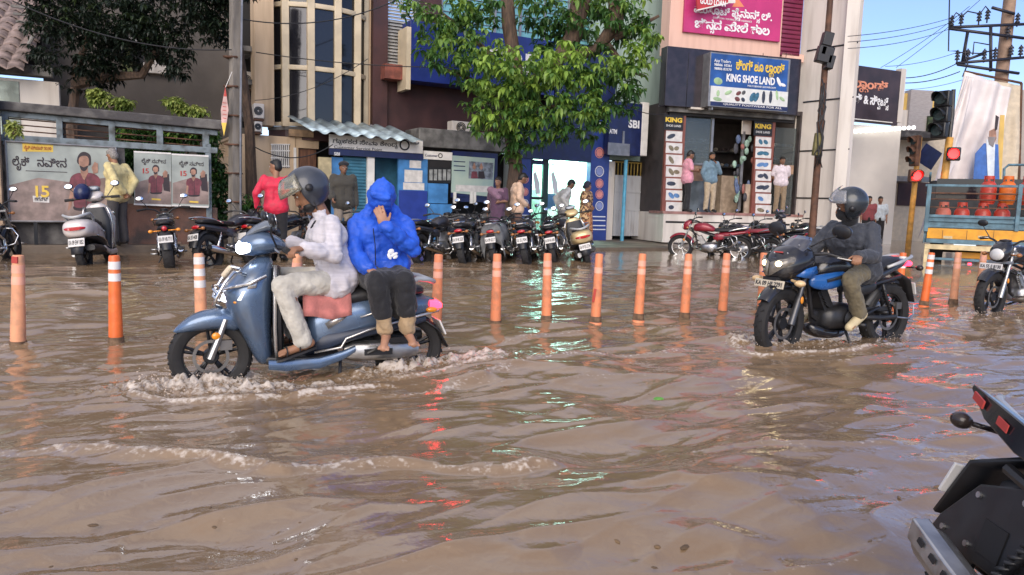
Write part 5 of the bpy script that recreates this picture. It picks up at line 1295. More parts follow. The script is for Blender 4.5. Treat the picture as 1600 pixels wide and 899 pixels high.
    for s_ in (1, -1):
        MB().loft([yz(x, z, .022, hz, 3, 12, s_ * .172) for x, z, hz in ((.30, .20, .03), (.2, .19, .034), (0, .195, .034), (-.14, .235, .03), (-.22, .275, .02))]).build('floor_skirt', col, rt)
    MB().loft([yz(x, z, hy, hz, 2.6, 22) for x, z, hy, hz in (((.075, .36, .10, .13), (.05, .385, .135, .165), (-.06, .42, .155, .165), (-.2, .455, .175, .150), (-.34, .49, .192, .145), (-.5, .52, .20, .135), (-.64, .535, .195, .125), (-.76, .535, .165, .105), (-.82, .53, .11, .075)) if style else ((.075, .36, .10, .13), (.05, .385, .135, .165), (-.06, .42, .155, .165), (-.2, .455, .172, .145), (-.34, .487, .178, .125), (-.5, .51, .168, .105), (-.64, .525, .142, .082), (-.75, .522, .098, .055), (-.80, .515, .06, .035)))]).build("side_panel", col, rt, sub=1)
    MB().loft([yz(x, z, hy, hz, 2.8, 18) for x, z, hy, hz in ((.06, .29, .11, .09), (-.06, .325, .165, .075), (-.2, .36, .182, .055), (-.4, .40, .184, .05), (-.6, .425, .15, .04), (-.7, .44, .10, .03))]).build('lower_panel', mat('dark_blue_panel', (.025, .035, .06), .4, var=.2) if style == 0 else M_plas, rt)
    g = MB(); k_ = MB()
    for s_ in (1, -1):
        g.tube([(.03, s_ * .172, .262), (-.13, s_ * .190, .290), (-.16, s_ * .194, .345), (-.3, s_ * .196, .395), (-.5, s_ * .180, .440)], .008, 6)
        g.tube([(-.25, s_ * .183, .475), (-.42, s_ * .181, .525)], .006, 6); g.tube([(-.5, s_ * .165, .44), (-.70, s_ * .12, .475), (-.79, s_ * .07, .487)], .010, 6)
        k_.add([(-.055, s_ * .166, .405), (-.035, s_ * .165, .44), (-.08, s_ * .172, .47), (-.17, s_ * .180, .485), (-.14, s_ * .183, .46)], [(0, 1, 2, 3, 4)])
    g.build('side_trim', trim, rt); k_.build('badge', trim, rt, solid=.008)
    MB().loft([yz(x, z, hy, hz, 2.8, 20) for x, z, hy, hz in ((.125, .545, .05, .02), (.10, .55, .10, .042), (0, .565, .135, .05), (-.15, .578, .15, .05), (-.27, .60, .152, .055), (-.4, .62, .150, .055), (-.56, .628, .138, .048), (-.66, .625, .11, .036), (-.70, .62, .06, .02))]).build('seat', M_seatm, rt, sub=1)
    q = MB()
    q.tube([(-.46, .150, .60), (-.52, .165, .665), (-.62, .165, .71), (-.70, .13, .70), (-.755, .06, .68), (-.77, 0, .675), (-.755, -.06, .68), (-.70, -.13, .70), (-.62, -.165, .71), (-.52, -.165, .665), (-.46, -.150, .60)], .018, 10)
    q.build('grab_rail', mat('grey_rail', (.45, .46, .46), .4, .3, var=.1), rt)
    q = MB(); q.loft([yz(x, z, hy, hz, 2.6, 18) for x, z, hy, hz in (((-.74, .545, .155, .026), (-.81, .54, .125, .024), (-.845, .535, .08, .016)) if style else ((-.72, .535, .118, .034), (-.79, .525, .095, .03), (-.822, .515, .05, .02)))]); q.build('tail_lamp', M_tll if lit else M_redl, rt)
    q = MB()
    for s_ in (1, -1): q.ell((-.73, s_ * .115, .50), (.04, .018, .018))
    q.build('rear_indicator', M_amb, rt)
    # engine, exhaust, rear fender
    MB().loft([yz(x, z, hy, hz, 3, 14, .105) for x, z, hy, hz in ((-.16, .24, .03, .04), (-.22, .245, .05, .06), (-.42, .245, .055, .065), (-.56, .245, .05, .06), (-.64, .24, .035, .04))]).build('engine_case', M_alum, rt)
    q = MB(); q.box(-.46, -.28, .16, .168, .225, .265); q.tube([(-.3, .17, .24), (-.36, .185, .27), (-.42, .19, .30)], .010, 6); q.box(-.4, -.62, .12, .17, .30, .335); q.build('kick_lever', M_plas, rt)
    MB().loft([yz(x, z, .06, hz, 3, 14, -.13) for x, z, hz in ((-.2, .24, .03), (-.3, .26, .05), (-.62, .29, .055), (-.72, .30, .035))]).build('exhaust', M_plas, rt)
    q = MB(); q.add([(-.66, -.075, .45), (-.66, .075, .45), (-.79, .085, .36), (-.79, -.085, .36), (-.86, .07, .235), (-.86, -.07, .235)], [(0, 1, 2, 3), (3, 2, 4, 5)]); q.build('rear_mudguard', M_plas, rt, solid=.012)
    plate(rt, (-.815, 0, .375), Matrix.Rotation(R(25), 3, 'Y'), .20, .105, M_plate, plate_txt)
    q = MB(); q.cyl((-.36, .17, .30), (-.36, .26, .305), .014, n=8); q.box(-.42, -.30, .20, .26, .308, .318); q.build('foot_peg', M_alum, rt)
    q = MB(); q.cyl((-.14, .10, .2), (-.12, .19, .01), .011, n=8); q.build('side_stand', M_plas, rt)
    return rt

def motorcycle(label, loc, rz, col, col2=None, group=None, lean=0.0, style='commuter', scale=1.0, lit=None, steer=0.0, wire=False, plate_txt=None, rear_txt=None, seatm=None, guard=True, amber=False, rack=False, detail=True, turned=None):
    rt = thing('motorcycle', label, 'motorcycle', loc, rz, group, lean, scale)
    T = Matrix.Translation((.50, 0, 0)) @ Matrix.Rotation(steer, 4, 'Z') @ Matrix.Translation((-.50, 0, 0))
    sport = style == 'sport'; cruiser = style == 'cruiser'; col2 = col2 or M_plas; seatm = seatm or M_seatm
    wheel(rt, .68, .30, .05 if not cruiser else .055, T, 6 if sport else 5, wire=wire, disc=0 if wire else 1)
    wheel(rt, -.67, .30, .062 if not cruiser else .075, None, 6 if sport else 5, wire=wire, disc=0 if wire else 1)
    f = MB(); f.T = T
    for y in (.105, -.105): f.tube([(.68, y, .30), (.60, y, .50), (.585, y, .53)], [.028, .028, .024], 10); f.tube([(.59, y, .52), (.455, y, .88)], .0185, 10)
    f.obox((.47, 0, .84), (.06, .25, .03)); f.obox((.52, 0, .71), (.06, .25, .035)); f.build('front_fork', M_alum if not sport else mat('dark_fork', (.10, .10, .105), .35, .7, var=.1), rt)
    if detail:
        q = MB(); q.T = T
        for y in (.138, -.138): q.ell((.60, y, .50), (.02, .008, .03))
        q.build('fork_reflector', M_amb, rt)
    arc_fender(rt, .68, .30, .335, .072, 38, 158, col if not cruiser else M_plas, T, 'front_fender')
    # tank, seat, tail, side panels
    if sport:
        tank = ((.36, .70, .06, .05), (.32, .735, .12, .10), (.22, .765, .155, .115), (.08, .765, .165, .11), (-.06, .735, .14, .085), (-.15, .705, .10, .045))
        seat = ((-.07, .70, .07, .03), (-.15, .705, .115, .04), (-.30, .70, .13, .04), (-.40, .725, .12, .045), (-.50, .775, .125, .045), (-.66, .80, .11, .04), (-.76, .81, .07, .025))
        tail = ((-.15, .63, .10, .05), (-.30, .645, .14, .05), (-.45, .685, .135, .055), (-.62, .735, .115, .05), (-.78, .775, .085, .04), (-.90, .795, .05, .022))
    else:
        tank = ((.40, .76, .05, .05), (.36, .78, .10, .09), (.25, .80, .135, .11), (.10, .80, .14, .105), (-.04, .765, .115, .075), (-.12, .735, .08, .04))
        seat = ((-.05, .735, .07, .03), (-.12, .74, .11, .04), (-.28, .745, .13, .045), (-.44, .76, .13, .045), (-.62, .78, .12, .045), (-.76, .785, .10, .035), (-.80, .785, .06, .02))
        tail = ((-.16, .62, .07, .07), (-.30, .635, .12, .075), (-.44, .655, .125, .06), (-.62, .69, .11, .05), (-.78, .715, .08, .04), (-.86, .72, .05, .025))
    MB().loft([yz(x, z, hy, hz, 2.5, 22) for x, z, hy, hz in tank]).build('fuel_tank', col, rt, sub=1)
    q = MB(); tz = .875 if sport else .905; q.lathe([(.001, tz - .02), (.035, tz - .02), (.035, tz), (.001, tz + .004)], (.2, 0, 0), 'z', 16); q.build('fuel_cap', M_chr, rt)
    MB().loft([yz(x, z, hy, hz, 2.8, 20) for x, z, hy, hz in seat]).build('seat', seatm, rt, sub=1)
    MB().loft([yz(x, z, hy, hz, 2.6, 20) for x, z, hy, hz in tail]).build('tail_panel', col if not cruiser else M_plas, rt, sub=1)
    if sport:
        for s_ in (1, -1):
            MB().loft([[(x, s_ * y0, z), (x, s_ * (y0 + .02), z + h * .5), (x, s_ * (y0 + .004), z + h), (x, s_ * (y0 - .03), z + h * .9), (x, s_ * (y0 - .03), z + .01)] for x, y0, z, h in ((.50, .13, .60, .10), (.38, .168, .56, .16), (.24, .175, .57, .17), (.10, .160, .60, .14), (.0, .135, .63, .08))]).build('tank_shroud', col2, rt, sub=1)
            MB().loft([[(x, s_ * y0, z), (x, s_ * (y0 + .01), z + h * .5), (x, s_ * (y0), z + h), (x, s_ * (y0 - .03), z + h * .9), (x, s_ * (y0 - .03), z + .01)] for x, y0, z, h in ((-.14, .11, .48, .13), (-.25, .135, .50, .13), (-.38, .13, .55, .09))]).build('side_panel', M_plas, rt, sub=1)
            MB().tube([(.34, s_ * .183, .655), (.22, s_ * .198, .68), (.10, s_ * .182, .70)], .008, 6, flat=2).build('shroud_stripe', col, rt)
    else:
        for s_ in (1, -1):
            MB().loft([[(x, s_ * y0, z), (x, s_ * (y0 + .012), z + h * .5), (x, s_ * y0, z + h), (x, s_ * (y0 - .04), z + h * .9), (x, s_ * (y0 - .04), z + .02)] for x, y0, z, h in ((-.06, .09, .52, .10), (-.14, .125, .48, .20), (-.26, .125, .50, .18), (-.36, .10, .56, .10))]).build('side_panel', col if not cruiser else M_plas, rt, sub=1)
    # frame, engine, exhaust, swingarm, shocks
    q = MB(); q.tube([(.46, 0, .78), (.34, 0, .58), (.28, 0, .34), (.05, 0, .22), (-.22, 0, .26)], .022, 8)
    for s_ in (1, -1): q.tube([(.44, s_ * .03, .76), (.1, s_ * .09, .66), (-.22, s_ * .11, .58), (-.72, s_ * .09, .66)], .018, 8); q.tube([(-.2, s_ * .11, .56), (-.22, s_ * .10, .28)], .018, 8)
    q.build('frame', M_plas, rt)
    em = M_plas if (sport or cruiser) else M_alum
    q = MB(); q.loft([yz(x, z, hy, hz, 3.2, 14) for x, z, hy, hz in ((.22, .32, .07, .06), (.16, .32, .13, .10), (-.05, .33, .155, .11), (-.16, .34, .11, .09), (-.20, .34, .06, .06))])
    for s_ in (1, -1): q.lathe([(.001, s_ * .15), (.075, s_ * .15), (.085, s_ * .165), (.06, s_ * .175), (.001, s_ * .178)], (-.02, 0, .32), 'y', 18)
    q.build('crankcase', em, rt, angle=50)
    q = MB()
    for k in range(7):
        t = k / 6; q.obox((.15 + .10 * t, 0, .41 + .16 * t), (.15, .17 - .02 * t, .012), Matrix.Rotation(R(-32), 3, 'Y'))
    q.obox((.20, 0, .49), (.11, .13, .20), Matrix.Rotation(R(32), 3, 'Y')); q.build('cylinder_block', em, rt)
    q = MB(); q.tube([(.26, -.05, .48), (.36, -.08, .40), (.33, -.10, .24), (.10, -.13, .17), (-.15, -.15, .20)], .02, 9); q.build('exhaust_pipe', M_chr if not sport else M_alum, rt)
    q = MB(); q.tube([(-.15, -.15, .20), (-.28, -.17, .24), (-.34, -.175, .26), (-.78, -.185, .36), (-.82, -.186, .37)], [.022, .035, .052, .056, .04], 12); mf = q.build('muffler', M_alum if sport else M_chr, rt); q = MB(); q.lathe([(.001, -.004), (.022, -.004), (.024, .006), (.040, .006), (.042, -.004), (.044, .0)], (-.822, 0, 0), 'x', 16); [None for _ in ()]; q.v = [(x, y - .1862, z + .3702) for x, y, z in q.v]; q.build('end_cap', M_plas, mf)
    q = MB()
    for s_ in (1, -1): q.tube([(-.20, s_ * .085, .32), (-.45, s_ * .10, .30), (-.69, s_ * .10, .30)], [.028, .024, .022], 8)
    q.build('swingarm', M_plas, rt)
    q = MB()
    for s_ in (1, -1):
        for k in range(9): t = k / 8; q.lathe([(.022, -.006), (.03, 0), (.022, .006)], (0, 0, 0), 'z', 10); 
    q = MB()
    for s_ in (1, -1):
        q.cyl((-.60, s_ * .115, .33), (-.46, s_ * .115, .60), .014, n=8)
        pts = [(-.59 + .115 * t / 40 + .03 * math.cos(t * 1.4) * .3, s_ * .115 + .03 * math.sin(t * 1.4), .35 + .21 * t / 40 + .03 * math.cos(t * 1.4) * .1) for t in range(41)]
        q.tube(pts, .006, 5)
    q.build('shock_absorber', M_chr if not sport else M_plas, rt)
    q = MB(); q.box(-.66, -.18, .100, .118, .30, .375) if not sport else q.box(-.60, -.2, .10, .115, .36, .40); q.build('chain_guard', M_plas, rt, bevel=.01)
    q = MB()
    for s_ in (1, -1): q.cyl((-.06, s_ * .12, .27), (-.06, s_ * .27, .28), .016, n=8); q.cyl((-.38, s_ * .12, .36), (-.38, s_ * .24, .37), .014, n=8); q.tube([(-.06, s_ * .14, .3), (-.2, s_ * .13, .33), (-.4, s_ * .14, .4)], .014, 6)
    q.build('foot_peg', M_alum if not sport else M_plas, rt)
    if sport:
        q = MB(); q.loft([yz(x, z, hy, hz, 2.6, 14) for x, z, hy, hz in ((.34, .25, .04, .03), (.28, .22, .09, .06), (.12, .18, .11, .05), (-.06, .18, .09, .04), (-.14, .20, .04, .03))]); q.build('belly_pan', col, rt, sub=1)
    # handlebar
    q = MB(); q.T = T; hz = .86 if sport else .93
    for s_ in (1, -1): q.tube([(.40, s_ * .08, hz), (.37, s_ * .19, hz + .015), (.30, s_ * .26, hz - .01), (.24, s_ * .37, hz - .03)] if sport else [(.43, s_ * .06, .90), (.42, s_ * .14, .96), (.33, s_ * .25, .985), (.24, s_ * .38, .97)], .012, 8)
    hb = q.build('handlebar', M_plas, rt)
    for s_ in (1, -1):
        q = MB(); q.T = T; a_, b_ = ((.29, s_ * .27, hz - .012), (.235, s_ * .38, hz - .032)) if sport else ((.315, s_ * .27, .985), (.235, s_ * .39, .97)); q.cyl(a_, b_, .018, n=12); q.build('grip', M_rub, hb)
        q = MB(); q.T = T; o_ = Vector((.06, 0, 0)); q.tube([Vector(a_) + o_ * .6 + Vector((0, -s_ * .04, .0)), Vector(a_) + o_ * 1.1, Vector(b_) + o_ * .9], .006, 6); q.build('brake_lever' if s_ < 0 else 'clutch_lever', M_alum, hb)
    tip = .40
    if sport:
        mirrors(rt, [((.50, s_ * .13, .93), (.40, s_ * .33, 1.04)) for s_ in (1, -1)], None, M_plas, sz=1.45)
        fr_ = MB(); fr_.T = T if turned else None
        rings = []
        for x, z, hy, hz_ in ((.80, .735, .05, .05), (.775, .75, .105, .095), (.72, .77, .155, .135), (.64, .795, .185, .150), (.55, .815, .19, .14), (.47, .83, .165, .11), (.42, .84, .12, .07)):
            rings.append(yz(x, z, hy, hz_, 2.3, 20))
        fr_.loft(rings); fr_.build('front_fairing', col, rt, sub=1)
        # twin lamps, number plate, windscreen, lower cowl
        q = MB()
        for s_ in (1, -1): q.add([(.812, s_ * .008, .80), (.785, s_ * .06, .822), (.70, s_ * .155, .845), (.715, s_ * .165, .80), (.775, s_ * .10, .755), (.815, s_ * .03, .70), (.82, s_ * .008, .69)], [(0, 1, 4, 5, 6), (1, 2, 3, 4)])
        q.build('headlight_lens', mat('smoked_lens', (.20, .18, .15), .08, var=.3, scale=20, coat=.8), rt, solid=.016)
        for s_, yy in ((1, .068), (-1, -.068)):
            q = MB(); q.ell((.775, yy, .79), (.035, .028, .026), n=12); q.build('headlight', M_hly if lit else M_clear, rt)
        q = MB(); rg_ = []
        for x, z, w_ in ((.775, .835, .10), (.72, .875, .145), (.64, .93, .155), (.56, .985, .13), (.51, 1.015, .085)):
            rg_.append([(x - .09 * (1 - math.cos(t)), w_ * math.sin(t), z - .02 * (1 - math.cos(t))) for t in np.linspace(-1.35, 1.35, 11)])
        vs = [p for r_ in rg_ for p in r_]
        q.add(vs, [(i * 11 + j, i * 11 + j + 1, (i + 1) * 11 + j + 1, (i + 1) * 11 + j) for i in range(4) for j in range(10)]); q.build('windscreen', mat('smoked_screen', (.07, .07, .08), .07, var=.1, coat=.6, spec=.7), rt, solid=.006)
        q = MB()
        for k, (y, z, x) in enumerate(((.09, .865, .715), (-.09, .865, .715), (.0, .862, .765), (.115, .93, .62))): q.ell((x, y, z + .012), (.008, .008, .008), n=8, m=5)
        q.build('screen_bolts', M_alum, rt)
        q = MB(); q.obox((.742, .02, .882), (.004, .09, .012), Matrix.Rotation(R(-50), 3, 'Y')); q.build('screen_lettering', M_pr, rt)
        q = MB(); q.obox((.775, 0, .65), (.05, .14, .06)); q.build('lamp_bracket', M_plas, rt)
        plate(rt, (.80, 0, .625), Matrix.Rotation(R(-12), 3, 'Y'), .30, .066, M_platey, plate_txt)
        for s_ in (1, -1): q = MB(); q.ell((.70, s_ * .22, .645), (.045, .05, .028), Matrix.Rotation(-s_ * .5, 3, 'Z')); q.cyl((.68, s_ * .12, .66), (.69, s_ * .2, .648), .012, n=8); q.build('front_indicator', mat('pale_amber_lens', (.72, .50, .26), .15, var=.1, coat=.6), rt)
        for k, an in enumerate((28, 40)): pass
        q = MB()
        for s_ in (1, -1): q.add([(.70, s_ * .178, .70), (.60, s_ * .195, .76), (.50, s_ * .198, .78), (.46, s_ * .18, .72), (.56, s_ * .19, .68)], [(0, 1, 2, 3, 4)])
        q.build('fairing_stripe', col2, rt, solid=.01)
    else:
        mirrors(rt, [((.36, s_ * .22, .98), (.34, s_ * .33, 1.14)) for s_ in (1, -1)], T, M_plas)
        q = MB(); q.T = T
        if cruiser or style == 'round':
            q.lathe([(.001, .63), (.05, .63), (.085, .60), (.095, .56), (.09, .53), (.04, .49), (.001, .48)], (0, 0, .80), 'x', 20)
        else: q.loft([yz(x, z, hy, hz_, 2.6, 16) for x, z, hy, hz_ in ((.64, .80, .06, .06), (.60, .81, .10, .10), (.52, .84, .11, .12), (.46, .89, .09, .08), (.43, .93, .06, .03))])
        q.build('headlight_cowl', M_plas if cruiser or style == 'round' else col, rt, sub=0)
        q = MB(); q.T = T; q.ell((.615 if style != 'commuter' else .632, 0, .80), (.03, .078, .07)); q.build('headlight', M_hly if lit else M_clear, rt)
        q = MB(); q.T = T
        for s_ in (1, -1): q.cyl((.52, s_ * .09, .80), (.52, s_ * .17, .80), .009, n=6); q.ell((.52, s_ * .19, .80), (.035, .03, .025))
        q.build('front_indicator', M_ambd, rt)
        q = MB(); q.T = T; q.lathe([(.001, .93), (.06, .93), (.065, .97), (.001, .98)], (.46, 0, 0), 'z', 16); q.build('instrument', M_plas, rt)
        if plate_txt: plate(rt, (.70, 0, .66), Matrix.Rotation(R(-10), 3, 'Y'), .26, .07, M_plate, plate_txt)
    # rear end
    tz = .77 if sport else .70
    q = MB(); xt = -.905 if sport else -.865; q.ell((xt, 0, tz), (.025, .075 if not cruiser else .04, .03 if not cruiser else .04)); q.build('tail_lamp', M_tll if lit else M_redl, rt)
    q = MB(); q.add([(-.72, -.06, .70), (-.72, .06, .70), (-.90, .075, .62), (-.90, -.075, .62), (-.965, .085, .42), (-.965, -.085, .42)], [(0, 1, 2, 3), (3, 2, 4, 5)]); q.build('rear_mudguard', M_plas, rt, solid=.014)
    if not sport: arc_fender(rt, -.67, .30, .345, .085, 35, 165, M_plas, None, 'rear_fender')
    else: arc_fender(rt, -.67, .30, .335, .075, 20, 110, M_plas, None, 'rear_hugger')
    q = MB(); yl = .16 if not cruiser else .19
    for s_ in (1, -1): q.cyl((-.87, s_ * .05, tz - .03), (-.88, s_ * (yl - .03), tz - .03), .009, n=6); q.ell((-.885, s_ * yl, tz - .03), (.03, .034, .026))
    q.build('rear_indicator', (M_amb if amber else M_ambd) if not sport else mat('dark_smoked_lens', (.03, .022, .02), .25), rt)
    plate(rt, (-.945, 0, .545), Matrix.Rotation(R(16), 3, 'Y'), .20, .11, M_plate, rear_txt)
    q = MB()
    cgd = MB()
    if not sport:
        q.tube([(-.42, .14, .74), (-.60, .15, .80), (-.84, .12, .84), (-.90, .06, .845), (-.90, -.06, .845), (-.84, -.12, .84), (-.60, -.15, .80), (-.42, -.14, .74)], .012, 8)
        if guard:
            cgd.tube([(-.30, .10, .36), (-.45, .20, .38), (-.62, .24, .50), (-.60, .23, .62), (-.42, .16, .68)], .011, 8)
            for s_ in (1, -1): cgd.tube([(.33, s_ * .03, .58), (.40, s_ * .2, .56), (.42, s_ * .26, .44), (.36, s_ * .22, .32), (.28, s_ * .04, .28)], .012, 8)
    else:
        for s_ in (1, -1): q.tube([(-.48, s_ * .13, .75), (-.62, s_ * .145, .79), (-.84, s_ * .105, .835), (-.90, s_ * .06, .84)], .015, 8)
        cgd.tube([(-.66, .11, .30), (-.85, .13, .28), (-.93, .11, .31), (-.95, .09, .40)], .008, 6)
    q.build('grab_rail', M_chr if not sport else mat('grey_rail', (.45, .46, .46), .4, .3), rt)
    if cgd.v: cgd.build('crash_guard', M_chr if not sport else M_alum, rt)
    q = MB(); q.cyl((-.02, .10, .24), (.0, .24, .01), .012, n=8); q.build('side_stand', M_plas, rt)
    q = MB(); r_ = random.Random(hash(label) % 999)
    for k in range(5): q.tube([(.44, r_.uniform(-.1, .1), .9), (.52 + r_.uniform(0, .05), r_.uniform(-.12, .12), .84), (.46, r_.uniform(-.06, .06), .70), (.3, r_.uniform(-.08, .08), .60)], .0055, 5)
    q.build('cables', M_rub, rt)
    return rt

M_sblue = mat('scooter_metallic_blue', (.115, .175, .275), .28, .5, var=0, col2=(.13, .14, .155), scale=5, coat=.5, detail=9, lo=.5, hi=.78)
M_mblk = mat('motorcycle_gloss_black', (.014, .014, .017), .22, var=.15, coat=.5, scale=6)
M_mblue = mat('motorcycle_blue', (.013, .10, .34), .25, var=.08, coat=.5)
M_cgold = mat('champagne_gold_paint', (.62, .47, .24), .3, .25, var=.06, coat=.4)
M_pearl = mat('pearl_white_paint', (.66, .60, .56), .3, .1, var=.06, coat=.5)
M_mred = mat('dark_red_paint', (.26, .015, .03), .3, .1, var=.12, coat=.4)
M_mdark = mat('graphite_paint', (.045, .045, .055), .35, .4, var=.15, coat=.3)
M_rseat = mat('red_vinyl', (.26, .035, .05), .5, var=.2, bump=.1, bscale=90)
WZ = -.1
def ground(px, py, z=WZ): p = onz(px, py, z); return Vector((p.x, p.y, z))
# ---- the two vehicles riding through the water
SCO = Vector((-1.244, 4.6476, WZ)); SRZ = math.atan2(-math.cos(R(67.5)), -math.sin(R(67.5)))
sco = scooter('blue scooter with lit headlamp carrying two people through the flood', SCO, SRZ, M_sblue, lit=True, plate_txt='KA 09 HN 4417')
MOT = Vector((2.7886, 6.337, WZ)); MRZ = math.atan2(-math.cos(R(62)), -math.sin(R(62)))
mot = motorcycle('black and blue faired motorcycle with lit twin headlamps ridden by a man in grey', MOT, MRZ, M_mblk, M_mblue, style='sport', lit=True, steer=R(8), plate_txt='KA 09 HF 2291')
# towel folded over the scooter seat
tw = MB(); ys = [(.180, .492), (.174, .52), (.166, .55), (.150, .607), (.09, .622), (0, .625), (-.09, .622), (-.15, .607), (-.176, .50)]
xs_ = np.linspace(.095, -.195, 12); rt_ = random.Random(2)
tv = [(x + (.02 * math.sin(y * 20) if z < .45 else 0), y + .006 * math.sin(x * 55 + z * 9), z + .012 * math.sin(x * 22) - (.012 if j == 0 else 0)) for x in xs_ for j, (y, z) in enumerate(ys)]
n_ = len(ys); tw.add(tv, [(i * n_ + j, i * n_ + j + 1, (i + 1) * n_ + j + 1, (i + 1) * n_ + j) for i in range(11) for j in range(n_ - 1)])
o = tw.build('towel', mat('salmon_towel', (.50, .17, .15), .9, var=.2, scale=14, bump=.3, bscale=150, sheen=.3), solid=.02); o.location = SCO; o.rotation_euler = (0, 0, SRZ); tag(o, 'folded salmon pink towel hanging over the scooter seat under the rider', 'towel')

# ---- bikes cut by the right edge
def dirz(px, hd): return math.atan2(math.cos(R(hd)), math.sin(R(hd)))
e = ground(1540, 503); motorcycle('black commuter motorcycle with cream headlamp cut by the right edge', e + Vector((.61, .30, 0)), dirz(0, 244), M_mblk, group=None, style='commuter', plate_txt='KA 55 E 8130', steer=R(6), scale=.98)
# foreground motorcycle tail, bottom right corner
FG = Vector((1.160, 1.15, WZ + .05))
fgm = motorcycle('near motorcycle at the bottom right corner with silver muffler and red striped tail', FG, R(-90), M_mdark, M_pearl, style='sport', scale=.84, lean=R(-15), rear_txt=None)

for c_ in fgm.children:
    if c_.name.startswith('tail_lamp'): c_.data.materials[0] = M_plas
for s_ in (1, -1):     # raised grab fins with printed stripe, covers over the wheel
    fin = MB(); fin.loft([[(x, s_ * y + d, z + h) for d, h in ((-w, -t), (w, -t), (w * .6, t), (-w * .6, t))] for x, y, z, w, t in ((-.42, .15, .73, .02, .03), (-.60, .16, .765, .026, .04), (-.80, .135, .805, .022, .032), (-.96, .11, .848, .006, .008))]).build('tail_fin', M_mblk, fgm, bevel=.004)
    MB().loft([[(x, s_ * (y + .026), z + h) for h in (-.012, .012)] + [(x, s_ * (y + .030), z + h) for h in (.012, -.012)] for x, y, z in ((-.66, .152, .777), (-.72, .145, .790))]).build('fin_stripe', M_pr, fgm); MB().loft([[(x, s_ * (y + .022), z + h) for h in (-.012, .012)] + [(x, s_ * (y + .028), z + h) for h in (.012, -.012)] for x, y, z in ((-.82, .132, .810), (-.89, .122, .828))]).build('fin_stripe', M_pr, fgm)
MB().loft([yz(x, z, hy, hz, 2.6, 20) for x, z, hy, hz in ((-.30, .70, .15, .06), (-.5, .72, .155, .06), (-.68, .745, .135, .05), (-.82, .765, .10, .03), (-.88, .77, .06, .015))]).build('tail_cover', mat('grey_tail_paint', (.22, .22, .23), .35, .3, var=.15, coat=.3), fgm, sub=1)
q = MB(); q.prism([(-.98, .28), (-.92, .43), (-.80, .58), (-.62, .64), (-.45, .60), (-.38, .46), (-.40, .30), (-.52, .20), (-.60, .36), (-.72, .36), (-.82, .22)], -.095, -.08); q.prism([(-.98, .28), (-.92, .43), (-.80, .58), (-.62, .64), (-.45, .60), (-.38, .46), (-.60, .38), (-.82, .28)], .08, .095); wc = q.build('wheel_cover', M_plas, fgm, bevel=.01)
MB().box(-.72, -.62, -.099, -.094, .40, .50).build('cover_hole_patch', M_dark, wc)  # dark patch painted on the cover for the shade inside a square hole
for bx, bz in ((-.88, .40), (-.78, .55), (-.60, .60), (-.46, .55), (-.44, .38), (-.76, .40), (-.58, .42)): MB().cyl((bx, -.094, bz), (bx, -.103, bz), .010, n=8).build('cover_bolt', M_alum, wc)
q = MB(); pts = [(-.52 + .20 * t / 60, -.125 + .032 * math.sin(t * 1.1), .30 + .30 * t / 60 + .032 * math.cos(t * 1.1) * .5) for t in range(61)]; q.tube(pts, .007, 6); q.build('shock_spring', M_alum, fgm)
q = MB(); q.loft([[(x, -.205 - d, z + h) for d, h in ((0, -.035), (.045, -.03), (.050, .035), (.0, .05))] for x, z in ((-.80, .385), (-.60, .34), (-.42, .305), (-.36, .29))]); hs = q.build('heat_shield', M_alum, fgm, bevel=.006)
for k in range(5): MB().obox((-.72 + .07 * k, -.257, .375 - .016 * k), (.03, .004, .016), Matrix.Rotation(.25, 3, 'Y')).build('shield_slot_patch', M_dark, hs)  # dark patches laid on the shield for the shade in its holes
# ---- parked row along the kerb
PG = 'two wheelers parked along the kerb'
def bike(fn, px, py, hd, label, *a, **k):
    return fn(label, ground(px, py), dirz(0, hd), *a, group=PG, **k)
SC_W = bike(scooter, 156, 419, -14, 'white scooter parked tail out beside the man in the yellow shirt', M_pearl, style=1, lean=R(-7), scale=1.08, zscale=1.12, plate_txt='KA 09 EW 1852', front=False)
bike(motorcycle, 268, 421, -24, 'black cruiser motorcycle with round amber indicators and red lamp before the small posters', M_mblk, style='cruiser', lean=R(-6), rear_txt='KA 09 HB 7713', guard=False, scale=.98, amber=True)
bike(motorcycle, 376, 420, 20, 'dark motorcycle with silver side rail behind the scooter headlamp', M_mdark, style='commuter', lean=R(-9), scale=1.0, rear_txt='KA 55 4428')
bike(motorcycle, -14, 418, -10, 'dark vehicle at the far left edge mostly out of the photo', M_mblk, style='commuter', lean=R(-6))
bike(motorcycle, 452, 416, 30, 'black motorcycle parked behind the helmeted scooter rider', M_mblk, style='round', lean=R(-8))
bike(motorcycle, 556, 412, 28, 'motorcycle with round headlamp showing between the two scooter riders', M_mdark, style='round', lean=R(-8))
bike(motorcycle, 690, 414, 24, 'silver railed motorcycle with square red tail lamp leaning next to the blue jacket', M_mdark, style='round', lean=R(-10), rear_txt='KA 09 ED 3306', scale=1.02)
bike(motorcycle, 742, 416, 10, 'black motorcycle with a red lamp and white plate second in the parked row', M_mblk, style='commuter', lean=R(-10), rear_txt='KA 09 HK 5520', scale=1.0)
DRP = bike(motorcycle, 790, 415, 12, 'motorcycle draped with a grey cloth in the middle of the parked row', M_mblk, style='commuter', lean=R(-10), rear_txt='KA 09 6217', scale=.98)
bike(motorcycle, 832, 415, 8, 'black motorcycle parked between the cloth draped one and the lit door', M_mdark, style='round', lean=R(-11), rear_txt='KA 55 J 9041')
bike(motorcycle, 868, 413, 4, 'black motorcycle next to the champagne scooter', M_mblk, style='commuter', lean=R(-12), rear_txt='KA 09 HA 6485', scale=.98)
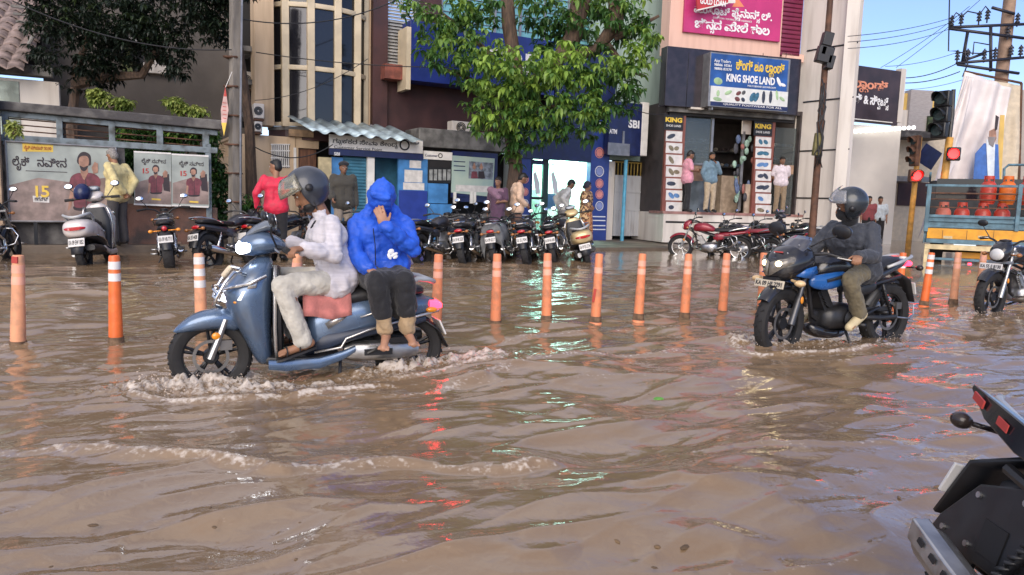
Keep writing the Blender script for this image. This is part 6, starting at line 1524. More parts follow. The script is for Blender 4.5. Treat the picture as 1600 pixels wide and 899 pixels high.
bike(scooter, 912, 414, -2, 'champagne gold scooter parked at the right end of the row before the lit door', M_cgold, style=1, lean=R(-14), scale=1.08, zscale=1.06, plate_txt='KA 09 EX 2734', front=False)
for px_, py_, hd_, lb_ in ((716, 404, 35, 'dark motorcycle behind the gap between the first two bikes of the parked row'), (766, 403, -30, 'dark motorcycle standing behind the cloth draped one against the tree'), (812, 403, 38, 'dark motorcycle pushed in behind the row before the lit door'), (888, 402, -25, 'dark motorcycle squeezed behind the champagne scooter')):
    bike(motorcycle, px_, py_, hd_, lb_, M_mblk if px_ % 4 else M_mdark, style='round' if px_ > 800 else 'commuter', lean=R(-7), scale=.97)
# right group in front of the shoe shop
bike(motorcycle, 1108, 407, -72, 'red motorcycle seen side on in front of the shoe shop', M_mred, style='commuter', lean=R(-8), seatm=M_seatm, wire=True, scale=.98)
bike(motorcycle, 1162, 409, -48, 'red seated motorcycle with white plate second before the shoe shop', M_mblk, style='round', lean=R(-8), seatm=M_rseat, rear_txt='KA 09 V 3118', scale=.98)
bike(motorcycle, 1208, 407, -42, 'dark motorcycle with cream plate before the right shoe banner', M_mblk, style='commuter', lean=R(-8), rear_txt='KA 09 HC 870', scale=.98)
bike(scooter, 1238, 402, -50, 'dark scooter parked beside the rusty pole', M_mdark, style=1, lean=R(-8), scale=1.06, zscale=1.1, front=False)
bike(motorcycle, 1270, 400, -55, 'black motorcycle mostly hidden behind the riding man in grey', M_mblk, style='round', lean=R(-6))
FGp = 'two wheelers parked far down the side street'
for px, py, hd, m_, st, lb in ((1385, 362, -75, M_mblk, 'commuter', 'far black motorcycle just right of the grey jacketed rider'), (1402, 352, -60, M_mdark, 'round', 'far dark motorcycle left of the orange signal post'), (1368, 350, -70, M_mblk, 'commuter', 'far motorcycle behind the rider helmet')):
    motorcycle(lb, ground(px, py, 0.0), dirz(0, hd), m_, style=st, group=FGp, lean=R(-5), detail=False)
# things left on the bikes
def helmet_on(label, P, col, rz=0.0, s=1.0):
    t = thing('helmet', label, 'helmet', P, rz, 'helmets left on parked bikes', 0, s)
    MB().loft([[(c_[0], c_[1], c_[2]) for c_ in sring((0, 0, z), r_, r_ * .86, 2.1, 18)] for z, r_ in ((0, .11), (.03, .135), (.09, .148), (.15, .138), (.20, .105), (.235, .055), (.243, .01))]).build('shell', col, t)
    v = MB(); v.add([(.149 * math.cos(a) * k, .128 * math.sin(a) * k, z) for z, k in ((.05, 1.0), (.10, 1.03), (.15, .96)) for a in np.linspace(-1, 1, 9)], [(i * 9 + j, i * 9 + j + 1, (i + 1) * 9 + j + 1, (i + 1) * 9 + j) for i in range(2) for j in range(8)]); v.build('visor', M_dglass, t, solid=.006); return t
P = lambda rt, x, y, z: (Matrix.Translation(rt.location) @ rt.rotation_euler.to_matrix().to_4x4() @ Matrix.Diagonal((*rt.scale, 1))) @ Vector((x, y, z))
cl = MB(); cvs = []; xs_ = np.linspace(-.20, -.98, 14); prof = [(-.22, .50), (-.20, .62), (-.165, .76), (-.10, .835), (0, .85), (.10, .835), (.165, .76), (.20, .64), (.215, .54)]
for i, x in enumerate(xs_):
    for y, z in prof:
        k = max(0, -x - .82) * 1.7; w_ = .02 * math.sin(x * 31 + y * 17)
        cvs.append(tuple(P(DRP, x + k * .5, y * (1 - k * .3) + w_, z - k * 1.3 + .012 * math.sin(x * 23 - y * 29)) - DRP.location))
cl.add(cvs, [(i * 9 + j, i * 9 + j + 1, (i + 1) * 9 + j + 1, (i + 1) * 9 + j) for i in range(13) for j in range(8)])
o = cl.build('seat_cloth', mat('grey_cover_cloth', (.13, .135, .14), .8, var=.25, scale=12, bump=.3, bscale=40), solid=.008); o.location = DRP.location; tag(o, 'grey cloth draped over the seat and tail of a parked motorcycle', 'cloth')
helmet_on('dark helmet with pale visor left on the white scooter', P(SC_W, .18, .12, .90), M_navy, 2.0, 1.0)
# ================================================================== people (local frame: faces +x, left is +y)
def skin_mat(n, c): return mat(n, c, .5, var=.10, scale=9, spec=.4)
SKN = [skin_mat('brown_skin', (.30, .15, .085)), skin_mat('tan_skin', (.40, .21, .13)), skin_mat('dark_skin', (.24, .125, .078))]
M_hair = mat('black_hair', (.012, .011, .011), .55, var=.3, scale=60, stretch=(1, 1, .2)); M_hairg = mat('grey_hair', (.26, .24, .22), .7, var=.35, scale=60)
M_eyew = mat('eye_white', (.6, .57, .54), .25, var=0); M_lip = mat('lips', (.22, .085, .07), .5, var=0)
def fabric(n, c, **k):
    a = dict(rough=.85, var=.14, scale=14, bump=.25, bscale=60, sheen=.15); a.update(k); return mat(n, c, **a)
def V(*a): return Vector(a)
def hand(mb, w, d, nrm, curl=.5, s=1.0, side=1, spread=.12):
    """palm, four jointed fingers and a thumb; d = pointing direction, nrm = palm normal (fingers curl towards it)"""
    d = d.normalized(); nrm = (nrm - d * nrm.dot(d)).normalized(); a = d.cross(nrm) * side
    rot = Matrix((d, a, nrm)).transposed()
    mb.ell(w + d * .045 * s, (.052 * s, .041 * s, .017 * s), rot, 12, 8)
    for k, (o_, L) in enumerate(((-.030, .068), (-.010, .078), (.010, .073), (.029, .058))):
        p = w + d * .078 * s + a * o_ * s; c = 0; dd = (d + a * spread * (k - 1.5) * .5).normalized()
        for f in (.45, .32, .23):
            c += curl * (.75 if f == .45 else 1.0); dirn = (dd * math.cos(c) + nrm * math.sin(c)); q = p + dirn * L * f * s
            mb.capsule(p, q, .0085 * s, .0078 * s, 8); p = q
    p = w + d * .028 * s - a * .034 * s; dirn = (d * .75 - a * .65 + nrm * .35).normalized(); q = p + dirn * .036 * s
    mb.capsule(p, q, .0115 * s, .010 * s, 8); d2 = (dirn + nrm * curl * .8 + d * .25).normalized(); mb.capsule(q, q + d2 * .03 * s, .0098 * s, .0085 * s, 8)
def person(label, loc, rz, J, skin, clothes, hair=None, fwd=None, hands=(.5, .5), vox=.012, s=1.0, group=None, face=True, hand_dir=None, beard=False, shoes=None, lean=0.0, girth=1.0, sex='m', build_hair=True):
    """J: joints by name in the local frame; clothes: list of (name, material, spec)"""
    rt = thing('person', label, 'person', loc, rz, group, lean)
    J = {k: Vector(v) for k, v in J.items()}
    fw = Vector(fwd or (1, 0, 0)).normalized(); up = (J['head'] - J['neck']).normalized(); lf = up.cross(fw).normalized(); fw = lf.cross(up).normalized(); HR = Matrix((fw, lf, up)).transposed()
    H = lambda x, y, z: J['head'] + HR @ (Vector((x, y, z)) * s)
    b = MB()
    b.ell(H(-.008, 0, .022), (.094 * s, .075 * s, .098 * s), HR, 18, 12); b.ell(H(.018, 0, -.035), (.068 * s, .058 * s, .078 * s), HR, 16, 10); b.ell(H(.052, 0, -.085), (.030 * s, .030 * s, .026 * s), HR)
    b.capsule(H(.088, 0, .012), H(.104, 0, -.030), .010 * s, .015 * s, 8); b.ell(H(.078, 0, .036), (.018 * s, .052 * s, .012 * s), HR)
    for y in (.076, -.076): b.ell(H(-.004, y, -.008), (.018 * s, .009 * s, .030 * s), HR, 8, 6)
    b.ell(H(.084, 0, -.064), (.014 * s, .024 * s, .009 * s), HR)
    b.capsule(J['neck'] - up * .04 * s, H(-.015, 0, -.06), .056 * s, .050 * s)
    tor = lambda mb, e, g: (mb.capsule(J['chest'] + (J['shL'] - J['shR']) * .26, J['chest'] - (J['shL'] - J['shR']) * .26, .105 * s * g + e, None, 14),
        mb.capsule(J['chest'] + (J['neck'] - J['chest']) * .45 + (J['shL'] - J['shR']) * .36, J['chest'] + (J['neck'] - J['chest']) * .45 - (J['shL'] - J['shR']) * .36, .062 * s + e, None, 12),
        mb.capsule(J['chest'] + (J['hipL'] - J['hipR']) * .3, J['pelvis'] + (J['hipL'] - J['hipR']) * .42, .095 * s * g + e, .105 * s * g + e, 14), mb.capsule(J['chest'] - (J['hipL'] - J['hipR']) * .3, J['pelvis'] - (J['hipL'] - J['hipR']) * .42, .095 * s * g + e, .105 * s * g + e, 14))
    tor(b, 0, girth)
    for q in 'LR':
        b.capsule(J['sh' + q], J['el' + q], .050 * s, .040 * s); b.capsule(J['el' + q], J['wr' + q], .040 * s, .027 * s)
        b.capsule(J['hip' + q], J['kn' + q], .082 * s, .056 * s, 14); b.capsule(J['kn' + q], J['an' + q], .056 * s, .036 * s, 14); b.capsule(J['kn' + q] + (J['an' + q] - J['kn' + q]) * .25 - (J['to' + q] - J['an' + q]) * .12, J['kn' + q] + (J['an' + q] - J['kn' + q]) * .5, .05 * s, .04 * s)
        f_ = (J['to' + q] - J['an' + q]); b.capsule(J['an' + q] - f_ * .25, J['to' + q], .034 * s, .026 * s)
        sdv = f_.cross(Vector((0, 0, 1))).normalized()
        for k in range(5): b.capsule(J['to' + q] + sdv * (k - 2) * .016 * s - f_ * .1, J['to' + q] + sdv * (k - 2) * .018 * s + f_.normalized() * (.022 - .003 * k) * s, .011 * s, .009 * s, 6)
        cu = hands[0 if q == 'L' else 1]
        dv, nv = (hand_dir or {}).get(q, ((J['wr' + q] - J['el' + q]), Vector((0, -1 if q == 'L' else 1, 0))))
        if cu is not None: hand(b, J['wr' + q], Vector(dv), Vector(nv), cu, s * 1.02, 1 if q == 'L' else -1)
    b.build('body', skin, rt, remesh=vox, smooth_it=1)
    body = bake(rt.children[0] if False else bpy.data.objects[[c.name for c in COL.objects if c.parent == rt and c.name.startswith('body')][0]])
    if face:
        for y in (.030, -.030):
            MB().ell(H(.083, y, .016), (.008 * s, .0125 * s, .0075 * s), HR, 8, 6).build('eye', M_eyew, rt); MB().ell(H(.090, y, .016), (.003 * s, .006 * s, .006 * s), HR, 8, 5).build('pupil', M_hair, rt)
            MB().capsule(H(.093, y * .55, .038), H(.084, y * 1.55, .038), .005 * s, .003 * s, 6).build('eyebrow', M_hair, rt)
        MB().capsule(H(.092, -.020, -.063), H(.092, .020, -.063), .0055 * s, None, 6).build('mouth', M_lip, rt)
        if beard: 
            MB().capsule(H(.099, -.022, -.048), H(.099, .022, -.048), .007 * s, None, 6).build('moustache', M_hair, rt)
            q = MB(); q.ell(H(.030, 0, -.078), (.062 * s, .058 * s, .045 * s), HR); q.build('beard', M_hair, rt)
    if hair and build_hair:
        h = MB(); h.ell(H(-.020, 0, .045), (.092 * s, .081 * s, .088 * s), HR, 16, 10); h.ell(H(-.045, 0, -.005), (.068 * s, .076 * s, .085 * s), HR, 16, 10)
        h.ell(H(.045, 0, .085), (.045 * s, .055 * s, .030 * s), HR)
        if sex == 'f': h.ell(H(-.10, 0, -.03), (.045 * s, .05 * s, .055 * s), HR)
        o_ = h.build('hair', hair, rt, remesh=vox, smooth_it=1); bake(o_)
    for nm, m, spec in clothes:
        c = MB(); e = spec.get('e', .016) * s
        if spec.get('torso'): tor(c, e, girth * spec.get('g', 1.0))
        if spec.get('hem'): 
            d = spec['hem']; c.capsule(J['pelvis'] + (J['hipL'] - J['hipR']) * .35, J['pelvis'] - (J['hipL'] - J['hipR']) * .35 , .118 * s * girth + e, None, 14); c.capsule(J['pelvis'] + (J['hipL'] - J['hipR']) * .4 + Vector(d), J['pelvis'] - (J['hipL'] - J['hipR']) * .4 + Vector(d), .118 * s * girth + e, None, 14)
        if spec.get('collar'): c.capsule(J['neck'] - up * .045 * s, J['neck'] + up * .012 * s, .068 * s, .060 * s)
        for q in 'LR':
            a = spec.get('arm')
            if a:
                fl = spec.get('flare', 1.0)
                if a == 'short': c.capsule(J['sh' + q], J['sh' + q].lerp(J['el' + q], .78), .052 * s + e, .050 * s + e)
                else: c.capsule(J['sh' + q], J['el' + q], .050 * s + e, .044 * s + e); c.capsule(J['el' + q], J['el' + q].lerp(J['wr' + q], a if isinstance(a, float) else .93), .044 * s + e, (.034 * s + e) * fl)
            l_ = spec.get('leg')
            if l_:
                c.capsule(J['hip' + q], J['kn' + q], .086 * s + e, .060 * s + e, 14)
                k = l_ if isinstance(l_, float) else .95
                c.capsule(J['kn' + q], J['kn' + q].lerp(J['an' + q], k), .060 * s + e, spec.get('cuff', .050) * s + e, 14)
        if spec.get('leg'): c.capsule(J['pelvis'] + (J['hipL'] - J['hipR']) * .4, J['pelvis'] - (J['hipL'] - J['hipR']) * .4, .108 * s * girth + e)
        if spec.get('skirt'):
            z_ = spec['skirt']; m_ = J['pelvis']; c.loft([[(m_.x + r_ * math.cos(t) * 1.0, m_.y + r_ * math.sin(t) * 1.1, zz) for t in np.linspace(0, 2 * PI, 17)[:-1]] for zz, r_ in ((m_.z + .05, .13), (m_.z - .2, .17), (z_, .2))])
        for fn in spec.get('extra', ()): fn(c, J, H, s)
        o_ = c.build(nm, m, rt, remesh=max(.009, vox * spec.get('vk', 1.0)), smooth_it=2)
        tx = bpy.data.textures.get('cloth_folds') or bpy.data.textures.new('cloth_folds', 'CLOUDS'); tx.noise_scale = .11; tx.noise_depth = 3; tx.noise_type = 'HARD_NOISE'
        md = o_.modifiers.new('folds', 'DISPLACE'); md.texture = tx; md.strength = spec.get('fold', .014); md.mid_level = .5; md.texture_coords = 'LOCAL'
        md = o_.modifiers.new('smooth2', 'SMOOTH'); md.factor = .4; md.iterations = 1
        bake(o_)
    if shoes:
        for q in 'LR':
            f_ = J['to' + q] - J['an' + q]; fd = Vector((f_.x, f_.y, f_.z)).normalized(); c = MB()
            if shoes[1] == 'sandal':
                c.loft([[J['an' + q] + f_ * t + Vector((0, 0, 0)) + fd.cross(Vector((0, 0, 1))).normalized() * w_ * a_ - Vector((0, 0, 1)) * (.034 * s * (1 - .2 * t) + h_) for a_, h_ in ((-1, 0), (1, 0), (1, .014), (-1, .014))] for t, w_ in ((-.5, .03 * s), (-.1, .036 * s), (.5, .042 * s), (1.0, .046 * s), (1.22, .03 * s))])
                for t in (.25, .8): 
                    m_ = J['an' + q] + f_ * t; sd = fd.cross(Vector((0, 0, 1))).normalized(); c.tube([m_ + sd * .044 * s * math.cos(a_) + Vector((0, 0, 1)) * .036 * s * math.sin(a_) - Vector((0, 0, .006)) for a_ in np.linspace(-.4, PI + .4, 9)], .009 * s, 6, flat=.5)
                c.build('sandal', shoes[0], rt)
            else:
                c.capsule(J['an' + q] - f_ * .30 - Vector((0, 0, .008)), J['to' + q] + fd * .012, .045 * s, .040 * s, 12); c.capsule(J['an' + q] + f_ * .05, J['an' + q] + f_ * .05 + Vector((0, 0, .025)), .043 * s)
                bake(c.build('shoe', shoes[0], rt, remesh=.011, smooth_it=2))
    return rt, J, H, HR
def helmet_worn(rt, c, HR, s, m, visor, k=1.0):
    """open shell with a face opening, lining, strap and visor; c = head centre"""
    o = MB(); n1, n2 = 36, 22; vs = []; keep = []
    for i in range(n2 + 1):
        th = PI * i / n2 * .86 + .01
        for j in range(n1):
            ph = 2 * PI * j / n1; x, y, z = math.sin(th) * math.cos(ph), math.sin(th) * math.sin(ph), math.cos(th)
            r = Vector((x * .150, y * .132, z * .142 + .02)) * s * k; r.x -= .012 * s
            if z < -.3: r.x *= .98; r.y *= .96
            vs.append(c + HR @ r)
    fs = []
    for i in range(n2):
        for j in range(n1):
            th = PI * (i + .5) / n2 * .86; ph = 2 * PI * (j + .5) / n1; pf = math.atan2(math.sin(ph), math.cos(ph))
            if th > R(66) and abs(pf) < R(62) + max(0, th - R(120)) * .1: continue
            fs.append((i * n1 + j, i * n1 + (j + 1) % n1, (i + 1) * n1 + (j + 1) % n1, (i + 1) * n1 + j))
    o.add(vs, fs); h = o.build('helmet', m, rt, solid=.018 * s); h.modifiers['solid'].offset = -1
    md = h.modifiers.new('sub', 'SUBSURF'); md.levels = 1; md.render_levels = 1
    v = MB(); rows = []
    e0, e1, rad = visor.get('el', (R(-5), R(42))) + (visor.get('r', .168),)
    for el in np.linspace(e0, e1, 7): rows.append([c + HR @ (Vector((math.cos(el) * math.cos(a_) * rad - .01, math.cos(el) * math.sin(a_) * .142, math.sin(el) * .150 + .02 + visor.get('dz', 0))) * s * k) for a_ in np.linspace(R(-72), R(72), 17)])
    v.add([p for r_ in rows for p in r_], [(i * 17 + j, i * 17 + j + 1, (i + 1) * 17 + j + 1, (i + 1) * 17 + j) for i in range(6) for j in range(16)]); v.build('visor', visor['m'], h, solid=.003)
    q = MB()
    for y in (1, -1): q.tube([c + HR @ (Vector((.005, y * .128, .025)) * s * k), c + HR @ (Vector((.005, y * .146, .025)) * s * k)], .026 * s, 14)
    q.build('visor_hinge', M_plas, h)
    st = MB(); st.tube([c + HR @ (Vector((.02, .10 * math.cos(a_), -.075 - .062 * math.sin(a_))) * s) for a_ in np.linspace(0, PI, 11)], .009 * s, 6, flat=.4); st.build('chin_strap', mat('dark_strap', (.05, .05, .055), .7, var=.1), h)
    return h
# ------------------------------------------------------------------ the two on the scooter (joints in the scooter frame)
S1 = .90
JR = dict(head=(.045, .0, 1.235), neck=(-.035, 0, 1.105), chest=(-.065, 0, .965), pelvis=(-.135, 0, .715), shL=(-.075, .165, 1.055), shR=(-.06, -.165, 1.055), elL=(-.075, .27, .875), elR=(.0, -.26, .86), wrL=(.115, .315, .915), wrR=(.125, -.315, .915),
          hipL=(-.12, .095, .69), hipR=(-.12, -.095, .69), knL=(.225, .20, .685), knR=(.235, -.185, .70), anL=(.09, .185, .315), anR=(.11, -.17, .30), toL=(.225, .195, .268), toR=(.25, -.18, .265))
M_shirt = fabric('pale_lilac_shirt', (.60, .57, .60), stretch=(1, 1, 9), scale=7, var=.08); M_trou = fabric('cream_trousers', (.56, .53, .46))
def placket(c, J, H, s): pass
rd, J1, H1, HR1 = person('man in grey helmet, pale shirt and cream trousers riding the blue scooter', SCO, SRZ, JR, SKN[0], [
    ('shirt', M_shirt, dict(torso=True, arm=.88, e=.022, hem=(0.02, 0, -.03), collar=True, fold=.030, flare=1.12)), ('trousers', M_trou, dict(leg=.92, e=.014, cuff=.056, fold=.022))],
    fwd=(1, .10, -.42), hands=(.95, .95), vox=.006, s=S1, beard=True, hand_dir={'L': ((.75, .55, -.05), (.25, 0, -1)), 'R': ((.75, -.55, -.05), (.25, 0, -1))}, shoes=(M_plas, 'sandal'), girth=1.08, hair=M_hair, build_hair=False)
M_hgr = mat('grey_helmet_shell', (.055, .062, .075), .38, .2, var=.15, coat=.3)
M_vis = mat('clear_visor', (.86, .82, .66), .06, var=0, trans=.88, spec=.8)
helmet_worn(rd, H1(-.004, 0, .012), HR1, S1, M_hgr, dict(m=M_vis, el=(R(2), R(48)), r=.185, dz=.012), 1.06)
q = MB()
for k in range(5): q.ell(Vector((.055 - .016 * k, .075, 1.03 - .075 * k)), (.006, .006, .006), n=6, m=4)
q.build('button', M_paper, rd)
q = MB(); q.tube([Vector((-.06, .03, 1.10)), Vector((.01, .05, 1.06)), Vector((.03, .03, 1.02))], .008, 6); q.build('helmet_strap', M_plas, rd)
S2 = .86
JP = dict(head=(-.405, .06, 1.205), neck=(-.415, -.005, 1.095), chest=(-.415, -.01, .985), pelvis=(-.42, -.03, .74), shL=(-.570, .0, 1.055), shR=(-.265, .0, 1.055), elL=(-.585, .14, .905), elR=(-.225, .10, .87), wrL=(-.395, .205, 1.045), wrR=(-.295, .22, .78),
          hipL=(-.505, .0, .715), hipR=(-.335, .0, .715), knL=(-.500, .30, .715), knR=(-.325, .31, .715), anL=(-.535, .27, .375), anR=(-.39, .28, .365), toL=(-.545, .37, .325), toR=(-.355, .375, .31))
M_jack = fabric('royal_blue_jacket', (.018, .105, .62), rough=.62, var=.14, bump=.3, bscale=22, sheen=0); M_bpant = fabric('black_trousers', (.014, .014, .017)); M_kh = fabric('khaki_cloth', (.40, .28, .16))
def hood(c, J, H, s):
    c.ell(H(-.012, 0, .038), (.128 * s, .112 * s, .128 * s), HRp, 16, 10); c.ell(H(-.045, 0, -.06), (.095 * s, .105 * s, .10 * s), HRp); c.capsule(H(-.03, 0, .11), H(-.05, 0, .165), .055 * s, .022 * s)
    c.capsule(H(.075, -.05, .085), H(.075, .05, .085), .040 * s)
    c.capsule(H(-.02, .08, -.09), J['shL'] + Vector((.03, 0, .02)), .06 * s, .05 * s); c.capsule(H(-.02, -.08, -.09), J['shR'] + Vector((-.03, 0, .02)), .06 * s, .05 * s)
fwv = Vector((.30, .80, -.50)); up_ = (Vector(JP['head']) - Vector(JP['neck'])).normalized(); lf_ = up_.cross(fwv.normalized()).normalized(); HRp = Matrix((lf_.cross(up_).normalized(), lf_, up_)).transposed()
pd, J2, H2, HR2 = person('passenger in hooded blue rain jacket covering their face, sitting sideways on the blue scooter', SCO, SRZ, JP, SKN[1], [
    ('khaki_trousers', M_kh, dict(leg=.86, e=.012, cuff=.056, fold=.035)),
    ('black_trousers', M_bpant, dict(leg=.55, e=.024, cuff=.058, fold=.024, extra=(lambda c, J, H, s: (c.capsule(J['knL'] + Vector((0, -.02, .0)), J['knR'] + Vector((0, -.02, 0)), .062 * s), c.capsule(J['hipL'].lerp(J['hipR'], .5), J['knL'].lerp(J['knR'], .5) + Vector((0, -.04, 0)), .10 * s, .075 * s), c.capsule(J['knL'].lerp(J['knR'], .5) + Vector((-.01, -.05, .0)), J['anL'].lerp(J['anR'], .4) + Vector((0, -.06, .12)), .07 * s, .045 * s)),))),
    ('hooded_jacket', M_jack, dict(torso=True, arm=.95, e=.028, hem=(0, .02, .03), fold=.036, flare=1.1, extra=(hood,)))],
    fwd=tuple(fwv), hands=(.22, .7), vox=.006, s=S2, face=False, girth=1.10, hand_dir={'L': ((.32, -.10, .90), (-.05, -1, .05)), 'R': ((-.3, .9, -.2), (0, 0, -1))})
z_ = MB(); z_.tube([Vector((-.335, .135, 1.03)), Vector((-.345, .150, .93)), Vector((-.350, .150, .80))], .006, 6, flat=.5); z_.build('zip', M_plas, pd)
pr = MB()
for (x, z, a_, b_) in ((-.445, .885, .022, .018), (-.465, .865, .028, .012), (-.435, .855, .012, .022), (-.475, .850, .018, .010)): pr.ell((x, .158 + (x + .45) * .1, z), (a_, .004, b_), Matrix.Rotation(.5, 3, 'Y'), 10, 4)
pr.build('white_print', M_textw, pd); MB().ell((-.545, .105, .985), (.010, .006, .020)).build('white_print', M_textw, pd)
# ------------------------------------------------------------------ motorcycle rider
S3 = .95
JM = dict(head=(-.055, .02, 1.265), neck=(-.125, 0, 1.13), chest=(-.15, 0, .985), pelvis=(-.25, 0, .735), shL=(-.16, .185, 1.075), shR=(-.13, -.18, 1.075), elL=(-.07, .29, .865), elR=(-.02, -.29, .87), wrL=(.175, .325, .865), wrR=(.19, -.32, .865),
          hipL=(-.20, .10, .72), hipR=(-.20, -.10, .72), knL=(.135, .235, .66), knR=(.15, -.225, .67), anL=(-.075, .20, .345), anR=(-.05, -.20, .34), toL=(.07, .225, .270), toR=(.09, -.22, .27))
M_grj = fabric('charcoal_jacket', (.040, .045, .058), rough=.7); M_olv = fabric('olive_trousers', (.15, .125, .075)); M_crocs = mat('cream_clogs', (.60, .50, .30), .6, var=.12)
rm, J3, H3, HR3 = person('man in charcoal jacket and helmet with black face cloth riding the faired motorcycle', MOT, MRZ, JM, SKN[0], [
    ('jacket', M_grj, dict(torso=True, arm=.92, e=.030, hem=(.01, 0, .0), collar=True, fold=.032, flare=1.0, g=1.05)), ('trousers', M_olv, dict(leg=.90, e=.016, cuff=.060, fold=.03))],
    fwd=(1, -.75, -.12), hands=(.95, .95), vox=.0065, s=S3, hand_dir={'L': ((.75, .5, -.12), (.2, 0, -1)), 'R': ((.75, -.5, -.12), (.2, 0, -1))}, shoes=(M_crocs, 'shoe'), girth=1.12, hair=M_hair, build_hair=False)
mk = MB(); mk.ell(H3(.045, 0, -.060), (.075 * S3, .075 * S3, .060 * S3), HR3); mk.capsule(H3(.0, 0, -.10), H3(.01, 0, -.16), .075 * S3, .07 * S3); mk.capsule(H3(.075, 0, -.02), H3(.07, 0, -.08), .035 * S3); bake(mk.build('face_cloth', fabric('black_cloth', (.012, .012, .014)), rm, remesh=.009, smooth_it=2))
helmet_worn(rm, H3(-.004, 0, .012), HR3, S3, mat('dark_helmet_shell', (.035, .042, .05), .3, .2, var=.12, coat=.4), dict(m=mat('scratched_visor', (.8, .8, .82), .10, var=0, trans=.82, spec=.8), el=(R(20), R(64)), r=.172, dz=.014), 1.04)
q = MB(); q.ell(J3['chest'] + Vector((.14, .05, .06)), (.01, .014, .014)); q.build('zip_pull', M_alum, rm)
# ------------------------------------------------------------------ people on foot
def stand(H=1.68, **over):
    k = H / 1.68
    J = dict(head=(.02, 0, 1.565), neck=(0, 0, 1.43), chest=(0, 0, 1.26), pelvis=(0, 0, .95), shL=(0, .185, 1.375), shR=(0, -.185, 1.375), elL=(-.03, .235, 1.10), elR=(-.03, -.235, 1.10), wrL=(.04, .235, .86), wrR=(.04, -.235, .86),
             hipL=(0, .09, .90), hipR=(0, -.09, .90), knL=(.02, .10, .49), knR=(.02, -.10, .49), anL=(-.01, .11, .085), anR=(-.01, -.11, .085), toL=(.12, .13, .04), toR=(.12, -.13, .04))
    J.update(over); return {a: tuple(x * k for x in b) for a, b in J.items()}, k
def walker(label, px, py, zfeet, face_deg, J, k, skin, clothes, hair=M_hair, group=None, **kw):
    """face_deg: 0 = away from the camera, 90 = to the right of the photo, 180 = towards the camera"""
    P_ = onz(px, py, zfeet) if kw.get('Y') is None else Vector((*at_y(px, py, kw['Y']).xy, zfeet)); kw.pop('Y', None)
    return person(label, P_, PI / 2 - R(face_deg), J, skin, clothes, hair, vox=kw.pop('vox', .016), s=k, group=group, face=kw.pop('face', True), **kw)
FK = .14
# man in the yellow shirt, hands behind his back, turned left
J, k = stand(1.70, head=(.085, 0, 1.555), neck=(.035, 0, 1.42), chest=(.0, 0, 1.25), elL=(-.17, .23, 1.13), elR=(-.17, -.23, 1.13), wrL=(-.20, .05, .93), wrR=(-.20, -.03, .90), toL=(.13, .12, .04))
walker('grey haired man in pale yellow shirt standing before the large poster', 186, 386, FK, -75, J, k, SKN[0], [('shirt', fabric('pale_yellow_shirt', (.62, .52, .25)), dict(torso=True, arm=.9, e=.026, hem=(0, 0, -.06), collar=True, fold=.016)), ('trousers', fabric('dark_grey_trousers', (.06, .055, .055)), dict(leg=True, e=.02, cuff=.065))], M_hairg, Y=13.05, girth=1.1, shoes=(M_plas, 'shoe'), fwd=(1, -.1, -.2))
# man in the red shirt seen from behind
J, k = stand(1.72, head=(.03, .01, 1.57), elL=(-.04, .31, 1.13), elR=(.06, -.33, 1.16), wrL=(.05, .30, .90), wrR=(.17, -.50, 1.0), hipL=(0, .09, .92), hipR=(0, -.09, .92))
walker('man in bright red long sleeved shirt seen from behind among the parked motorcycles', 432, 404, -.02, -10, J, k, SKN[0], [('shirt', fabric('red_shirt', (.62, .015, .055), rough=.6), dict(torso=True, arm=.95, e=.022, hem=(0, 0, -.04), fold=.016)), ('trousers', M_bpant, dict(leg=True, e=.02))], Y=12.6, fwd=(.35, .9, -.1), shoes=(M_plas, 'shoe'))
# man in dark clothes and cap at the kiosk
J, k = stand(1.70, elR=(.0, -.26, 1.12), wrR=(.14, -.26, .98))
p_, J_, H_, HR_ = walker('man in dark olive jacket and black cap standing before the service kiosk', 536, 378, .1, 150, J, k, SKN[2], [('jacket', fabric('dark_olive_jacket', (.055, .05, .04)), dict(torso=True, arm=.93, e=.035, hem=(0, 0, -.06), collar=True)), ('trousers', fabric('beige_trousers', (.30, .25, .2)), dict(leg=True, e=.02))], Y=14.6, girth=1.1, shoes=(M_plas, 'shoe'))
MB().loft([sring(tuple(H_(0, 0, .05 + z)), r_, r_, 2, 16) for z, r_ in ((0, .105), (.04, .10), (.075, .06), (.085, .01))]).build('cap', M_bpant, p_)
# woman in dark dress by the tree trunk
J, k = stand(1.55, elL=(.02, .23, 1.12), wrL=(.14, .12, 1.1))
walker('woman with dark hair and purple dress beside the tree trunk', 776, 378, .1, 200, J, k, SKN[2], [('dress', fabric('dark_purple_dress', (.085, .04, .075)), dict(torso=True, arm='short', e=.022, skirt=.25)), ('shawl', fabric('mauve_shawl', (.20, .11, .16)), dict(e=.03, torso=True, g=.8, extra=(lambda c, J, H, s: c.capsule(J['shR'], J['chest'] + Vector((.1, .05, -.05)), .09, .08),)))], sex='f', Y=16.4, hands=(.4, .4))
# man in peach shirt, head bowed
J, k = stand(1.70, head=(.12, 0, 1.535), neck=(.04, 0, 1.42), elL=(.0, .25, 1.10), wrL=(.20, .18, 1.0), elR=(-.02, -.25, 1.10), wrR=(.16, -.2, .95))
walker('man in peach long shirt bowing his head between the tree and left blue pillar', 806, 378, .1, 75, J, k, SKN[2], [('shirt', fabric('peach_shirt', (.66, .46, .33)), dict(torso=True, arm=.92, e=.028, hem=(0, 0, -.1), collar=True)), ('trousers', fabric('brown_trousers', (.16, .09, .07)), dict(leg=True, e=.02))], Y=16.9, fwd=(1, 0, -.6), girth=1.1, shoes=(M_plas, 'shoe'))
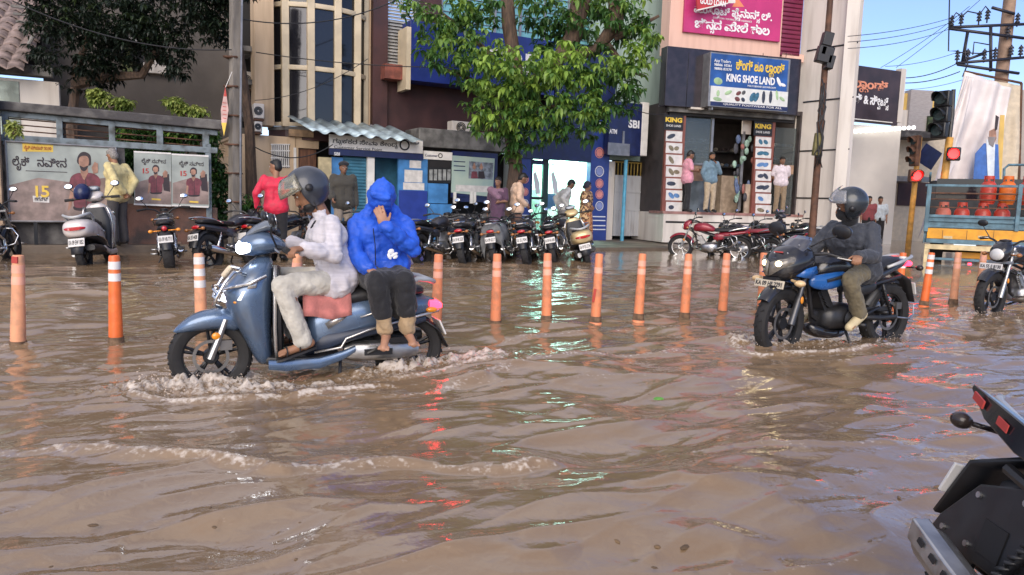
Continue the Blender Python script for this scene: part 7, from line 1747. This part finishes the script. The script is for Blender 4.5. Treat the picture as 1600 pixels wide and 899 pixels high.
# man in white bending in front of the lit room
J, k = stand(1.68, head=(.20, 0, 1.50), neck=(.11, 0, 1.39), chest=(.05, 0, 1.23), shL=(.07, .18, 1.34), shR=(.07, -.18, 1.34), elL=(-.12, .24, 1.15), elR=(-.12, -.24, 1.15), wrL=(-.06, .16, .93), wrR=(.05, -.2, .93))
walker('man in white shirt and grey trousers stooping before the lit glass door', 878, 368, .1, 70, J, k, SKN[2], [('shirt', fabric('white_shirt', (.62, .62, .60)), dict(torso=True, arm=.9, e=.02, hem=(0, 0, -.02), collar=True)), ('trousers', fabric('mid_grey_trousers', (.22, .22, .22)), dict(leg=True, e=.02))], Y=18.6, shoes=(M_plas, 'shoe'))
# woman in patterned clothes
J, k = stand(1.56, elL=(.02, .22, 1.12), wrL=(.14, .10, 1.02), elR=(.02, -.22, 1.12), wrR=(.14, -.1, 1.0))
M_pat = mat('brown_patterned_cloth', (.10, .045, .025), .8, var=0, col2=(.62, .40, .20), scale=16, detail=1.5, lo=.46, hi=.54)
walker('woman in brown and cream patterned clothes beside the wide blue pillar', 914, 368, .1, 120, J, k, SKN[2], [('tunic', M_pat, dict(torso=True, arm='short', e=.03, hem=(0, 0, -.2), fold=.016)), ('skirt', mat('rust_patterned_cloth', (.30, .09, .03), .8, var=0, col2=(.5, .26, .12), scale=14, detail=1.5, lo=.46, hi=.54), dict(e=.02, skirt=.12)), ('head_scarf', fabric('dark_scarf', (.03, .03, .05)), dict(e=.02, extra=(lambda c, J, H, s: c.ell(H(-.02, 0, .03), (.11 * s, .10 * s, .115 * s)),)))], sex='f', Y=18.2, girth=1.1)
# three men on the shop step
ZS = SHP.rect(1036, 334, 1262, 374, -.25)[3]
def onstep(label, px, n, face, J, k, skin, clothes, **kw):
    a = SHP.uv(px, 300, n)[0]; P_ = SHP.P(a, n, ZS + .012)
    return person(label, P_, PI / 2 - R(face), J, skin, clothes, M_hair, vox=.016, s=k, **kw)
J, k = stand(1.74, head=(.07, 0, 1.555), elL=(.05, .24, 1.13), wrL=(.28, .12, 1.15), elR=(.05, -.24, 1.13), wrR=(.27, -.08, 1.12), hipL=(0, .10, .92), hipR=(0, -.10, .92))
p_, J_, H_, HR_ = onstep('man in pink shirt and black trousers looking at his phone on the shop step', 1072, -.16, 85, J, k, SKN[2], [('shirt', fabric('pink_shirt', (.68, .30, .38), rough=.7), dict(torso=True, arm='short', e=.024, hem=(0, 0, -.05), collar=True)), ('trousers', M_bpant, dict(leg=True, e=.022, cuff=.07))], fwd=(1, 0, -.5), girth=1.2, shoes=(M_plas, 'shoe'))
MB().obox(J_['wrL'] + Vector((.09, -.08, .02)), (.07, .14, .012), Matrix.Rotation(-.5, 3, 'Y')).build('phone', M_black, p_)
J, k = stand(1.70, elL=(.08, .25, 1.12), wrL=(.16, .05, 1.36), elR=(-.02, -.26, 1.10), wrR=(-.05, -.15, .92))
onstep('bearded man in blue grey shirt and khaki trousers touching his chin at the shop door', 1109, -.42, 160, J, k, SKN[0], [('shirt', fabric('blue_grey_shirt', (.15, .24, .31)), dict(torso=True, arm=.92, e=.024, hem=(0, 0, -.03), collar=True)), ('trousers', fabric('khaki_trousers', (.45, .36, .25)), dict(leg=True, e=.02))], beard=True, shoes=(M_plas, 'shoe'))
J, k = stand(1.70, elL=(-.06, .25, 1.12), wrL=(-.12, .10, .92), elR=(-.06, -.25, 1.12), wrR=(-.12, -.1, .92))
onstep('man in white half sleeved shirt and brown trousers right of the shoe banner', 1219, -.15, 175, J, k, SKN[2], [('shirt', fabric('pinkish_white_shirt', (.66, .58, .62)), dict(torso=True, arm='short', e=.024, hem=(0, 0, -.01), collar=True)), ('trousers', fabric('brown_khaki_trousers', (.26, .19, .12)), dict(leg=True, e=.02))], girth=1.1, shoes=(M_plas, 'shoe'))
# figures far down the side street
for px, lb, c_, py in ((1373, 'far man in pale blue shirt beyond the helmeted rider', (.45, .52, .58), 345), (1356, 'far person in dark red clothes beside the white wall', (.22, .05, .06), 345)):
    J, k = stand(1.65); walker(lb, px, py, .0, 190, J, k, SKN[2], [('shirt', fabric('cloth_%d' % px, c_), dict(torso=True, arm='short', e=.03)), ('trousers', M_bpant, dict(leg=True, e=.02))], Y=24.5, face=False, vox=.024)
# ================================================================== flood water
def pnoise(x, y, seed):
    """vectorised gradient noise, about -0.7..0.7"""
    rs = np.random.default_rng(seed); perm = rs.permutation(512); ang = rs.uniform(0, 2 * np.pi, 512)
    xi = np.floor(x).astype(int); yi = np.floor(y).astype(int); xf = x - xi; yf = y - yi
    def gr(ix, iy, dx, dy):
        h = perm[(perm[ix & 511] + iy) & 511]; return np.cos(ang[h]) * dx + np.sin(ang[h]) * dy
    u = xf * xf * xf * (xf * (xf * 6 - 15) + 10); v = yf * yf * yf * (yf * (yf * 6 - 15) + 10)
    a = gr(xi, yi, xf, yf); b = gr(xi + 1, yi, xf - 1, yf); c = gr(xi, yi + 1, xf, yf - 1); d = gr(xi + 1, yi + 1, xf - 1, yf - 1)
    return (a + (b - a) * u) * (1 - v) + (c + (d - c) * u) * v
def seg_dist(X, Y, pts):
    """distance to a polyline, signed along its left normal, and the parameter"""
    best = np.full(X.shape, 1e9); sg = np.zeros(X.shape); par = np.zeros(X.shape)
    for k in range(len(pts) - 1):
        ax, ay = pts[k]; bx, by = pts[k + 1]; dx, dy = bx - ax, by - ay; L2 = dx * dx + dy * dy
        t = np.clip(((X - ax) * dx + (Y - ay) * dy) / L2, 0, 1)
        ex, ey = X - ax - t * dx, Y - ay - t * dy; d = np.hypot(ex, ey); m = d < best
        best = np.where(m, d, best); sg = np.where(m, np.sign(dx * ey - dy * ex) * d, sg); par = np.where(m, (k + t) / (len(pts) - 1), par)
    return best, sg, par
def pxline(pts): return [tuple(onz(x, y, 0).xy) for x, y in pts]
def smooth_line(pts, n=8):
    q = []
    for i in range(len(pts) - 1):
        p0 = pts[max(i - 1, 0)]; p1 = pts[i]; p2 = pts[i + 1]; p3 = pts[min(i + 2, len(pts) - 1)]
        for k in range(n):
            t = k / n
            q.append(tuple(.5 * (2 * p1[j] + (p2[j] - p0[j]) * t + (2 * p0[j] - 5 * p1[j] + 4 * p2[j] - p3[j]) * t * t + (3 * p1[j] - p0[j] - 3 * p2[j] + p3[j]) * t ** 3) for j in (0, 1)))
    return q + [pts[-1]]
CREST = [  # pixels, height, width, foam (paints in the reflected sky along the crest too)
 ([(185, 598), (225, 620), (310, 632), (420, 624), (530, 612), (650, 602)], .030, .035, 1.0),
 ([(560, 604), (640, 596), (730, 582), (800, 574)], .026, .035, .95),
 ([(1135, 532), (1165, 550), (1250, 556), (1340, 552), (1430, 540)], .028, .035, .95),
 ([(1470, 498), (1510, 503), (1580, 500)], .02, .03, .8),
 ([(-60, 700), (60, 708), (180, 715), (300, 728), (400, 742), (470, 741), (560, 732), (640, 728), (760, 736), (860, 728), (920, 716)], .038, .055, .62),
 ([(1000, 716), (1150, 700), (1300, 706), (1420, 694)], .018, .05, .35),
 ([(-40, 578), (60, 572), (200, 578), (290, 590)], .014, .05, .35),
 ([(400, 612), (560, 622), (700, 608), (790, 585), (900, 566), (1060, 552), (1170, 546)], .024, .05, .55),
 ([(660, 560), (740, 538), (860, 520), (1000, 512), (1150, 508)], .018, .05, .4),
 ([(690, 600), (830, 600), (1000, 590), (1180, 600)], .012, .06, .25),
 ([(1230, 560), (1320, 566), (1420, 552), (1520, 545), (1650, 548)], .02, .05, .4),
 ([(1100, 640), (1260, 632), (1400, 640), (1560, 630)], .016, .07, .1),
 ([(20, 640), (120, 634), (210, 628)], .010, .04, .25),
 ([(300, 822), (420, 806), (520, 812), (700, 790)], .012, .05, .15),
 ([(-30, 868), (120, 872), (200, 858)], .012, .04, .15),
 ([(420, 878), (600, 880), (760, 868), (900, 880)], .010, .06, .1),
 ([(860, 790), (1000, 770), (1180, 776), (1300, 766)], .014, .06, .08),
 ([(1000, 870), (1150, 850), (1320, 846)], .012, .06, .05),
 ([(20, 480), (130, 486), (260, 475), (310, 474)], .010, .05, .3)]
SPL = [  # pixel centre, radii (m), turbulence height, foam
 (325, 600, .46, .22, .034, 1.0), (255, 603, .30, .14, .024, .95), (430, 608, .5, .13, .026, 1.0), (620, 585, .28, .13, .035, 1.0), (710, 574, .6, .17, .028, 1.0),
 (1205, 540, .30, .14, .026, .95), (1165, 540, .2, .12, .024, .8), (1300, 540, .35, .12, .02, .6), (1385, 522, .40, .16, .028, .8), (1530, 490, .35, .14, .024, .9), (1470, 500, .3, .1, .016, .5),
 (181, 541, .10, .05, .01, .5), (681, 516, .12, .06, .01, .5), (854, 506, .13, .06, .012, .6), (930, 504, .1, .05, .008, .4), (27, 546, .14, .06, .012, .5)]
def water_height(X, Y):
    D = np.hypot(X, Y)
    cs, sn = math.cos(R(27)), math.sin(R(27))       # flow frame: U along the road, V across it
    U = X * cs + Y * sn; V = -X * sn + Y * cs
    rs = np.random.default_rng(5); H = np.zeros(X.shape)
    wx = X + .25 * pnoise(X * .9, Y * .9, 71); wy = Y + .25 * pnoise(X * .9 + 9, Y * .9, 72)
    for k in range(34):
        lam = .12 * 1.094 ** k; th = rs.normal(R(-85), .55); kx, ky = math.cos(th) * 2 * PI / lam, math.sin(th) * 2 * PI / lam
        H += (.010 + .020 * min(1, lam / .7)) * lam / 6.28 * np.sin(wx * kx + wy * ky + rs.uniform(0, 6.3)) * (1 + 1.2 * pnoise(X * .5 + k, Y * .5, 40 + k % 5))
    n1 = pnoise(U * .55 + 3, V * 1.9, 2) + .5 * pnoise(U * 1.1, V * 3.9, 3)
    H += .016 * (1 - np.abs(n1) * 2.2).clip(0) ** 3 + .010 * n1
    n2 = pnoise(U * 1.9, V * 6.0, 6); H += .0055 * (1 - np.abs(n2) * 2.4).clip(0) ** 2
    calm = np.clip((D - 9) / 8, 0, 1); H *= 1 - .72 * calm
    F = .35 * np.clip((1 - np.abs(n1) * 3.2), 0, 1) ** 4 * np.clip(pnoise(X * 1.3, Y * 1.3, 8) * 3, 0, 1) * (1 - calm)
    for pts, h, w, f in CREST:
        q = smooth_line(pxline(pts), 5)
        lo = np.array(q).min(0) - .6; hi = np.array(q).max(0) + .6
        m = (X > lo[0]) & (X < hi[0]) & (Y > lo[1]) & (Y < hi[1])
        if not m.any(): continue
        xs, ys = X[m], Y[m]; jx = .06 * pnoise(xs * 5, ys * 5, 9); d, sg, par = seg_dist(xs + jx, ys + jx, q)
        s_ = sg + .03 * pnoise(xs * 11, ys * 11, 10); ends = np.clip(np.minimum(par, 1 - par) * 8, 0, 1)
        wv = w * (1 + .5 * pnoise(xs * 2, ys * 2, 12))
        prof = np.where(s_ < 0, np.exp(-(s_ / (wv * .8)) ** 2), np.exp(-(s_ / (wv * 2.6)) ** 2))
        H[m] += h * prof * ends * (.75 + .9 * pnoise(xs * 3, ys * 3, 13)) + .004 * prof * pnoise(xs * 30, ys * 30, 14) * ends * (f > .3)
        F[m] = np.maximum(F[m], f * ends * np.exp(-((s_ + .01) / (wv * .85)) ** 2) * (.75 + 1.0 * pnoise(xs * 7, ys * 7, 15)).clip(0, 1))
    for px, py, rx, ry, h, f in SPL:
        c = onz(px, py, 0); ex = (X - c.x) * cs + (Y - c.y) * sn; ey = -(X - c.x) * sn + (Y - c.y) * cs
        e = np.exp(-((ex / rx) ** 2 + (ey / ry) ** 2) * 1.2); m = e > .03
        if not m.any(): continue
        xs, ys = X[m], Y[m]
        tb = (np.abs(pnoise(xs * 9, ys * 9, 16)) * 1.3 + np.abs(pnoise(xs * 21, ys * 21, 17)) * .9 + np.abs(pnoise(xs * 45, ys * 45, 18)) * .3)
        H[m] += 1.25 * h * e[m] * (tb * 2.0 - .35)
        F[m] = np.maximum(F[m], f * np.clip(e[m] * 1.5, 0, 1) * np.clip(tb * 2.1 - .10, 0, 1))
    return H, F
def water_sheet():
    ang = np.linspace(R(-52), R(52), 620)
    rad = np.concatenate([np.geomspace(1.15, 14, 560), np.geomspace(14.15, 75, 70)])
    A, Rr = np.meshgrid(ang, rad); X = np.sin(A) * Rr; Y = np.cos(A) * Rr
    H, F = water_height(X, Y); nr, na = X.shape
    v = np.stack([X, Y, H], -1).reshape(-1, 3)
    i = np.arange((nr - 1) * na).reshape(nr - 1, na)[:, :-1].reshape(-1)
    f = np.stack([i, i + 1, i + na + 1, i + na], 1)
    me = bpy.data.meshes.new('flood_water')
    me.vertices.add(len(v)); me.vertices.foreach_set('co', v.ravel().astype(np.float32))
    me.loops.add(f.size); me.loops.foreach_set('vertex_index', f.ravel().astype(np.int32))
    me.polygons.add(len(f)); me.polygons.foreach_set('loop_start', (np.arange(len(f)) * 4).astype(np.int32))
    me.update(calc_edges=True); me.validate()
    at = me.attributes.new('foam', 'FLOAT', 'POINT'); at.data.foreach_set('value', F.ravel().astype(np.float32))
    me.shade_smooth()
    o = bpy.data.objects.new('flood_water', me); COL.objects.link(o); return o
def water_material():
    m = bpy.data.materials.new('muddy_flood_water'); m.use_nodes = True; nt = m.node_tree; L = nt.links; b = nt.nodes['Principled BSDF']
    tc = nt.nodes.new('ShaderNodeTexCoord')
    n = nt.nodes.new('ShaderNodeTexNoise'); n.inputs['Scale'].default_value = .8; n.inputs['Detail'].default_value = 5; L.new(tc.outputs['Object'], n.inputs['Vector'])
    mx = nt.nodes.new('ShaderNodeMix'); mx.data_type = 'RGBA'; mx.inputs['A'].default_value = (.200, .132, .074, 1); mx.inputs['B'].default_value = (.285, .196, .118, 1); L.new(n.outputs['Fac'], mx.inputs['Factor'])
    fa = nt.nodes.new('ShaderNodeAttribute'); fa.attribute_name = 'foam'
    n3 = nt.nodes.new('ShaderNodeTexNoise'); n3.inputs['Scale'].default_value = 38; n3.inputs['Detail'].default_value = 6; L.new(tc.outputs['Object'], n3.inputs['Vector'])
    ma = nt.nodes.new('ShaderNodeMath'); ma.operation = 'MULTIPLY_ADD'; ma.inputs[1].default_value = 2.2; ma.inputs[2].default_value = -1.15; L.new(n3.outputs['Fac'], ma.inputs[0])
    ad = nt.nodes.new('ShaderNodeMath'); ad.operation = 'ADD'; L.new(fa.outputs['Fac'], ad.inputs[0]); L.new(ma.outputs[0], ad.inputs[1])
    mr = nt.nodes.new('ShaderNodeMapRange'); mr.inputs['From Min'].default_value = .35; mr.inputs['From Max'].default_value = .95; L.new(ad.outputs[0], mr.inputs['Value'])
    mu = nt.nodes.new('ShaderNodeMath'); mu.operation = 'MULTIPLY'; mu.use_clamp = True; L.new(mr.outputs[0], mu.inputs[0])
    st = nt.nodes.new('ShaderNodeMapRange'); st.inputs['From Min'].default_value = .03; st.inputs['From Max'].default_value = .2; L.new(fa.outputs['Fac'], st.inputs['Value']); L.new(st.outputs[0], mu.inputs[1])
    m2 = nt.nodes.new('ShaderNodeMix'); m2.data_type = 'RGBA'; m2.inputs['B'].default_value = (.62, .54, .455, 1); L.new(mx.outputs['Result'], m2.inputs['A']); L.new(mu.outputs[0], m2.inputs['Factor'])
    L.new(m2.outputs['Result'], b.inputs['Base Color'])
    r = nt.nodes.new('ShaderNodeMapRange'); r.inputs['To Min'].default_value = .045; r.inputs['To Max'].default_value = .55; L.new(mu.outputs[0], r.inputs['Value']); L.new(r.outputs[0], b.inputs['Roughness'])
    b.inputs['IOR'].default_value = 1.48; b.inputs['Specular IOR Level'].default_value = .85
    nb_ = nt.nodes.new('ShaderNodeTexNoise'); nb_.inputs['Scale'].default_value = 21; nb_.inputs['Detail'].default_value = 4; nb_.inputs['Distortion'].default_value = .6; L.new(tc.outputs['Object'], nb_.inputs['Vector'])
    bp = nt.nodes.new('ShaderNodeBump'); bp.inputs['Strength'].default_value = .20; bp.inputs['Distance'].default_value = .012; L.new(nb_.outputs['Fac'], bp.inputs['Height']); L.new(bp.outputs['Normal'], b.inputs['Normal'])
    return m
wo = water_sheet(); wo.data.materials.append(water_material()); tag(wo, kind='structure')
# spray thrown up by the wheels: droplets and torn sheets of water
M_spray = mat('spray', (.52, .42, .34), .12, var=.1, scale=30, spec=.7)
def spray(label, spots, n, seed):
    r_ = random.Random(seed); mb = MB()
    for _ in range(n):
        px, py, sx, sy, hz = r_.choice(spots)
        x, y = r_.gauss(0, .5), r_.gauss(0, .5)
        c = onz(px + x * sx, py + y * sy, 0); c.z = abs(r_.gauss(0, .35)) * hz + .005
        s_ = min(.006, r_.lognormvariate(-6.3, .5)); mb.ell(c, (s_ * r_.uniform(.8, 2.4), s_, s_ * r_.uniform(.8, 1.3)), Matrix.Rotation(r_.uniform(-1.2, 1.2), 3, 'Y'), 5, 3)
    tag(mb.build('water_spray', M_spray), kind='stuff')
spray('a', [(300, 598, 90, 22, .10), (250, 608, 60, 16, .07), (360, 608, 120, 14, .05), (345, 580, 60, 10, .12)], 1100, 1)
spray('b', [(630, 580, 70, 18, .12), (690, 575, 90, 20, .08), (740, 570, 60, 14, .05)], 800, 2)
spray('c', [(1200, 540, 60, 12, .12), (1170, 538, 40, 14, .12), (1290, 542, 90, 10, .05), (1385, 524, 60, 10, .06)], 700, 3)
spray('d', [(1520, 490, 50, 10, .1), (1560, 492, 60, 8, .06)], 400, 4)

# ================================================================== light
w = bpy.data.worlds.new('World'); SC.world = w; w.use_nodes = True; nt = w.node_tree
bg = nt.nodes['Background']; sk = nt.nodes.new('ShaderNodeTexSky'); sk.sky_type = 'NISHITA'; sk.sun_disc = False
SUN_EL, SUN_AZ = R(27), R(186)        # azimuth from +Y towards +X: low, behind the camera and to its left
sk.sun_elevation = SUN_EL; sk.sun_rotation = SUN_AZ; sk.air_density = 1.0; sk.dust_density = .25; sk.ozone_density = 2.6
bg.inputs['Strength'].default_value = .07; 
tcw = nt.nodes.new('ShaderNodeTexCoord'); sx = nt.nodes.new('ShaderNodeSeparateXYZ'); nt.links.new(tcw.outputs['Generated'], sx.inputs[0])
cn = nt.nodes.new('ShaderNodeTexNoise'); cn.inputs['Scale'].default_value = 2.6; cn.inputs['Detail'].default_value = 6; cn.inputs['Distortion'].default_value = .5; nt.links.new(tcw.outputs['Generated'], cn.inputs['Vector'])
el_ = nt.nodes.new('ShaderNodeMapRange'); el_.inputs['From Min'].default_value = .22; el_.inputs['From Max'].default_value = .50; nt.links.new(sx.outputs['Z'], el_.inputs['Value'])
cm = nt.nodes.new('ShaderNodeMapRange'); cm.inputs['From Min'].default_value = .30; cm.inputs['From Max'].default_value = .55; nt.links.new(cn.outputs['Fac'], cm.inputs['Value'])
ml = nt.nodes.new('ShaderNodeMath'); ml.operation = 'MULTIPLY'; nt.links.new(el_.outputs[0], ml.inputs[0]); nt.links.new(cm.outputs[0], ml.inputs[1])
mxw = nt.nodes.new('ShaderNodeMix'); mxw.data_type = 'RGBA'; mxw.inputs['B'].default_value = (4.9, 4.75, 5.15, 1); xr_ = nt.nodes.new('ShaderNodeMapRange'); xr_.inputs['From Min'].default_value = .10; xr_.inputs['From Max'].default_value = .45; xr_.inputs['To Min'].default_value = 1; xr_.inputs['To Max'].default_value = .22; nt.links.new(sx.outputs['X'], xr_.inputs['Value'])
m3 = nt.nodes.new('ShaderNodeMath'); m3.operation = 'MULTIPLY'; nt.links.new(ml.outputs[0], m3.inputs[0]); nt.links.new(xr_.outputs[0], m3.inputs[1]); nt.links.new(m3.outputs[0], mxw.inputs['Factor']); tn = nt.nodes.new('ShaderNodeMix'); tn.data_type = 'RGBA'; tn.blend_type = 'MULTIPLY'; tn.inputs['Factor'].default_value = 1; tn.inputs['B'].default_value = (.82, .80, 1.0, 1); nt.links.new(sk.outputs[0], tn.inputs['A']); nt.links.new(tn.outputs['Result'], mxw.inputs['A'])
nt.links.new(mxw.outputs['Result'], bg.inputs['Color'])   # unseen broken cloud deck above the clear band, added for soft light and reflections
sl = bpy.data.lights.new('sun', 'SUN'); sl.energy = 1.0; sl.angle = R(50); sl.color = (1, .87, .72)
so = bpy.data.objects.new('sun', sl); COL.objects.link(so)
dirn = Vector((math.sin(SUN_AZ) * math.cos(SUN_EL), math.cos(SUN_AZ) * math.cos(SUN_EL), math.sin(SUN_EL)))
so.rotation_euler = dirn.to_track_quat('Z', 'Y').to_euler(); so.location = dirn * 50
vs_ = SC.view_settings; vs_.view_transform = 'Standard'; vs_.look = 'None'; vs_.exposure = 1.6; vs_.gamma = 1
try: vs_.use_curve_mapping = False
except Exception: pass
SC.cycles.max_bounces = 8; SC.cycles.use_denoising = True
# ================================================================== one object per countable piece
def pieces(o, by_side):
    me = o.data; n_ = len(me.vertices); par = list(range(n_))
    if by_side:
        lab = [1 if v.co.y > 0 else 0 for v in me.vertices]
    else:
        def find(a):
            while par[a] != a: par[a] = par[par[a]]; a = par[a]
            return a
        for e in me.edges: par[find(e.vertices[0])] = find(e.vertices[1])
        lab = [find(i) for i in range(n_)]
    ids = sorted(set(lab)); return lab, ids
SIDE = {'front_indicator', 'rear_indicator', 'side_reflector', 'fork_reflector', 'reflector', 'position_lamp', 'garnish', 'apron_edge_trim', 'foot_peg', 'shock_absorber', 'fairing_stripe', 'badge', 'side_trim', 'headlight_lens', 'swingarm', 'visor_hinge', 'grab_rail_x'}
LOOSE = {'crash_guard': 'crash_guard', 'grab_rail': 'grab_rail', 'transom': 'transom', 'seam_rods': 'seam_rod', 'bulbs': 'bulb', 'strap': 'strap', 'button': 'button', 'railing_rods': 'railing_rod', 'screen_bolts': 'screen_bolt', 'jumper_cables': 'jumper_cable', 'crossarm': 'crossarm', 'chassis': 'chassis_beam', 'panel_joints': 'panel_joint', 'cable': 'cable', 'shelf': 'shelf', 'top_bars': 'top_bar', 'shutter_slats': 'shutter_slat', 'side_slats': 'side_slat', 'roof_batten': 'roof_batten'}
for o in list(COL.objects):
    if o.type != 'MESH': continue
    base = o.name.split('.')[0]
    if base not in SIDE and base not in LOOSE: continue
    sz = max(o.dimensions) if base in SIDE else 1
    lab, ids = pieces(o, base in SIDE)
    if len(ids) < 2 or len(ids) > 60:
        if base in LOOSE and LOOSE[base] != base: o.name = LOOSE[base]
        continue
    src = o.data
    for k in ids:
        keep = [i for i, l in enumerate(lab) if l == k]; mp = {v: j for j, v in enumerate(keep)}
        fs = [[mp[v] for v in p.vertices] for p in src.polygons if all(v in mp for v in p.vertices)]
        me = bpy.data.meshes.new(LOOSE.get(base, base)); me.from_pydata([src.vertices[i].co[:] for i in keep], [], fs); me.update()
        for m in src.materials: me.materials.append(m)
        if len(me.polygons) and len(src.polygons) and src.polygons[0].use_smooth: me.shade_smooth()
        c = o.copy(); c.data = me; c.name = LOOSE.get(base, base); COL.objects.link(c)
    bpy.data.objects.remove(o)
